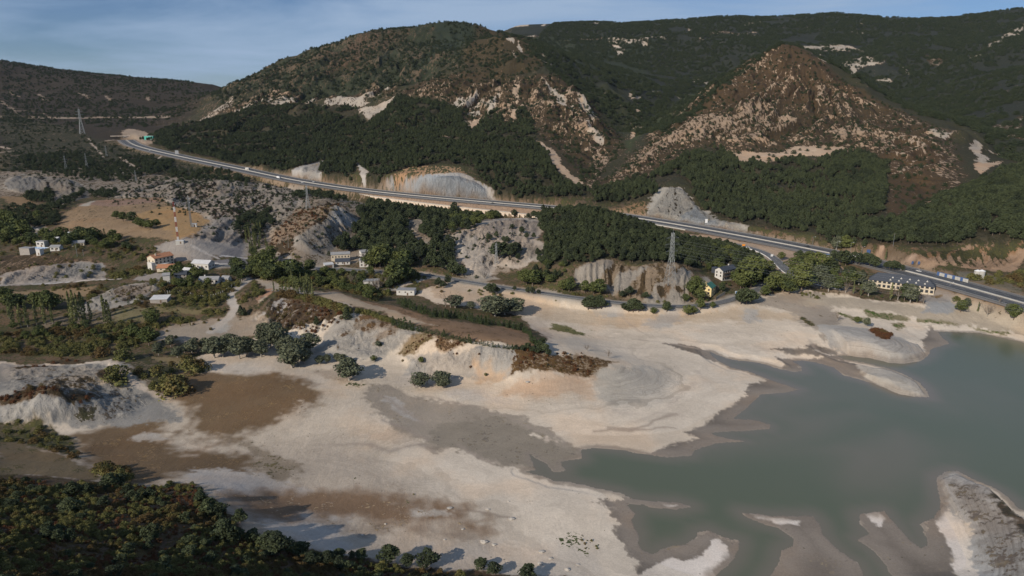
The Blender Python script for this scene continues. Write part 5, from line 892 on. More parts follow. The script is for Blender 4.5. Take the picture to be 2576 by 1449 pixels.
# --- buildings
def house(name, px, py, L, W, h, rh, rot, label, wall='white', roof='terra', kind='gable', wins=(), chim=None, door=True, cat='house', ov=.45, sub=0, group=None):
    p = spot(px, py); BUILT.append((p[0], p[1], max(L, W) * .62 + 1, 15 if name in ('farmhouse', 'yellow_house', 'hotel', 'block_building', 'long_building', 'barn') else 5)); r_ = root(name, (p[0], p[1], p[2] - sub), rot, label, cat, group); l, w = L / 2, W / 2
    b = MB(); 
    if kind == 'gable': b.poly([(-l, -w, -1.5), (l, -w, -1.5), (l, w, -1.5), (-l, w, -1.5), (-l, -w, h), (l, -w, h), (l, w, h), (-l, w, h), (-l, 0, h + rh), (l, 0, h + rh)], (0, 1, 5, 4), (1, 2, 6, 9, 5), (2, 3, 7, 6), (3, 0, 4, 8, 7), (3, 2, 1, 0), (4, 5, 9, 8), (6, 7, 8, 9))
    else: b.box(-l, l, -w, w, -1.5, h)
    wo_ = b.build('wall', M[wall], r_); rf = MB()
    if kind == 'gable':
        s_ = rh / w; e = ov
        for sg in (-1, 1):
            y0, y1 = sg * (w + e), 0; z0, z1 = h - e * s_, h + rh
            rf.poly([(-l - e, y0, z0 + .05), (l + e, y0, z0 + .05), (l + e, y1, z1 + .05), (-l - e, y1, z1 + .05), (-l - e, y0, z0 + .3), (l + e, y0, z0 + .3), (l + e, y1, z1 + .3), (-l - e, y1, z1 + .3)], (0, 1, 2, 3), (4, 5, 6, 7), (0, 1, 5, 4), (0, 3, 7, 4), (1, 2, 6, 5), (2, 3, 7, 6))
    elif kind == 'hip':
        e = ov; q = min(w, l * .8); rf.poly([(-l - e, -w - e, h + .02), (l + e, -w - e, h + .02), (l + e, w + e, h + .02), (-l - e, w + e, h + .02), (-l + q, 0, h + rh), (l - q, 0, h + rh)], (0, 1, 5, 4), (1, 2, 5), (2, 3, 4, 5), (3, 0, 4), (3, 2, 1, 0))
    elif kind == 'shed': rf.poly([(-l - .3, -w - .3, h + .03), (l + .3, -w - .3, h + .03), (l + .3, w + .3, h + rh), (-l - .3, w + .3, h + rh), (-l - .3, -w - .3, h + .22), (l + .3, -w - .3, h + .22), (l + .3, w + .3, h + rh + .2), (-l - .3, w + .3, h + rh + .2)], (0, 1, 2, 3), (4, 5, 6, 7), (0, 1, 5, 4), (1, 2, 6, 5), (2, 3, 7, 6), (3, 0, 4, 7))
    else: rf.box(-l - .15, l + .15, -w - .15, w + .15, h + .01, h + .3)
    ro = rf.build('roof', M[roof], r_)
    if chim: MB().box(chim[0] - .45, chim[0] + .45, chim[1] - .45, chim[1] + .45, h, h + rh + 1.1).build('chimney', M[wall], ro)
    for side, rows, cols, ww, wh, z0, dz in wins:
        for i in range(rows):
            for j in range(cols):
                ln = L if side in 'fb' else W; c = -ln / 2 + ln * (j + .5) / cols; z = z0 + i * dz; f = MB(); g = MB(); t_ = .12
                def bx_(m_, a0, a1, c0, c1, q0, q1):
                    if side == 'f': m_.box(a0, a1, -w - q1, -w - q0, c0, c1)
                    elif side == 'b': m_.box(a0, a1, w + q0, w + q1, c0, c1)
                    elif side == 'l': m_.box(-l - q1, -l - q0, a0, a1, c0, c1)
                    else: m_.box(l + q0, l + q1, a0, a1, c0, c1)
                for a0, a1, c0, c1 in ((c - ww / 2 - t_, c + ww / 2 + t_, z - t_, z), (c - ww / 2 - t_, c + ww / 2 + t_, z + wh, z + wh + t_), (c - ww / 2 - t_, c - ww / 2, z, z + wh), (c + ww / 2, c + ww / 2 + t_, z, z + wh)): bx_(f, a0, a1, c0, c1, .002, .09)
                bx_(g, c - ww / 2, c + ww / 2, z, z + wh, .002, .03); wd = f.build('window', M['frame'], r_); g.build('pane', M['glass'], wd)
    if door: MB().box(-.6 + L * .12, .6 + L * .12, -w - .07, -w - .002, 0, 2.1).build('door', M['wood'], r_)
    return r_
c_ = lambda f, x, y: f([(x, y)])[0]
hf = house('farmhouse', *c_(k4, 1440, 585), 17, 11, 8.2, 2.4, 58, 'big cream farmhouse with terracotta roof above the village', 'cream', 'terra', wins=(('f', 3, 5, 1.1, 1.3, 1.2, 2.5), ('l', 2, 2, 1.1, 1.4, 2, 2.8)), chim=(-5, -2))
MB().box(-9, -8.6, -9.5, -5.5, 2.9, 3.1).box(-9, 2, -9.5, -5.55, 2.9, 3.15).build('awning', M['white'], hf); MB().box(-11.5, -8.55, -5.4, 1, -1.5, 5).build('side_wing', M['white'], hf)
house('barn', *c_(k4, 1490, 622), 13, 9, 2.6, 2.2, 8, 'low barn with a wide terracotta roof below the farmhouse', 'cream', 'terra', wins=(('f', 1, 2, 1, .8, 1, 1),), cat='barn')
house('long_house', *c_(k4, 1815, 600), 16, 9, 4.2, 2.2, -12, 'white house with a wide pale grey roof behind the village trees', 'white', 'proof', wins=(('f', 1, 4, 1, 1.2, 1.2, 1), ('r', 1, 2, 1, 1.2, 1.2, 1)))
house('village_house', *c_(k4, 1620, 705), 9, 7, 4.6, 2.2, 15, 'village house with black slate roof half hidden in trees', 'grey', 'slate', wins=(('f', 2, 3, .9, 1.1, .9, 2.3),), chim=(-3, 0))
house('village_house', *c_(k4, 1492, 735), 5, 5, 6.4, 1.4, 20, 'narrow tall white house in front of the village trees', 'white', 'groof', wins=(('r', 2, 1, .9, 1.1, 1.4, 2.5),), door=False)
house('village_house', *c_(k4, 1875, 735), 15, 6.5, 3.2, 1.8, 4, 'long low white house with a grey roof by the orchard', 'white', 'groof', wins=(('f', 1, 5, 1.1, 1.2, 1, 1),), chim=(-4, 1))
house('village_house', *c_(k4, 2022, 722), 6, 5, 2.8, 1.5, -10, 'small white cottage with grey roof at the right end of the village', 'white', 'groof', wins=(('f', 1, 2, .9, 1, 1, 1),))
house('shed', *c_(k4, 1435, 905), 12, 8, 2.6, 1.3, 6, 'shed with a patched pale blue sheet roof in the overgrown plot', 'grey', 'proof', 'shed', cat='shed')
house('village_house', *c_(k4, 1680, 655), 7, 5, 3.2, 1.6, -20, 'little white house with pale roof between the village trees', 'white', 'proof', wins=(('f', 1, 2, .9, 1, 1, 1),))
v = house('modern_house', *c_(k4, 385, 415), 8, 6, 5.2, 0, -6, 'modern white cube house above a blue pool', 'white', 'groof', 'flat', wins=(('f', 1, 2, 1.6, 1.3, 2.5, 1),))
p = spot(*c_(k4, 340, 440)); BUILT.append((p[0], p[1], 12, 8)); pl = root('swimming_pool', (p[0], p[1], p[2]), -8, 'blue swimming pool on a raised terrace beside the modern house', 'pool'); MB().box(-10, 10, -5, 5, -3, 1.2).build('terrace', M['grey'], pl); MB().box(-8, 8, -3, 3, 1.204, 1.26).build('pool_water', M['pool'], pl)
MB().box(-8.4, 8.4, -3.5, -3.02, 1.204, 1.45).box(-8.4, 8.4, 3.02, 3.5, 1.204, 1.45).build('edging', M['wpaint'], pl)
house('annex', *c_(k4, 250, 480), 11, 6, 5.5, 0, -14, 'windowless grey block building left of the pool', 'grey', 'groof', 'flat', cat='building', door=False)
house('pool_house', *c_(k4, 360, 488), 4, 4, 5, 0, -10, 'small bright white block below the pool terrace', 'white', 'proof', 'flat', cat='building')
house('cottage', *c_(k4, 507, 445), 8, 6, 3.2, 1.2, 4, 'white cottage with one big window right of the pool', 'white', 'groof', wins=(('f', 1, 2, 1.5, 1.1, 1.1, 1),))
house('cottage', *c_(k4, 505, 378), 7, 5, 4, 1.2, -8, 'white cottage under the trees behind the modern house', 'white', 'proof', wins=(('f', 1, 2, 1, 1, 1.4, 1),))
house('cottage', *c_(k4, 705, 405), 10, 6, 3, 1.6, 18, 'cream cottage with grey roof among dark trees on the left rise', 'cream', 'groof', wins=(('f', 1, 3, 1, 1, 1, 1),))
house('cottage', *c_(k4, 650, 322), 12, 5, 2.6, 1, -6, 'long white outbuilding at the foot of the golden field', 'white', 'proof', 'shed', cat='building')
house('roadside_house', *c_(k5, 752, 500), 17, 7, 6.5, 1.6, 14, 'long two storey white house with a row of small windows below the ribbed slope', 'cream', 'groof', wins=(('f', 1, 6, .9, 1.3, 3.6, 1), ('l', 1, 1, 2, 1.6, 1, 1)))
house('roadside_house', *c_(k5, 770, 527), 13, 7, 2.8, 2.2, 10, 'low house with a black roof in front of the long two storey house', 'white', 'slate', wins=(('f', 1, 3, 1, 1, .9, 1),))
g_ = house('garage', *c_(k5, 652, 556), 8, 7, 3, .5, 25, 'white garage with a pale flat roof at the road bend', 'white', 'proof', 'shed', cat='garage', door=False); MB().box(-2.6, 2.6, -3.56, -3.502, 0, 2.4).build('garage_door', M['wood'], g_)
house('roadside_house', *c_(k5, 952, 462), 9, 7, 4.4, 1.6, 30, 'white villa with a grey roof at the edge of the pine wood', 'white', 'groof', wins=(('f', 1, 3, 1, 1.2, 1.2, 1), ('l', 1, 2, 1, 1.2, 1.2, 1)))
house('roadside_house', *c_(k5, 947, 545), 8, 6.5, 5.8, 1.4, 6, 'two storey white house with dark roof behind the clipped hedge', 'white', 'groof', wins=(('f', 2, 2, 1.1, 1.2, 1, 2.8),))
house('roadside_house', *c_(k5, 1172, 552), 7, 6, 3, 1.7, -6, 'small house with a dull red roof among the roadside trees', 'cream', 'rroof', wins=(('f', 1, 2, 1, 1, 1, 1),))
rn = house('ruined_house', *c_(k5, 1008, 722), 13, 8, 6, .0, 8, 'unfinished grey concrete house with bricked openings behind bare trees', 'grey', 'groof', 'flat', wins=(('f', 2, 3, 1.4, 1.4, .8, 2.8),), cat='house'); MB().box(-5.5, -2.4, -4.1, -4.01, 3.4, 5.6).box(-.8, 1.6, -4.1, -4.01, 3.4, 5.6).build('blocked_opening', M['white'], rn)
house('block_building', *c_(k5, 1296, 778), 14.5, 8, 4.0, 0, -4, 'long white flat roofed block building beside the strip', 'white', 'groof', 'flat', wins=(('f', 1, 3, .9, .7, 2.3, 1),), cat='building')
yh = house('yellow_house', *c_(k6, 1410, 942), 10, 8, 5.6, 2.9, 56, 'yellow two storey house with a green roof by the lake road', 'yellow', 'green', wins=(('l', 2, 2, 1.1, 1.3, .9, 2.6), ('f', 2, 2, 1, 1.3, .9, 2.6)), chim=(-2, 1.5)); MB().box(-6.5, -3, 3.9, 8, -1, 2.7).build('lean_to', M['yellow'], yh); MB().box(-6.8, -2.7, 3.7, 8.3, 2.72, 2.95).build('lean_to_roof', M['green'], yh)
ht = house('hotel', *c_(k6, 1560, 812), 18, 8, 8.6, 2.4, 36, 'tall white hotel with black slate roof above the green roofed house', 'white', 'slate', wins=(('f', 3, 6, 1.1, 1.6, .8, 2.7), ('l', 2, 2, 1, 1.4, 3.4, 2.7)), chim=(5, 1), cat='hotel')
for z in (3.3, 6.0): MB().box(-8.6, 8.6, -5.1, -4.02, z - .12, z).box(-8.6, 8.6, -5.1, -5.04, z, z + .9).build('balcony', M['frame'], ht)
MB().box(-8.6, -4, 4, 8, 5, 9.8).build('stair_tower', M['slate'], ht)
lb = house('long_building', *c_(k7, 1060, 800), 48, 12, 5.6, 6.0, -33, 'very long cream building with a black hipped slate roof by the motorway', 'cream', 'slate', 'hip', wins=(('f', 1, 14, 2.0, 1.8, 4.0, 1), ('f', 1, 14, 1.9, 2.1, .6, 1), ('r', 2, 2, 1.6, 1.8, .8, 3.2)), cat='building')
for k in range(5):
    for j in (0, 1):
        x = -8 + k * 6.2 + j * 1.4; y = -4.9 + j * 1.9; z = 5.6 + 1.7 + j * 1.75; MB().poly([(x - .8, y - .4, z - .3), (x + .8, y - .4, z - .3), (x, y - .4, z + 1.), (x - .8, y + 1.6, z - .3), (x + .8, y + 1.6, z - .3), (x, y + 1.6, z + 1.)], (0, 1, 2), (0, 2, 5, 3), (1, 4, 5, 2)).build('dormer', M['white'], lb)
house('hut', *c_(k5, 2400, 150), 9, 4, 3, 0, -10, 'white hut beside the motorway wall on top of the marl hill', 'white', 'proof', 'flat', wins=(('f', 1, 3, .9, 1, 1.2, 1),), cat='hut'); house('hut', *c_(k4, 1610, 388), 7, 3.5, 2.8, 0, 4, 'pale hut at the foot of the red and white mast', 'conc2', 'proof', 'flat', cat='hut'); house('hut', *c_(k4, 1735, 238), 4.5, 3, 3, 0, 10, 'white hut at the foot of the grey lattice mast', 'white', 'proof', 'flat', cat='hut')
house('hut', *c_(k1, 1795, 868), 7, 4, 3.4, 0, -20, 'white hut on the mountain side of the motorway', 'white', 'proof', 'flat', cat='hut'); house('hut', *c_(k7, 205, 690), 6, 4, 3, 1, 0, 'pale yellow cottage in the lakeside wood', 'yellow', 'groof', cat='cottage')
# --- masts and pylons
def lattice(mb, w0, w1, z0, z1, n, t):
    zs = np.linspace(z0, z1, n + 1); ws = np.linspace(w0, w1, n + 1)
    for i in range(n):
        A_ = [(sx * ws[i], sy * ws[i], zs[i]) for sx, sy in ((1, 1), (-1, 1), (-1, -1), (1, -1))]; B_ = [(sx * ws[i + 1], sy * ws[i + 1], zs[i + 1]) for sx, sy in ((1, 1), (-1, 1), (-1, -1), (1, -1))]
        for k in range(4): mb.bar(A_[k], B_[k], t * 1.5); mb.bar(A_[k], B_[(k + 1) % 4], t * .8); mb.bar(A_[(k + 1) % 4], B_[k], t * .8); mb.bar(B_[k], B_[(k + 1) % 4], t * .8)
def pylon(px, py, top, label, rot=20, arms=3, sc=1., group=None, t=.11):
    p = spot(px, py); d = np.linalg.norm(p - np.array([0, 0, CAM_H])); h = (py - top) * d / F * 1.03; r_ = root('pylon', p, rot, label, 'pylon', group); mb = MB(); lattice(mb, h * .085, h * .03, 0, h * .52, 5, t * sc); lattice(mb, h * .03, h * .02, h * .52, h * .93, 6, t * sc); mb.bar((0, 0, h * .9), (0, 0, h), t * sc); mb.build('tower', M['lattice'], r_)
    for k in range(arms):
        z = h * (.60 + .12 * k); a = MB(); L_ = h * (.115 if k != 1 else .14); a.bar((-L_, 0, z), (L_, 0, z), t * sc * 1.1); a.bar((-L_, 0, z), (0, 0, z + h * .04), t * sc * .8); a.bar((L_, 0, z), (0, 0, z + h * .04), t * sc * .8); ar = a.build('crossarm', M['lattice'], r_)
        for s_ in (-1, 1): MB().bar((s_ * L_, 0, z), (s_ * L_, 0, z - h * .035), .2).build('insulator', M['glass'], ar)
    return r_, p, h
py1 = pylon(*c_(k6, 1070, 862), c_(k6, 0, 390)[1], 'tall lattice power pylon on the grey bluff above the old road', 15, 3, 1.1)
pylon(*c_(k1, 597, 608), c_(k1, 0, 458)[1], 'lattice power pylon below the dark far left range', 40, 3, 1.5, t=.22); pylon(*c_(k1, 2232, 1150), c_(k1, 0, 985)[1], 'lattice power pylon on top of the brown rocky rib', 30, 3, 1.1); pylon(*c_(k5, 2040, 530), c_(k5, 0, 350)[1], 'lattice power pylon on the pale marl hill beside the wooded knoll', 30, 3, 1.)
pylon(*c_(k1, 632, 860), c_(k1, 0, 765)[1], 'small dark pylon in the scrub of the upper valley', 30, 2, .9); pylon(*c_(k1, 482, 880), c_(k1, 0, 785)[1], 'small dark pylon at the far left of the upper valley', 30, 2, .9); pylon(*c_(k1, 987, 950), c_(k1, 0, 880)[1], 'small pylon on the slope above the golden field', 30, 2, .9); pylon(*c_(k1, 774, 775), c_(k1, 0, 705)[1], 'small distant pylon under the tunnel portal', 30, 2, .9)
def mast(x, y, top, label, cols, w=.55):
    px, py = c_(k4, x, y); p = spot(px, py); d = np.linalg.norm(p - np.array([0, 0, CAM_H])); h = (py - c_(k4, 0, top)[1]) * d / F * 1.03; r_ = root('radio_mast', p, 12, label, 'mast'); n = 8
    for k in range(n): m_ = MB(); lattice(m_, w, w, h * k / n, h * (k + 1) / n, 3, .09); m_.build('mast_section', M[cols[k % len(cols)]], r_)
    m_ = MB(); [m_.cyl(.9, 0, h * z, h * z + 1.2, .3) for z in (.93, .8)]; m_.bar((0, 0, h), (0, 0, h + 2), .12); m_.build('antenna', M['wpaint'], r_)
mast(1590, 372, 62, 'tall red and white striped radio mast by the golden field', ('wpaint', 'red')); mast(1708, 242, 8, 'grey lattice radio mast on the golden field', ('lattice',), .6)
def pole(px, py, hpx, label, arm=False, cat='pole', mat='lattice', group=None):
    p = spot(px, py); d = np.linalg.norm(p - np.array([0, 0, CAM_H])); h = hpx * d / F * 1.03; r_ = root('lamp_post' if cat == 'street lamp' else 'utility_pole', p, 0, label, cat, group); MB().cyl(0, 0, 0, h, .17, .1, 8).build('post', M[mat], r_)
    if cat == 'street lamp': MB().bar((0, 0, h), (1.6, -1, h + .3), .12).build('arm', M[mat], r_); MB().box(1.3, 2.1, -1.3, -.8, h + .2, h + .4).build('lamp_head', M['wpaint'], r_)
    else: MB().box(-1.1, 1.1, -.08, .08, h - .9, h - .7).build('crossarm', M['wood'], r_)
    return r_
for f, x, y, hp, lb_ in ((k4, 1652, 432, 14, 'dark utility pole in front of the pale mast hut'), (k4, 690, 505, 32, 'tall dark utility pole below the left rise cottages'), (k4, 745, 500, 14, 'short utility pole beside the tall one on the left rise'), (k5, 320, 400, 34, 'utility pole on the brown rocky slope'), (k4, 1722, 400, 16, 'thin utility pole on the bare grey slope'), (k4, 1718, 560, 14, 'thin utility pole behind the pale roofed house'), (k7, 980, 355, 28, 'utility pole at the foot of the right pine wood')): pole(*c_(f, x, y), hp, lb_)
for x, y, hp, lb_ in ((380, 430, 26, 'street lamp on the motorway left of the yellowish tree'), (526, 440, 26, 'street lamp on the motorway right of the yellowish tree'), (648, 435, 16, 'short street lamp near the motorway underpass'), (130, 350, 20, 'street lamp beside the dark car on the motorway'), (1578, 780, 9, 'short post at the edge of the near motorway')): pole(*c_(k7, x, y), hp, lb_, cat='street lamp', mat='galv')
# power line from the tall pylon over the lakeside trees
q0 = py1[1]; h_ = py1[2]
for k, (s_, zf) in enumerate(((-1, .56), (1, .56), (-1, .68), (1, .68), (-1, .80), (1, .80))):
    a = Vector((q0[0] + s_ * h_ * .12, q0[1], q0[2] + h_ * zf)); b = Vector((520 + s_ * 4, 330, 34 + h_ * (zf - .56))); c = MB(); n = 26; P_ = [a.lerp(b, i / n) - Vector((0, 0, 16 * 4 * (i / n) * (1 - i / n) * .6)) for i in range(n + 1)]
    for u, w in zip(P_[:-1], P_[1:]): c.bar(u, w, .045)
    tag(c.build('power_cable', M['galv']), 'thin power cable strung from the tall pylon over the lakeside trees', 'cable', 'cables of the tall pylon')
# --- tunnel end of the motorway
p = mway[2] * 1.0; T_ = mway[0] - mway[6]; an = math.degrees(math.atan2(T_[1], T_[0]))
def arch(r_, R_, D_len, name, mat, thick, n=14):
    m_ = MB(); V = []
    for y in (0, D_len):
        for q in (R_, R_ + thick): V += [(q * math.cos(math.pi * i / n), y, q * math.sin(math.pi * i / n) + 1.5) for i in range(n + 1)]
    k = n + 1; F_ = []
    for i in range(n): F_ += [(i, i + 1, k + i + 1, k + i), (2 * k + i, 2 * k + i + 1, 3 * k + i + 1, 3 * k + i), (i, i + 1, 2 * k + i + 1, 2 * k + i), (k + i, k + i + 1, 3 * k + i + 1, 3 * k + i)]
    m_.poly(V, *F_); return m_.build(name, mat, r_)
for off, lb_ in ((9, 'round concrete tunnel mouth of the near carriageway'), (-9, 'round concrete tunnel mouth of the far carriageway')):
    O = offs(mway, off)[0]; r_ = root('tunnel_portal', (O[0] - 20, O[1] + 14, mway[0, 2] - 1), an - 90, lb_, 'tunnel'); arch(r_, 6, 14, 'arch_ring', M['conc2'], 1.2); m_ = MB().cyl(0, 0, 0, .3, 5.9, n=24).build('bore_shade_disc', M['bore_black'], r_); m_.rotation_euler = (R(90), 0, 0); m_.location = (0, 3, 1.5)  # flat black disc across the arch paints the darkness of the bore
    MB().box(-14, -7.25, 1, 2, -2, 7).box(7.25, 12, 1, 2, -2, 7).box(-14, 12, 1, 2, 8.75, 11).build('headwall', M['conc'], r_)
house('control_building', *c_(k1, 1085, 648), 22, 8, 8, 0, -8, 'teal green building beside the tunnel mouth', 'teal', 'proof', 'flat', cat='building', door=False)
# --- signs
def sign(f, x, y, w, h, hz, mat, label, rot=0, deco=None):
    p = spot(*c_(f, x, y)); r_ = root('road_sign', p, rot, label, 'sign'); MB().box(-w / 2, w / 2, -.06, 0, hz, hz + h).build('panel', M[mat], r_)
    for s_ in (-1, 1): MB().cyl(s_ * w * .32, .12, 0, hz + h * .9, .07, n=6).build('post', M['galv'], r_)
    if deco: deco(r_, w, h, hz)
def dz_(r_, w, h, hz):
    for x0, x1, z0, z1 in ((-.42, -.06, .55, .88), (-.42, -.06, .12, .45)): MB().box(x0 * w, x1 * w, -.075, -.062, hz + z0 * h, hz + z1 * h).build('blue_field', M['blue2'], r_)
    MB().bar((.12 * w, -.08, hz + .45 * h), (.40 * w, -.08, hz + .3 * h), .12).build('arrow', M['bore_black'], r_)
sign(k6, 1668, 985, 4.2, 2.6, 3.2, 'wpaint', 'large white direction sign with two blue fields by the lake road', 8, dz_); sign(k6, 1725, 535, 3.2, 1.8, 1.6, 'orange', 'small orange sign between motorway and slip road'); sign(k6, 1977, 628, 2.6, 2.2, 1.4, 'wpaint', 'white sign on the outside of the slip road bend', 10); sign(k6, 1393, 322, 2.8, 4.6, .8, 'wpaint', 'white notice board standing on the grey cutting')
sign(k7, 715, 462, 3.6, 4.2, 2.5, 'blue', 'tall blue sign beside the motorway underpass'); sign(k7, 1180, 565, 1.8, 2.6, 2, 'blue', 'small blue sign left of the white car on the far road'); sign(k7, 1247, 570, 1.8, 2.6, 2.2, 'blue', 'small blue sign nearer the white car on the far road'); sign(k1, 1283, 762, 7, 7, 2, 'galv', 'grey gantry sign on the mountain side of the motorway')
# --- underpass, fence panels, tanks
u_ = root('underpass', spot(*c_(k7, 268, 492)), -40, 'blue railed underpass with a pale wing wall under the motorway', 'bridge'); MB().box(-6, 8, 0, 1, -2, 4.2).build('wing_wall', M['conc2'], u_); MB().box(-4, 30, -.6, -.3, 4.2, 5.5).build('railing', M['blue'], u_)
A_ = spot(*c_(k7, 1440, 665)); B_ = spot(*c_(k7, 1770, 745)); nf = root('noise_barrier', (0, 0, 0), 0, 'noise barrier of white and blue panels beside the near motorway', 'barrier')
A_, B_ = Vector(A_), Vector(B_); nn = 12
for k in range(nn):
    a, b = A_.lerp(B_, k / nn), A_.lerp(B_, (k + .94) / nn); dn = (b - a).normalized().cross(Vector((0, 0, 1))) * .1
    MB().poly([tuple(a + dn), tuple(b + dn), tuple(b + dn + Vector((0, 0, 3.2))), tuple(a + dn + Vector((0, 0, 3.2))), tuple(a - dn), tuple(b - dn), tuple(b - dn + Vector((0, 0, 3.2))), tuple(a - dn + Vector((0, 0, 3.2)))], (0, 1, 2, 3), (4, 5, 6, 7), (3, 2, 6, 7), (0, 3, 7, 4), (1, 2, 6, 5)).build('panel', M['conc2' if k % 3 else 'blue'], nf)
    MB().poly([tuple(a + dn * 1.2 + Vector((0, 0, 3.22))), tuple(b + dn * 1.2 + Vector((0, 0, 3.22))), tuple(b - dn * 1.2 + Vector((0, 0, 3.22))), tuple(a - dn * 1.2 + Vector((0, 0, 3.22))), tuple(a + dn * 1.2 + Vector((0, 0, 3.7))), tuple(b + dn * 1.2 + Vector((0, 0, 3.7))), tuple(b - dn * 1.2 + Vector((0, 0, 3.7))), tuple(a - dn * 1.2 + Vector((0, 0, 3.7)))], (0, 1, 5, 4), (2, 3, 7, 6), (4, 5, 6, 7), (0, 3, 7, 4), (1, 2, 6, 5)).build('top_panel', M['blue'], nf)
for x, lb_ in ((1862, 'white cylindrical tank, the left one of two beyond the motorway'), (1905, 'white cylindrical tank, the right one of two beyond the motorway')):
    r_ = root('storage_tank', spot(*c_(k7, x, 690)), 0, lb_, 'tank'); MB().cyl(0, 0, -1, 6.2, 2.6, n=20).build('shell', M['conc2'], r_); MB().cyl(0, 0, 6.2, 7.2, 2.7, .3, n=20).build('dome', M['wpaint'], r_)
# --- farm fence with pale posts
L_ = k10([(120,500),(210,505),(300,505),(400,500),(560,560),(640,560),(740,545),(830,515),(900,470),(1000,400),(1060,370),(1120,345)]); L_ = np.array(L_); t_ = np.linspace(0, len(L_) - 1.001, 36); i_ = t_.astype(int); pp = L_[i_] + (L_[i_ + 1] - L_[i_]) * (t_ - i_)[:, None]; Q = march(pp[:, 0], pp[:, 1], H); fr = root('farm_fence', (0, 0, 0), 0, 'fence of pale concrete posts round the plots below the village', 'fence')
for q in Q: MB().box(q[0] - .14, q[0] + .14, q[1] - .14, q[1] + .14, q[2] - .3, q[2] + 2.4).build('post', M['conc2'], fr)
w_ = MB(); [w_.bar(tuple(a + np.array([0, 0, z])), tuple(b + np.array([0, 0, z])), .03) for a, b in zip(Q[:-1], Q[1:]) for z in (.8, 1.5, 2.1)]; w_.build('wire', M['galv'], fr)
p = march([c_(k6, x, 0)[0] for x in (1480, 1500, 1530, 1560)], [c_(k6, 0, y)[1] for y in (1005, 990, 972, 955)], H); w_ = MB()
for a, b in zip(p[:-1], p[1:]): w_.poly([(a[0], a[1], a[2] - 1), (b[0], b[1], b[2] - 1), (b[0], b[1], b[2] + 2.6), (a[0], a[1], a[2] + 2.6), (a[0] + .2, a[1] + .6, a[2] - 1), (b[0] + .2, b[1] + .6, b[2] - 1), (b[0] + .2, b[1] + .6, b[2] + 2.6), (a[0] + .2, a[1] + .6, a[2] + 2.6)], (0, 1, 2, 3), (4, 7, 6, 5), (3, 2, 6, 7), (0, 3, 7, 4), (1, 5, 6, 2))
tag(w_.build('garden_wall', M['stonew']), 'rubble garden wall below the yellow house', 'wall')
# --- vehicles
def car(i, d, rev, paint_, label, kind='car', L=mway):
    O = offs(L, d); T_ = L[min(i + 1, len(L) - 1)] - L[i - 1]; an = math.degrees(math.atan2(T_[1], T_[0])) + (180 if rev else 0); r_ = root(kind, (O[i][0], O[i][1], L[i, 2] + .13), an, label, kind.split('_')[-1])
    if kind == 'parked_car' or kind == 'car':
        m_ = MB(); S = [(-2.2, .35), (-2.2, .85), (-1.9, .95), (1.1, .92), (2.1, .72), (2.2, .4)]; n = len(S); m_.poly([(x, -.88, z) for x, z in S] + [(x, .88, z) for x, z in S], tuple(range(n))[::-1], tuple(range(n, 2 * n)), *[(k, (k + 1) % n, n + (k + 1) % n, n + k) for k in range(n)]); m_.build('body', M[paint_], r_)
        S = [(-1.9, .95), (-1.35, 1.42), (.2, 1.42), (.95, .94)]; m_ = MB(); m_.poly([(x, -.78, z) for x, z in S] + [(x, .78, z) for x, z in S], (3, 2, 1, 0), (4, 5, 6, 7), (0, 1, 5, 4), (1, 2, 6, 5), (2, 3, 7, 6)); m_.build('windows', M['glass'], r_); MB().box(-1.3, .15, -.74, .74, 1.425, 1.47).build('roof', M[paint_], r_); xs = (-1.35, 1.35); wr = .34
    else:
        MB().box(-4.2, 2.0, -1.2, 1.2, .9, 3.5).build('cargo_box', M[paint_], r_); MB().poly([(2.15, -1.15, .5), (4.2, -1.15, .5), (4.2, -1.15, 1.6), (3.7, -1.15, 2.8), (2.15, -1.15, 2.8), (2.15, 1.15, .5), (4.2, 1.15, .5), (4.2, 1.15, 1.6), (3.7, 1.15, 2.8), (2.15, 1.15, 2.8)], (4, 3, 2, 1, 0), (5, 6, 7, 8, 9), (0, 1, 6, 5), (1, 2, 7, 6), (2, 3, 8, 7), (3, 4, 9, 8), (4, 0, 5, 9)).build('cab', M[paint_], r_); MB().poly([(4.22, -1, 1.65), (4.22, 1, 1.65), (3.75, 1, 2.7), (3.75, -1, 2.7)], (0, 1, 2, 3)).build('windscreen', M['glass'], r_); xs = (-3.2, 3.0); wr = .5
    for x in xs:
        for s_ in (-1, 1): w__ = MB().cyl(0, 0, -.12, .12, wr, n=14).build('wheel', M['black'], r_); w__.rotation_euler = (R(90), 0, 0); w__.location = (x, s_ * (.8 if kind == 'car' else 1.1), wr)
def near_i(f, x, y, L=mway): p = np.array(c_(f, x, y)); q = march([p[0]], [p[1]], H)[0]; return int(np.argmin(np.hypot(L[:, 0] - q[0], L[:, 1] - q[1])))
car(near_i(k1, 2020, 932), 8, False, 'carw', 'white delivery van on the motorway before the grey cuttings', 'delivery_van'); car(near_i(k1, 2215, 962), 8, False, 'carw', 'small white car following behind the white van'); car(near_i(k1, 1062, 732), 8, False, 'carw', 'tiny white car far off near the tunnel'); car(near_i(k2, 50, 1328), -8, True, 'carw', 'white car on the far carriageway left of the long grey cutting')
car(near_i(k5, 2035, 16), 8, False, 'card', 'dark car on the motorway left of the wooded knoll'); car(near_i(k6, 2325, 528), -8, True, 'card', 'dark car on the motorway before the street lamps'); car(near_i(k7, 1335, 600), -9, True, 'carw', 'white car on the far road behind the long building'); car(near_i(k7, 815, 500), -9, True, 'carr', 'dark red truck just past the underpass', 'truck'); car(near_i(k7, 670, 450), -5.5, True, 'carw', 'white truck on the motorway at the underpass', 'truck'); car(int(len(slip) * .63), 2, True, 'carw', 'white car on the slip road bend', 'car', slip)
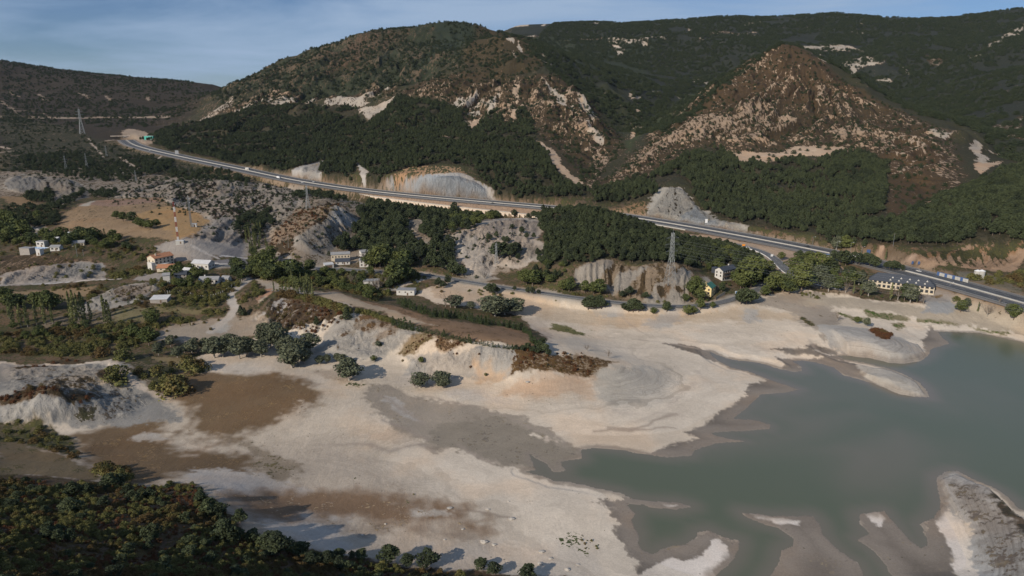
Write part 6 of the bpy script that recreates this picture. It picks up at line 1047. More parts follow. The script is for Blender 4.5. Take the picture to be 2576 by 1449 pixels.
# --- rocks on the flats
for k, (x, y, s_) in enumerate(((718,1060,.9),(940,1065,.7),(1075,1122,1.1),(920,1255,1.2),(975,1270,.7),(1300,1350,.7),(350,1150,.5),(1460,1385,.6),(690,1240,.5),(1170,330,1.1),(795,1180,.5),(1060,1020,.5),(215,1215,.5),(1400,1415,.8),(1250,1310,.9),(1240,1380,.8))):
    q = march(*[[v_] for v_ in c_(c4, x, y)], H)[0]; iv, ifc = ico_unit(); rr = np.random.default_rng(k); V = iv * rr.uniform(.7, 1.2, (len(iv), 1)) * np.array([1.3, .9, .6]) * s_ * 1.2; o = bpy.data.objects.new('boulder', raw_mesh('boulder', V, ifc, M['stone'])); COL.objects.link(o); o.location = (q[0], q[1], q[2] + .1 * s_); tag(o, 'pale boulder lying alone on the open reservoir bed', 'boulder', 'boulders on the reservoir bed')

kk = lambda f, L: [(f([(a, b)])[0][0], f([(a, b)])[0][1], c) for a, b, c in L]
# --- explicit trees
plant('poplar_tree', kk(k4, [(c[0], c[1], c[2] * .2821) for c in [(115,1110,185),(190,1135,170),(250,1135,190),(330,1110,190),(405,1115,205),(470,1105,160),(85,1060,120)]]), 'tall slim poplar in the row at the left edge of the valley meadow', 'poplars at the left edge of the meadow')
plant('poplar_tree', kk(k4, [(c[0], c[1], c[2] * .2821) for c in [(645,1100,240),(700,1070,200),(755,1095,230),(815,1080,145),(680,1115,260),(950,1115,230),(985,1110,190)]]), 'tall slim poplar standing below the gullied grey marl ridge', 'poplars below the marl ridge')
plant('poplar_tree', kk(k5, [(c[0], c[1], c[2] * .3038) for c in [(200,760,80),(270,755,70),(300,760,100),(330,775,110),(365,770,120),(400,785,130),(430,780,150),(455,795,140),(480,790,170),(500,790,160),(520,795,130),(350,700,120),(420,720,110),(470,730,120),(385,760,100),(445,760,120)]]), 'slim pale poplar in the grove at the head of the flat strip', 'poplar grove at the head of the strip')
plant('yellow_tree', kk(k10, [(c[0], c[1], c[2] * .2171) for c in [(535,600,120),(700,610,130),(470,880,60),(355,885,50)]]), 'small yellow leaved tree by the fence below the village', 'yellow trees below the village')
plant('willow_tree', kk(k10, [(c[0], c[1], c[2] * .2171) for c in [(100,1220,130),(240,1120,120),(490,1200,150),(400,1190,90),(640,1160,130),(750,1250,220),(850,1240,200),(930,1180,190),(1040,1260,230),(1130,1230,210),(1190,1170,120),(1290,1240,190),(1400,1130,220),(1480,1150,290),(1350,1100,180),(1600,1240,230),(1720,1240,210),(1860,1180,210),(1790,1320,170),(1640,1360,170),(520,1100,80),(320,1250,120),(1960,1320,90),(2060,1310,90),(2190,1300,90),(2290,1400,110)]]), 'grey green round tree in the belt across the dry stream bed', 'grey green trees along the dry stream', (.9, 1.25))
plant('willow_tree', kk(k5, [(c[0], c[1], c[2] * .3038) for c in [(350,1390,190),(440,1330,110),(820,1449,140),(580,1360,70),(640,1350,70),(720,1330,60),(770,1360,80),(130,1200,170),(1600,1560,110),(1060,1215,50)]]), 'grey green tree standing on pale sand below the strip', 'grey green trees below the strip', (.95, 1.25))
plant('willow_tree', kk(c4, [(c[0], c[1], c[2] * .4357) for c in [(140,320,120),(672,352,86),(550,362,90)]]), 'dark grey green tree alone on the pale reservoir bed', 'lone trees on the reservoir bed', (1.2, 1.5))
plant('bare_tree', kk(c4, [(590,340,36),(520,365,30),(1635,190,22),(1512,150,18)]), 'bare twiggy tree on the pale reservoir bed', 'bare trees on the reservoir bed', (1, 1.4))
plant('leafy_tree', kk(c4, [(283,212,16),(555,220,16),(928,296,9)]), 'small green tree on the sand slope below the strip', 'small trees on the sand slope')
plant('willow_tree', kk(k5, [(c[0], c[1], c[2] * .3038) for c in [(2030,960,160),(2110,950,120),(1990,930,130),(2200,945,130),(2160,930,100),(1700,890,100),(1830,900,60)]]), 'broad grey green tree beside the dark tree row on the strip', 'broad trees beside the strip', (1.3, 1.8))
plant('bare_tree', kk(k5, [(c[0], c[1], c[2] * .3038) for c in [(1660,890,130),(1620,885,100),(1700,895,120),(1140,680,130),(1120,670,110),(1060,770,140),(1030,760,120),(840,700,90),(880,710,90),(1940,655,70)]]), 'bare twiggy tree near the white block building', 'bare trees near the block building', (1, 1.5))
plant('leafy_tree', kk(k5, [(c[0], c[1], c[2] * .3038) for c in [(1220,700,200),(1280,680,150),(1170,690,140),(2290,700,120),(2340,710,130),(2270,690,110),(980,830,90),(1040,560,150),(1080,560,190),(1000,560,120),(1130,560,170),(1210,560,130),(1290,570,150),(60,560,110),(120,540,120),(180,500,110),(30,470,80),(110,640,120),(200,660,110),(260,640,120),(350,660,160),(310,650,130),(400,620,100),(500,590,90)]]), 'bushy green tree along the old valley road', 'green trees along the old road', (1.0, 1.35))
plant('leafy_tree', kk(k6, [(c[0], c[1], c[2] * .2821) for c in [(170,930,120),(110,920,90),(310,940,110),(440,960,140),(390,950,110),(1790,890,260),(1600,880,150),(1550,860,110),(1660,860,120),(1530,930,80),(1700,900,130),(1960,760,100),(2060,650,70),(1740,830,100),(1820,830,120),(1880,760,110),(1900,840,100),(1960,930,130),(2010,900,140),(2240,930,220),(2080,930,150),(2130,950,120),(2180,770,130),(2320,780,150),(2400,760,160),(1340,1090,100),(1230,1140,90),(1280,1130,70),(920,1130,60),(1040,1110,90),(1210,1020,70),(1300,940,140),(1260,960,120),(1330,1010,110),(1400,1020,80),(1450,1080,60),(2300,690,110),(2220,660,90)]]), 'bushy green tree by the road near the yellow house and white hotel', 'green trees by the yellow house and hotel', (.9, 1.25))
plant('pine_tree', kk(k6, [(c[0], c[1], c[2] * .2821) for c in [(340,1090,110),(410,1090,120),(460,1080,100),(370,1060,100),(430,1060,100),(330,1060,70),(700,1110,70),(740,1110,120),(790,1110,100),(660,1090,60),(710,960,80),(650,980,60),(850,990,60),(1700,1040,110),(1750,1040,130),(1790,1030,110),(1730,1010,100)]]), 'dark pine on the sandy bank below the old road', 'dark pines below the old road', (1.4, 1.9))
plant('pine_tree', kk(k5, [(c[0], c[1], c[2] * .3038) for c in [(2010,780,90),(1980,770,80),(2050,770,50),(1560,720,80),(1640,700,80),(1600,730,60),(1710,630,100),(1760,630,90),(1680,620,110),(2190,750,40),(2340,780,60),(2300,770,50),(2390,780,40),(2190,140,60),(2350,150,60),(2310,160,50),(1690,100,80),(2000,130,50),(2060,490,140),(2160,480,120),(2200,450,100),(2110,460,110),(2100,350,50),(1980,340,60),(2040,310,50),(2170,240,40),(2250,280,60),(2290,320,50),(2350,320,50),(2230,420,60),(2220,500,60),(2130,360,60)]]), 'dark pine standing on the pale marl hill', 'dark pines on the marl hill', (1.2, 1.8))
LB = [(480,400,170),(380,400,160),(900,500,110),(390,1140,130),(600,1170,80),(700,1200,100),(110,900,70),(1970,1100,160),(1690,1050,130),(1750,1000,100),(1870,1050,110),(2100,960,80),(2250,1130,160),(2200,1060,100),(640,880,130),(800,910,200),(860,900,180),(720,880,170),(560,860,160),(480,850,190),(400,830,170),(300,830,190),(950,920,190),(1030,920,180),(1100,930,190),(1160,950,200),(1230,950,130),(1300,960,120),(520,770,180),(200,760,220),(110,700,240),(60,800,180),(330,740,160),(620,760,140),(1350,850,100),(1390,820,70),(980,760,120),(860,740,110),(40,640,190),(160,650,200)]
for _sp, _o, _lb in (('leafy_tree', 0, 'bushy green tree around the long dark roofed building by the lake'), ('willow_tree', 1, 'greyish tree around the long dark roofed building by the lake'), ('poplar_tree', 2, 'slim pale tree around the long dark roofed building by the lake'), ('bare_tree', 3, 'half bare tree around the long dark roofed building by the lake')):
    plant(_sp, kk(k7, [(c[0], c[1], c[2] * .2387 * .82) for c in LB[_o::4]]), _lb, 'trees around the long dark roofed building', (.85, 1.15))
plant('pine_tree', kk(k7, [(c[0], c[1], c[2] * .2387) for c in [(1080,620,60),(1020,610,80),(980,610,90),(940,600,80),(900,590,60),(730,570,120),(790,590,110),(680,560,120),(620,560,120),(480,560,140),(420,540,120),(360,520,110),(560,540,110),(300,640,150),(240,680,130)]]), 'dark pine between the motorway and the long building', 'dark pines between motorway and long building', (1.1, 1.5))
for nm, L in (('pine tree at the corner of the strip', [(2400,1230,60),(2300,1240,60),(2260,1250,50),(2440,1260,70),(2350,1260,50),(2200,1240,40),(2420,1200,60),(2470,1290,60),(2380,1270,50)]),):
    plant('pine_tree', kk(k5, [(a, b, c * .3038) for a, b, c in L]), 'dark bushy pine at the rounded end of the strip', 'pines at the end of the strip', (1.5, 2.0))
plant('fir_tree', kk(k10, [(c[0], c[1], c[2] * .2171) for c in [(1060,760,110),(1100,750,80),(1400,860,50),(1930,870,90),(2280,770,110)]]) + kk(k5, [(800,990,110 * .3038), (550,1030,70 * .3038), (1080,1210,45 * .3038)]), 'dark fir on the heathy slope below the strip', 'dark firs on the heathy slope', (1.2, 1.7))
def rowline(f, L, n, h0, h1, jit=3):
    L = np.array(f(L)); t = np.linspace(0, len(L) - 1.001, n); i = t.astype(int); p = L[i] + (L[i + 1] - L[i]) * (t - i)[:, None] + rng.normal(size=(n, 2)) * jit * .15
    return [(a, b, rng.uniform(h0, h1)) for a, b in p]
plant('cypress_tree', rowline(k5, [(1230,860),(1380,920),(1500,960),(1620,975),(1750,985),(1900,1020),(1985,1030)], 64, 13, 24, 8), 'dark cypress in the dense row along the far side of the strip', 'cypresses along the far side of the strip', (1.3, 1.9))
plant('cypress_tree', rowline(k5, [(2010,1030),(2120,1050),(2230,1080),(2310,1110),(2340,1180),(2400,1230)], 34, 11, 20, 8), 'dark cypress in the row that turns round the end of the strip', 'cypresses round the end of the strip', (1.5, 2.3))
plant('cypress_tree', rowline(k5, [(1180,1030),(1260,1060),(1340,1080),(1400,1090),(1500,1110),(1620,1120),(1780,1180),(1860,1190),(1960,1210),(2100,1230),(2180,1235)], 62, 5, 16, 7), 'young cypress in the row along the near edge of the strip', 'young cypresses along the near edge of the strip', (1.1, 1.9))
plant('cypress_tree', kk(k5, [(c[0], c[1], c[2] * .3038) for c in [(1190,1035,75),(1250,1060,80),(1290,1070,100),(1320,1075,80),(1230,1050,70),(1350,1080,60),(1600,1130,60),(1820,1180,70)]]), 'taller dark cypress in the clump on the near edge of the strip', 'taller cypresses on the near edge of the strip', (1.3, 1.9))
plant('bush', rowline(k5, [(240,790),(420,810),(560,850),(700,890),(830,930)], 60, 8, 17, 9), 'olive bush in the hedge along the near edge of the strip', 'olive bushes along the near edge of the strip', (.9, 1.2))
plant('bush', rowline(k5, [(900,935),(1000,950),(1100,985),(1170,1010)], 26, 6, 12, 8), 'low olive bush in the hedge before the young cypresses', 'low bushes before the young cypresses', (.9, 1.2))
plant('cypress_tree', kk(k4, [(1150,935,14),(930,340,20),(1345,800,6)]) + kk(k6, [(2010,680 - 230,12)]), 'single narrow cypress in the village gardens', 'single cypresses in the village', (1, 1.4))
plant('leafy_tree', kk(k4, [(c[0], c[1], c[2] * .2821) for c in [(420,990,150),(360,980,130),(480,980,120),(140,970,110),(30,900,100),(60,900,90),(90,960,100),(180,960,90),(510,360,80),(560,350,90),(720,360,100),(780,360,90),(820,370,90),(650,400,90),(450,400,80),(400,350,80),(270,400,90),(1120,440,60),(1160,450,50),(600,420,80),(840,350,90),(1010,360,80),(1060,380,70),(700,410,90),(1240,240,70),(1310,255,60),(1340,260,70),(1400,240,60),(1270,250,60),(1180,200,80),(1100,190,70),(1040,170,60),(50,240,110),(120,280,130),(190,330,120),(250,330,90),(30,320,100),(90,380,110),(20,200,90),(100,190,70),(340,170,60),(350,190,50)]]), 'dark leafy tree on the far left side of the valley', 'leafy trees on the left side of the valley', (1., 1.35))
plant('leafy_tree', kk(k4, [(c[0], c[1], c[2] * .2821) for c in [(1510,740,110),(1560,700,110),(1630,690,90),(1700,760,80),(1740,700,90),(1800,700,80),(1860,770,70),(1900,740,90),(1960,740,90),(2040,720,110),(2100,700,100),(2160,720,100),(1600,640,80),(1700,640,70),(1500,640,60),(1340,610,60),(2130,640,110),(2100,620,100),(2230,680,90),(2300,660,120),(2330,700,110),(2400,660,160),(2380,720,100),(2430,720,140),(1570,770,70),(1460,800,60),(1700,790,60),(1620,790,80),(1780,790,60),(2260,590,80),(1430,640,50),(1350,1090,110),(1330,1300,150),(1290,1260,80),(1190,1240,120),(1370,1110,90)]]), 'leafy tree among the houses of the village', 'leafy trees among the village houses', (1., 1.35))
# --- areas of trees and scrub ---------------------------------------------------
veg('pine_tree', F1, .040, 6, 9.5, 'dark green pine in the plantation above the motorway', 'pines above the motorway', .1, 40, wide=(.8, 1.1))
veg('pine_tree', F2, .052, 6, 9.5, 'dark green pine in the plantation under the pyramid shaped peak', 'pines under the pyramid shaped peak', .04, 40, wide=(.8, 1.1))
veg('pine_tree', F3, .030, 7, 11.5, 'tall dark pine in the wood at the right above the motorway', 'pines at the right above the motorway')
veg('pine_tree', F4, .062, 5.5, 9, 'dark green pine on the wooded knoll above the old road', 'pines on the wooded knoll', wide=(.9, 1.2))
W1 = k5([(820,290),(960,200),(900,120),(1000,60),(1200,40),(1400,70),(1470,130),(1300,190),(1290,260),(1350,330),(1480,440),(1520,360),(1400,250),(1480,120),(1600,80),(1720,130),(1500,280),(1700,430),(1640,500),(1780,620),(1500,590),(1380,560),(1250,570),(1000,560),(960,420),(740,440),(700,380)])
veg('pine_tree', W1, .027, 7, 13, 'dark pine in the wood behind the roadside houses', 'pines behind the roadside houses', wide=(1, 1.4))
veg('leafy_tree', k5([(1600,150),(1850,110),(2120,130),(2000,180),(1800,240),(1650,260),(1560,200)]), .012, 6, 10, 'loose green tree on the slope under the motorway wall', 'green trees under the motorway wall', .2)
veg('pine_tree', k5([(1550,170),(1700,130),(1900,120),(1820,260),(1650,300),(1420,330),(1360,260)]), .014, 7, 12, 'pine beside the pale gullied patch under the motorway', 'pines under the motorway wall')
VW = k5([(0,560),(200,560),(420,570),(600,600),(900,600),(1250,620),(1500,640),(1200,700),(1160,790),(1020,840),(800,760),(560,720),(300,730),(180,680),(0,640)])
veg('leafy_tree', VW, .017, 4, 9, 'leafy tree in the thicket between strip and old road', 'thicket between the strip and the old road', .2)
veg('bush', VW, .04, 1.5, 4, 'olive bush in the thicket between strip and old road', 'bushes between the strip and the old road')
veg('bush', k4([(1450,740),(1900,760),(2200,740),(2060,830),(1950,1000),(1960,960),(1400,960),(1170,940),(1380,850),(1440,800)]), .05, 1.8, 4.5, 'olive green bush in the overgrown plots below the village', 'bushes in the plots below the village')
veg('bush', k4([(0,1180),(500,1120),(1300,1110),(1700,1050),(1800,1040),(1500,1120),(1380,1240),(1200,1330),(900,1350),(850,1400),(0,1360),(0,1240)]), .065, 1.4, 3.8, 'rounded olive bush in the scrubby wood at the left', 'bushes in the scrubby wood at the left', wide=(1, 1.4))
veg('leafy_tree', k4([(0,1140),(500,1110),(900,1130),(1300,1160),(1250,1260),(900,1280),(0,1260)]), .011, 3.5, 6, 'small leafy tree in the scrubby wood at the left', 'small trees in the scrubby wood at the left', wide=(1., 1.35))
veg('bush', k4([(0,260),(230,270),(500,310),(1000,330),(1360,380),(1400,480),(1320,560),(1000,520),(700,510),(600,440),(200,440),(0,480)]), .026, 1.5, 3.6, 'olive bush among the houses on the left rise', 'bushes on the left rise', .2)
veg('leafy_tree', k4([(0,240),(230,260),(240,330),(600,330),(1000,340),(1000,440),(600,420),(240,420),(0,400)]), .010, 5, 8, 'dark leafy tree on the left rise', 'dark trees on the left rise', wide=(1., 1.3))
veg('bush', k4([(900,620),(1300,600),(1380,640),(1200,690),(1080,690),(950,660)]), .05, 2, 4, 'bush below the big cream farmhouse', 'bushes below the cream farmhouse'); veg('bush', k4([(380,800),(600,750),(760,770),(600,800)]), .06, 1.5, 3, 'green bush in the hedge across the brown field', 'bushes across the brown field')
veg('bush', k4([(820,840),(920,760),(940,800),(860,860),(760,890)]), .05, 2, 4, 'bush at the corner of the brown field', 'bushes at the corner of the field'); veg('bush', k4([(1800,990),(1980,990),(1980,1040),(1820,1030)]), .06, 1.5, 3.5, 'bush beside the pale farm track', 'bushes beside the farm track')
veg('bush', k4([(1380,1110),(1760,1040),(1760,1080),(1480,1140),(1380,1140)]), .05, 2, 4, 'bush in the hedge below the meadow', 'bushes below the meadow')
for i, (pp, d_, lab, grp) in enumerate(((k1([(500,840),(1000,780),(1240,820),(1200,880),(900,950),(600,960),(450,900)]), .010, 'dark tree in the thickets of the upper valley', 'trees of the upper valley'), (k1([(150,780),(600,720),(700,850),(450,900),(150,880)]), .009, 'dark tree in the scrub of the upper valley', 'trees of the upper valley'),
        (k1([(1030,830),(1240,800),(1250,850),(1080,890)]), .03, 'dark tree in the copse below the motorway', 'copse below the motorway'), (k1([(1200,880),(1600,850),(1800,940),(1800,1000),(1650,960),(1300,940)]), .011, 'dark tree on the bank below the motorway', 'trees on the bank below the motorway'),
        (k1([(180,1050),(380,1010),(390,1100),(200,1100)]), .03, 'dark tree beside the upper marl slope', 'trees beside the upper marl slope'), (k1([(650,1030),(850,1020),(850,1080),(680,1070)]), .02, 'tree at the top of the golden field', 'trees at the top of the golden field'), (k1([(1740,1200),(1960,1160),(2000,1300),(1850,1380),(1700,1340)]), .02, 'dark tree in the gully behind the rocky rib', 'trees behind the rocky rib'),
        (k1([(2100,1100),(2220,1000),(2400,1020),(2536,1080),(2440,1100),(2280,1080)]), .015, 'tree on the top of the rocky rib', 'trees on top of the rocky rib'), (k1([(440,1100),(640,1010),(600,1060),(480,1160),(300,1200)]), .014, 'tree beside the golden field', 'trees beside the golden field'), (k1([(0,1150),(240,1130),(450,1200),(420,1280),(0,1300)]), .02, 'dark tree in the far left hedges', 'trees of the far left hedges'))):
    veg('oak_tree', pp, d_, 4, 8, lab, grp, wide=(1.0, 1.4))
veg('poplar_tree', k1([(1760,1330),(1900,1300),(1960,1449),(1780,1449)]), .02, 6, 12, 'loose pale tree in the gully behind the village', 'loose trees in the village gully')
veg('leafy_tree', k6([(1480,560),(1700,640),(1900,680),(1950,780),(2100,800),(1950,960),(1850,1000),(1680,900),(1500,850),(1480,800),(1400,740)]), .012, 5, 9, 'leafy tree round the white hotel', 'leafy trees round the white hotel')
veg('oak_tree', k7([(0,540),(300,560),(800,700),(1250,900),(1250,950),(900,870),(200,740)]), .012, 4, 8, 'dark tree in the wood before the long building', 'dark trees before the long building', wide=(.9, 1.3))
veg('leafy_tree', k7([(0,500),(250,500),(500,560),(850,620),(780,700),(1100,760),(1300,900),(1300,960),(900,880),(400,850),(200,760),(0,740)]), .009, 4, 8, 'leafy tree in the wood before the long building', 'leafy trees before the long building')
veg('bush', k7([(1500,900),(1700,920),(2361,1090),(2361,1130),(2000,1050),(1600,980)]), .02, 1.5, 4, 'bush on the shore below the motorway', 'bushes on the shore below the motorway'); veg('bush', k7([(1650,680),(2361,620),(2361,800),(2000,760),(1700,700)]), .03, 2, 5, 'bush right of the motorway fence', 'bushes beyond the motorway fence')
veg('bush', k7([(0,850),(300,860),(340,920),(0,900)]), .03, 1, 3, 'bush on the upper shore', 'bushes on the upper shore')
veg('heath_bush', k7([(740,1225),(860,1230),(960,1280),(960,1320),(870,1340),(780,1290)]), .35, 1, 2.4, 'rusty brown bush on the top of the grey spit', 'rusty bushes on the grey spit')
veg('heath_bush', c4([(1085,180),(1100,120),(1300,160),(1500,170),(1560,240),(1540,290),(1400,280),(1280,250),(1200,240),(1110,260)]), .12, .6, 1.9, 'rusty heath bush at the tip of the strip', 'heath bushes at the tip of the strip')
veg('heath_bush', k5([(1200,1280),(1380,1110),(1500,1110),(1400,1240),(1260,1290)]) , .12, .5, 1.3, 'rusty heath bush on the bank under the young cypresses', 'heath bushes under the young cypresses'); veg('heath_bush', k5([(1530,1220),(1560,1130),(1700,1150),(1820,1180),(1620,1280)]), .12, .5, 1.3, 'rusty heath bush on the bank under the young cypresses', 'heath bushes under the young cypresses')
veg('heath_bush', k5([(1200,1300),(2150,1250),(2250,1400),(1900,1449),(1300,1400)]), .006, .5, 1.4, 'small rusty bush on the bare grey bank', 'small bushes on the bare grey bank')
veg('heath_bush', k10([(1400,640),(1950,560),(2318,760),(2318,830),(1850,950),(1500,900)]), .07, .8, 2.2, 'rusty heath bush on the slope below the strip', 'heath bushes on the slope below the strip'); veg('bush', k10([(1200,400),(1350,480),(1300,560),(1240,520),(1180,640),(1000,640),(1150,500)]), .05, 1.5, 3.5, 'green bush on the bank beside the farm track', 'bushes on the bank of the farm track')
veg('heath_bush', k9([(0,1080),(200,1000),(420,900),(800,900),(1000,1000),(1380,1020),(1390,1100),(1100,1130),(950,1030),(560,1010),(0,1180)]), .14, .6, 2, 'rusty bush on the crest of the grey marl mound', 'bushes on the crest of the marl mound'); veg('heath_bush', k9([(200,600),(560,570),(700,620),(420,640)]), .1, .6, 1.8, 'rusty bush on the upper marl flats', 'bushes on the upper marl flats'); veg('heath_bush', k9([(680,540),(950,470),(1200,520),(900,570)]), .08, .6, 1.8, 'rusty bush on the upper marl flats', 'bushes on the upper marl flats')
veg('bush', k8([(850,80),(1100,80),(1160,230),(1100,290),(900,220)]), .02, 1.2, 3.5, 'olive bush on the heathy ground beside the brown meadow', 'bushes beside the brown meadow'); plant('bush', kk(k8, [(750,195,34),(1120,280,40),(1150,260,34),(1080,240,30),(1230,140,30),(1290,130,26),(1010,160,22),(890,150,16),(790,60,24),(650,40,20),(1200,110,26),(980,250,14)]), 'big olive bush standing beside the brown meadow', 'big bushes beside the brown meadow', (1, 1.3))
veg('bush', k8([(0,460),(150,450),(300,500),(440,560),(500,650),(500,720),(350,650),(200,600),(0,575)]), .07, 1, 2.6, 'olive bush in the hedge at the left edge', 'bushes in the hedge at the left edge'); veg('bush', k8([(640,770),(760,740),(830,800),(860,850),(620,850)]), .06, 2, 4.5, 'tall green bush at the top of the near slope', 'bushes at the top of the near slope')
for _i, _g in enumerate((c4([(1330,1225),(1400,1190),(1600,1190),(1620,1270),(1540,1320),(1400,1280)]), c4([(1140,990),(1200,975),(1240,1000),(1200,1030)]), c4([(440,1000),(500,970),(530,985),(470,1010)]), c4([(150,890),(200,870),(230,910),(170,920)]))):
    veg('bush', _g, .16, .25, .8, 'low green plant in a patch on the dried reservoir bed', 'green plants on the reservoir bed', .5, 4)
veg('bush', D_([(0,590),(380,620),(600,700),(600,760),(450,880),(0,900)]), .016, .8, 2.6, 'small olive bush scattered over the left valley floor', 'scattered bushes of the left valley', .5, 14)
veg('bush', D_([(650,640),(900,670),(1250,710),(1500,750),(1480,775),(1250,745),(1000,730),(700,740)]), .02, .8, 2.4, 'small olive bush beside the old valley road', 'scattered bushes beside the old road', .4, 12)
veg('holm_oak_bush', D_([(-50,440),(330,432),(560,455),(800,490),(1250,552),(1340,650),(1180,700),(900,650),(600,640),(450,560),(200,480)]), .012, .8, 2.6, 'small dark bush on the eroded slopes below the motorway', 'small bushes below the motorway', .4, 16)
# the near hillside
NH = k8([(-350,860),(0,830),(200,840),(400,870),(600,860),(820,870),(1000,880),(1100,860),(1250,870),(1330,930),(1420,1000),(1500,1120),(1600,1200),(1850,1230),(2100,1310),(2400,1370),(2700,1410),(3000,1449),(3000,1700),(1000,1900),(-350,1900)])
veg('heath_bush', NH, .22, .5, 1.3, 'rusty brown heath bush on the near hillside', 'heath bushes on the near hillside')
veg('bush', NH, .27, .7, 2.3, 'olive green shrub on the near hillside', 'olive shrubs on the near hillside', .12, 9, (.8, 1.15))
veg('pine_tree', NH, .007, 1.8, 4, 'young dark pine among the shrubs of the near hillside', 'young pines on the near hillside', wide=(1.6, 2.1))
plant('pine_tree', kk(k8, [(c[0], c[1], c[2] * .32) for c in [(1290,980,90),(1340,1060,130),(1400,1070,110),(1540,1110,100),(1450,1220,150),(1420,1180,100),(1510,1230,110),(1730,1290,150),(1790,1320,180),(1620,1230,100),(1940,1320,110),(2000,1380,100),(2100,1380,110),(2180,1400,90),(980,1230,130),(850,970,80),(460,1050,110),(700,880,95),(780,870,85),(470,930,90),(560,930,80),(970,950,80),(1190,1100,70)]]) + kk(c4, [(370,1375,46),(480,1395,34),(590,1400,45),(210,1350,25),(160,1350,20),(900,1410,28),(980,1440,32),(1170,1470,38),(80,1360,30),(20,1370,30)]), 'rounded dark pine along the edge of the near hillside', 'pines along the edge of the near hillside', (1.35, 1.8))
veg('leafy_tree', k6([(-120,700),(150,700),(200,860),(470,930),(470,960),(200,930),(0,920),(-150,880)]), .016, 3.5, 8, 'leafy tree between the old road and the wooded knoll', 'leafy trees below the wooded knoll')
veg('pine_tree', k6([(-120,690),(150,690),(200,760),(180,860),(0,840),(-150,800)]), .02, 5, 9, 'dark pine between the old road and the wooded knoll', 'pines below the wooded knoll')
veg('bush', k6([(0,900),(500,960),(850,1010),(1250,1030),(1250,1060),(800,1060),(500,1010),(0,940)]), .03, .8, 2.6, 'small bush on the verge of the old valley road', 'bushes on the verge of the old road', .2, 8)
# scrub and holm oaks dotting the mountains
veg('holm_oak_bush', PYR, .007, 1.6, 4.6, 'dark round bush dotted over the rocky peak', 'bushes dotted over the rocky peak', 0)
veg('holm_oak_bush', SPUR, .008, 1.8, 5.5, 'dark round bush dotted over the rocky spur', 'bushes dotted over the rocky spur', 0)
MTOP = k2([(-650,760),(-560,600),(0,320),(300,220),(700,150),(900,130),(1330,200),(1500,280),(1750,430),(1900,560),(1500,560),(1200,510),(900,600),(640,740),(300,720),(0,740),(-300,840)])
veg('holm_oak_bush', MTOP, .011, 3, 6.5, 'dark holm oak on the upper slopes of the big mountain', 'holm oaks on the upper slopes', .25, 60)
BACK = [(1245,50),(1400,30),(1700,20),(1985,10),(2100,5),(2300,15),(2576,-15),(2800,-40),(2800,350),(2576,440),(2470,340),(2300,285),(2120,185),(1985,118),(1850,200),(1660,360),(1600,330),(1450,240),(1340,150)]
veg('holm_oak_bush', BACK, .0085, 5, 9, 'dark tree in the woods of the back range', 'woods of the back range', .12, 90, (1, 1.5))
veg('holm_oak_bush', k1([(0,-20),(500,50),(1000,120),(1400,180),(1620,300),(1400,450),(1000,560),(800,560),(400,560),(0,520)]), .0065, 2.5, 6, 'dark bush on the far left range', 'bushes on the far left range', .15, 60)
veg('holm_oak_bush', k1([(0,420),(500,560),(900,700),(1500,860),(1400,980),(900,1000),(300,900),(0,880)]), .006, 2, 5, 'dark bush in the upper valley', 'bushes of the upper valley', .3, 30)
veg('heath_bush', k5([(140,380),(400,60),(500,70),(740,30),(720,90),(600,200),(380,290),(340,420),(240,460)]), .03, .8, 2.2, 'rusty bush on the brown rocky rib', 'bushes on the brown rocky rib')
veg('holm_oak_bush', k1([(800,1050),(1500,900),(2200,980),(2150,1150),(1800,1400),(1300,1150)]), .014, 1, 2.8, 'small dark bush on the marl badlands', 'bushes on the marl badlands', .2, 20)
veg('holm_oak_bush', k3([(440,990),(780,1135),(1000,1060),(1550,1040),(1540,980),(1000,975),(700,1045)]), .0025, 3, 6, 'dark bush on the pale scree', 'bushes on the scree')
# --- from the list: what shows largest becomes things, the rest one mass of each kind
NP = len(KEEP); PX = np.array([[k[1], k[2], k[3] + k[4] * .6] for k in KEEP]); hh = np.array([k[4] for k in KEEP]); sps = np.array([k[0] for k in KEEP])
rel = PX - np.array([0, 0, CAM_H]); dep = rel[:, 1] * cp - rel[:, 2] * sp; uu = rel[:, 0] / np.maximum(dep, 1) * F + CX; vv = CY - (rel[:, 1] * sp + rel[:, 2] * cp) / np.maximum(dep, 1) * F; px = hh / np.maximum(dep, 1) * F
infr = (dep > 10) & (uu > 5) & (uu < 2571) & (vv > 5) & (vv < 1444); vis = infr.copy(); idx = np.where(infr)[0]
for f in np.linspace(.12, .985, 60):
    q = rel[idx] * f; g = q[:, 2] + CAM_H - sample(H, q[:, 0], q[:, 1]); vis[idx[g < 0]] = False
LIM = dict(pine_tree=295, oak_tree=200, leafy_tree=295, poplar_tree=80, yellow_tree=20, willow_tree=90, cypress_tree=190, fir_tree=20, bush=290, heath_bush=290, holm_oak_bush=130, bare_tree=40)
FAKE_G = {}
src = {}; is_thing = np.zeros(NP, bool)
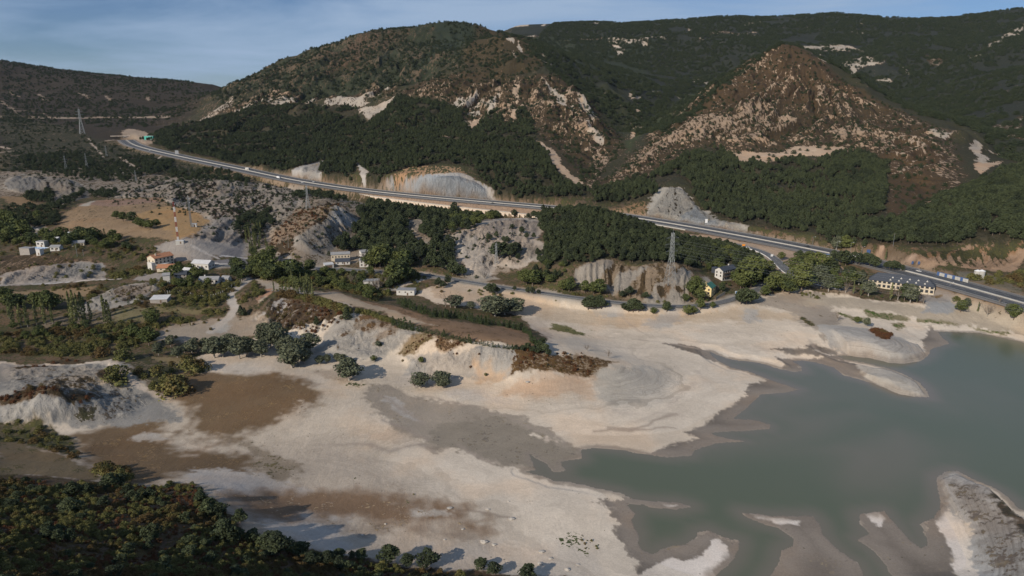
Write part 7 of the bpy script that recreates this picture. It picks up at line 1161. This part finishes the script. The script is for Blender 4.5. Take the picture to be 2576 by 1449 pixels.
for s_ in SPEC:
    c = np.where(vis & (sps == s_))[0]; c = c[np.argsort(-px[c])][:LIM[s_]]; is_thing[c] = True
    for j, i in enumerate(c):
        K = KEEP[i]; v = i % len(PROTO[s_]); cm, tm = PROTO[s_][v]
        if (s_, v) not in src:
            r_ = bpy.data.objects.new(s_, None); cr = bpy.data.objects.new('crown', cm); tr = bpy.data.objects.new('trunk', tm); src[(s_, v)] = (r_, cr, tr)
        else:
            a = src[(s_, v)]; r_, cr, tr = a[0].copy(), a[1].copy(), a[2].copy()
        for o in (r_, cr, tr): COL.objects.link(o)
        cr.parent = r_; tr.parent = r_; r_.location = (K[1], K[2], K[3] - .05); w = K[4] * K[5]; r_.scale = (w, w, K[4]); r_.rotation_euler = (0, 0, (i * 2.399) % 6.283); r_.empty_display_size = .1
        tag(r_, K[6], SPEC[s_][5], K[7])
def mass(name, ids, s_, label, v):
    """all remaining plants of one form: points that carry a size and a turn, with the same crown and trunk set on each"""
    me = bpy.data.meshes.new(name); me.vertices.add(len(ids)); A = np.array([[KEEP[i][1], KEEP[i][2], KEEP[i][3] - .05] for i in ids], np.float32); me.vertices.foreach_set('co', A.ravel())
    S3 = np.array([[KEEP[i][4] * KEEP[i][5], KEEP[i][4] * KEEP[i][5], KEEP[i][4]] for i in ids], np.float32); at = me.attributes.new('size', 'FLOAT_VECTOR', 'POINT'); at.data.foreach_set('vector', S3.ravel())
    at = me.attributes.new('turn', 'FLOAT_VECTOR', 'POINT'); at.data.foreach_set('vector', np.column_stack([np.zeros(len(ids)), np.zeros(len(ids)), (np.array(ids) * 2.399) % 6.283]).astype(np.float32).ravel())
    o = bpy.data.objects.new(name, me); COL.objects.link(o); tag(o, label, kind='stuff')
    ng = bpy.data.node_groups.new(name, 'GeometryNodeTree'); ng.interface.new_socket('Geometry', in_out='INPUT', socket_type='NodeSocketGeometry'); ng.interface.new_socket('Geometry', in_out='OUTPUT', socket_type='NodeSocketGeometry')
    N = ng.nodes; gi = N.new('NodeGroupInput'); go = N.new('NodeGroupOutput'); ip = N.new('GeometryNodeInstanceOnPoints'); m2p = N.new('GeometryNodeMeshToPoints'); jn = N.new('GeometryNodeJoinGeometry')
    for ob in src[(s_, v)][1:] if (s_, v) in src else src[(s_, 0)][1:]:
        oi = N.new('GeometryNodeObjectInfo'); oi.inputs['Object'].default_value = ob; oi.transform_space = 'ORIGINAL'; ng.links.new(oi.outputs['Geometry'], jn.inputs[0])
    na = N.new('GeometryNodeInputNamedAttribute'); na.data_type = 'FLOAT_VECTOR'; na.inputs['Name'].default_value = 'size'; nb = N.new('GeometryNodeInputNamedAttribute'); nb.data_type = 'FLOAT_VECTOR'; nb.inputs['Name'].default_value = 'turn'
    g2i = N.new('GeometryNodeGeometryToInstance'); ng.links.new(jn.outputs[0], g2i.inputs[0])
    ng.links.new(gi.outputs[0], m2p.inputs[0]); ng.links.new(m2p.outputs[0], ip.inputs['Points']); ng.links.new(jn.outputs[0], ip.inputs['Instance']); ng.links.new(na.outputs[0], ip.inputs['Scale']); ng.links.new(nb.outputs[0], ip.inputs['Rotation']); ng.links.new(ip.outputs[0], go.inputs[0])
    o.modifiers.new('plants', 'NODES').node_group = ng; return o
MASSNAME = dict(pine_tree=('pine_forest', 'dense dark pine forest on the slopes'), oak_tree=('oak_woods', 'scattered dark woods of the upper valley'), leafy_tree=('leafy_woods', 'leafy thickets of the valley floor'), poplar_tree=('poplar_thicket', 'loose pale thicket'), willow_tree=('willow_thicket', 'grey green thicket'), cypress_tree=('cypress_thicket', 'cypress thicket'),
                bush=('olive_scrub', 'olive green scrub of the valley and near hillside'), heath_bush=('rusty_heath', 'rusty brown heath of the near hillside'), holm_oak_bush=('holm_oak_scrub', 'dark holm oak scrub dotted over the mountains'), fir_tree=('fir_thicket', 'firs'), yellow_tree=('yellow_thicket', 'yellow thicket'), bare_tree=('bare_thicket', 'bare thicket'))
for s_ in SPEC:
    c = np.where(~is_thing & (sps == s_) & ((dep > 10) & (uu > -500) & (uu < 3076)))[0]
    if len(c) < 3: continue
    nv = len(PROTO[s_])
    for v in range(nv):
        cc = c[c % nv == v]
        if len(cc): mass(MASSNAME[s_][0], list(cc), s_, MASSNAME[s_][1], v)
    print('VEG', s_, len(c), int((sps == s_).sum()))
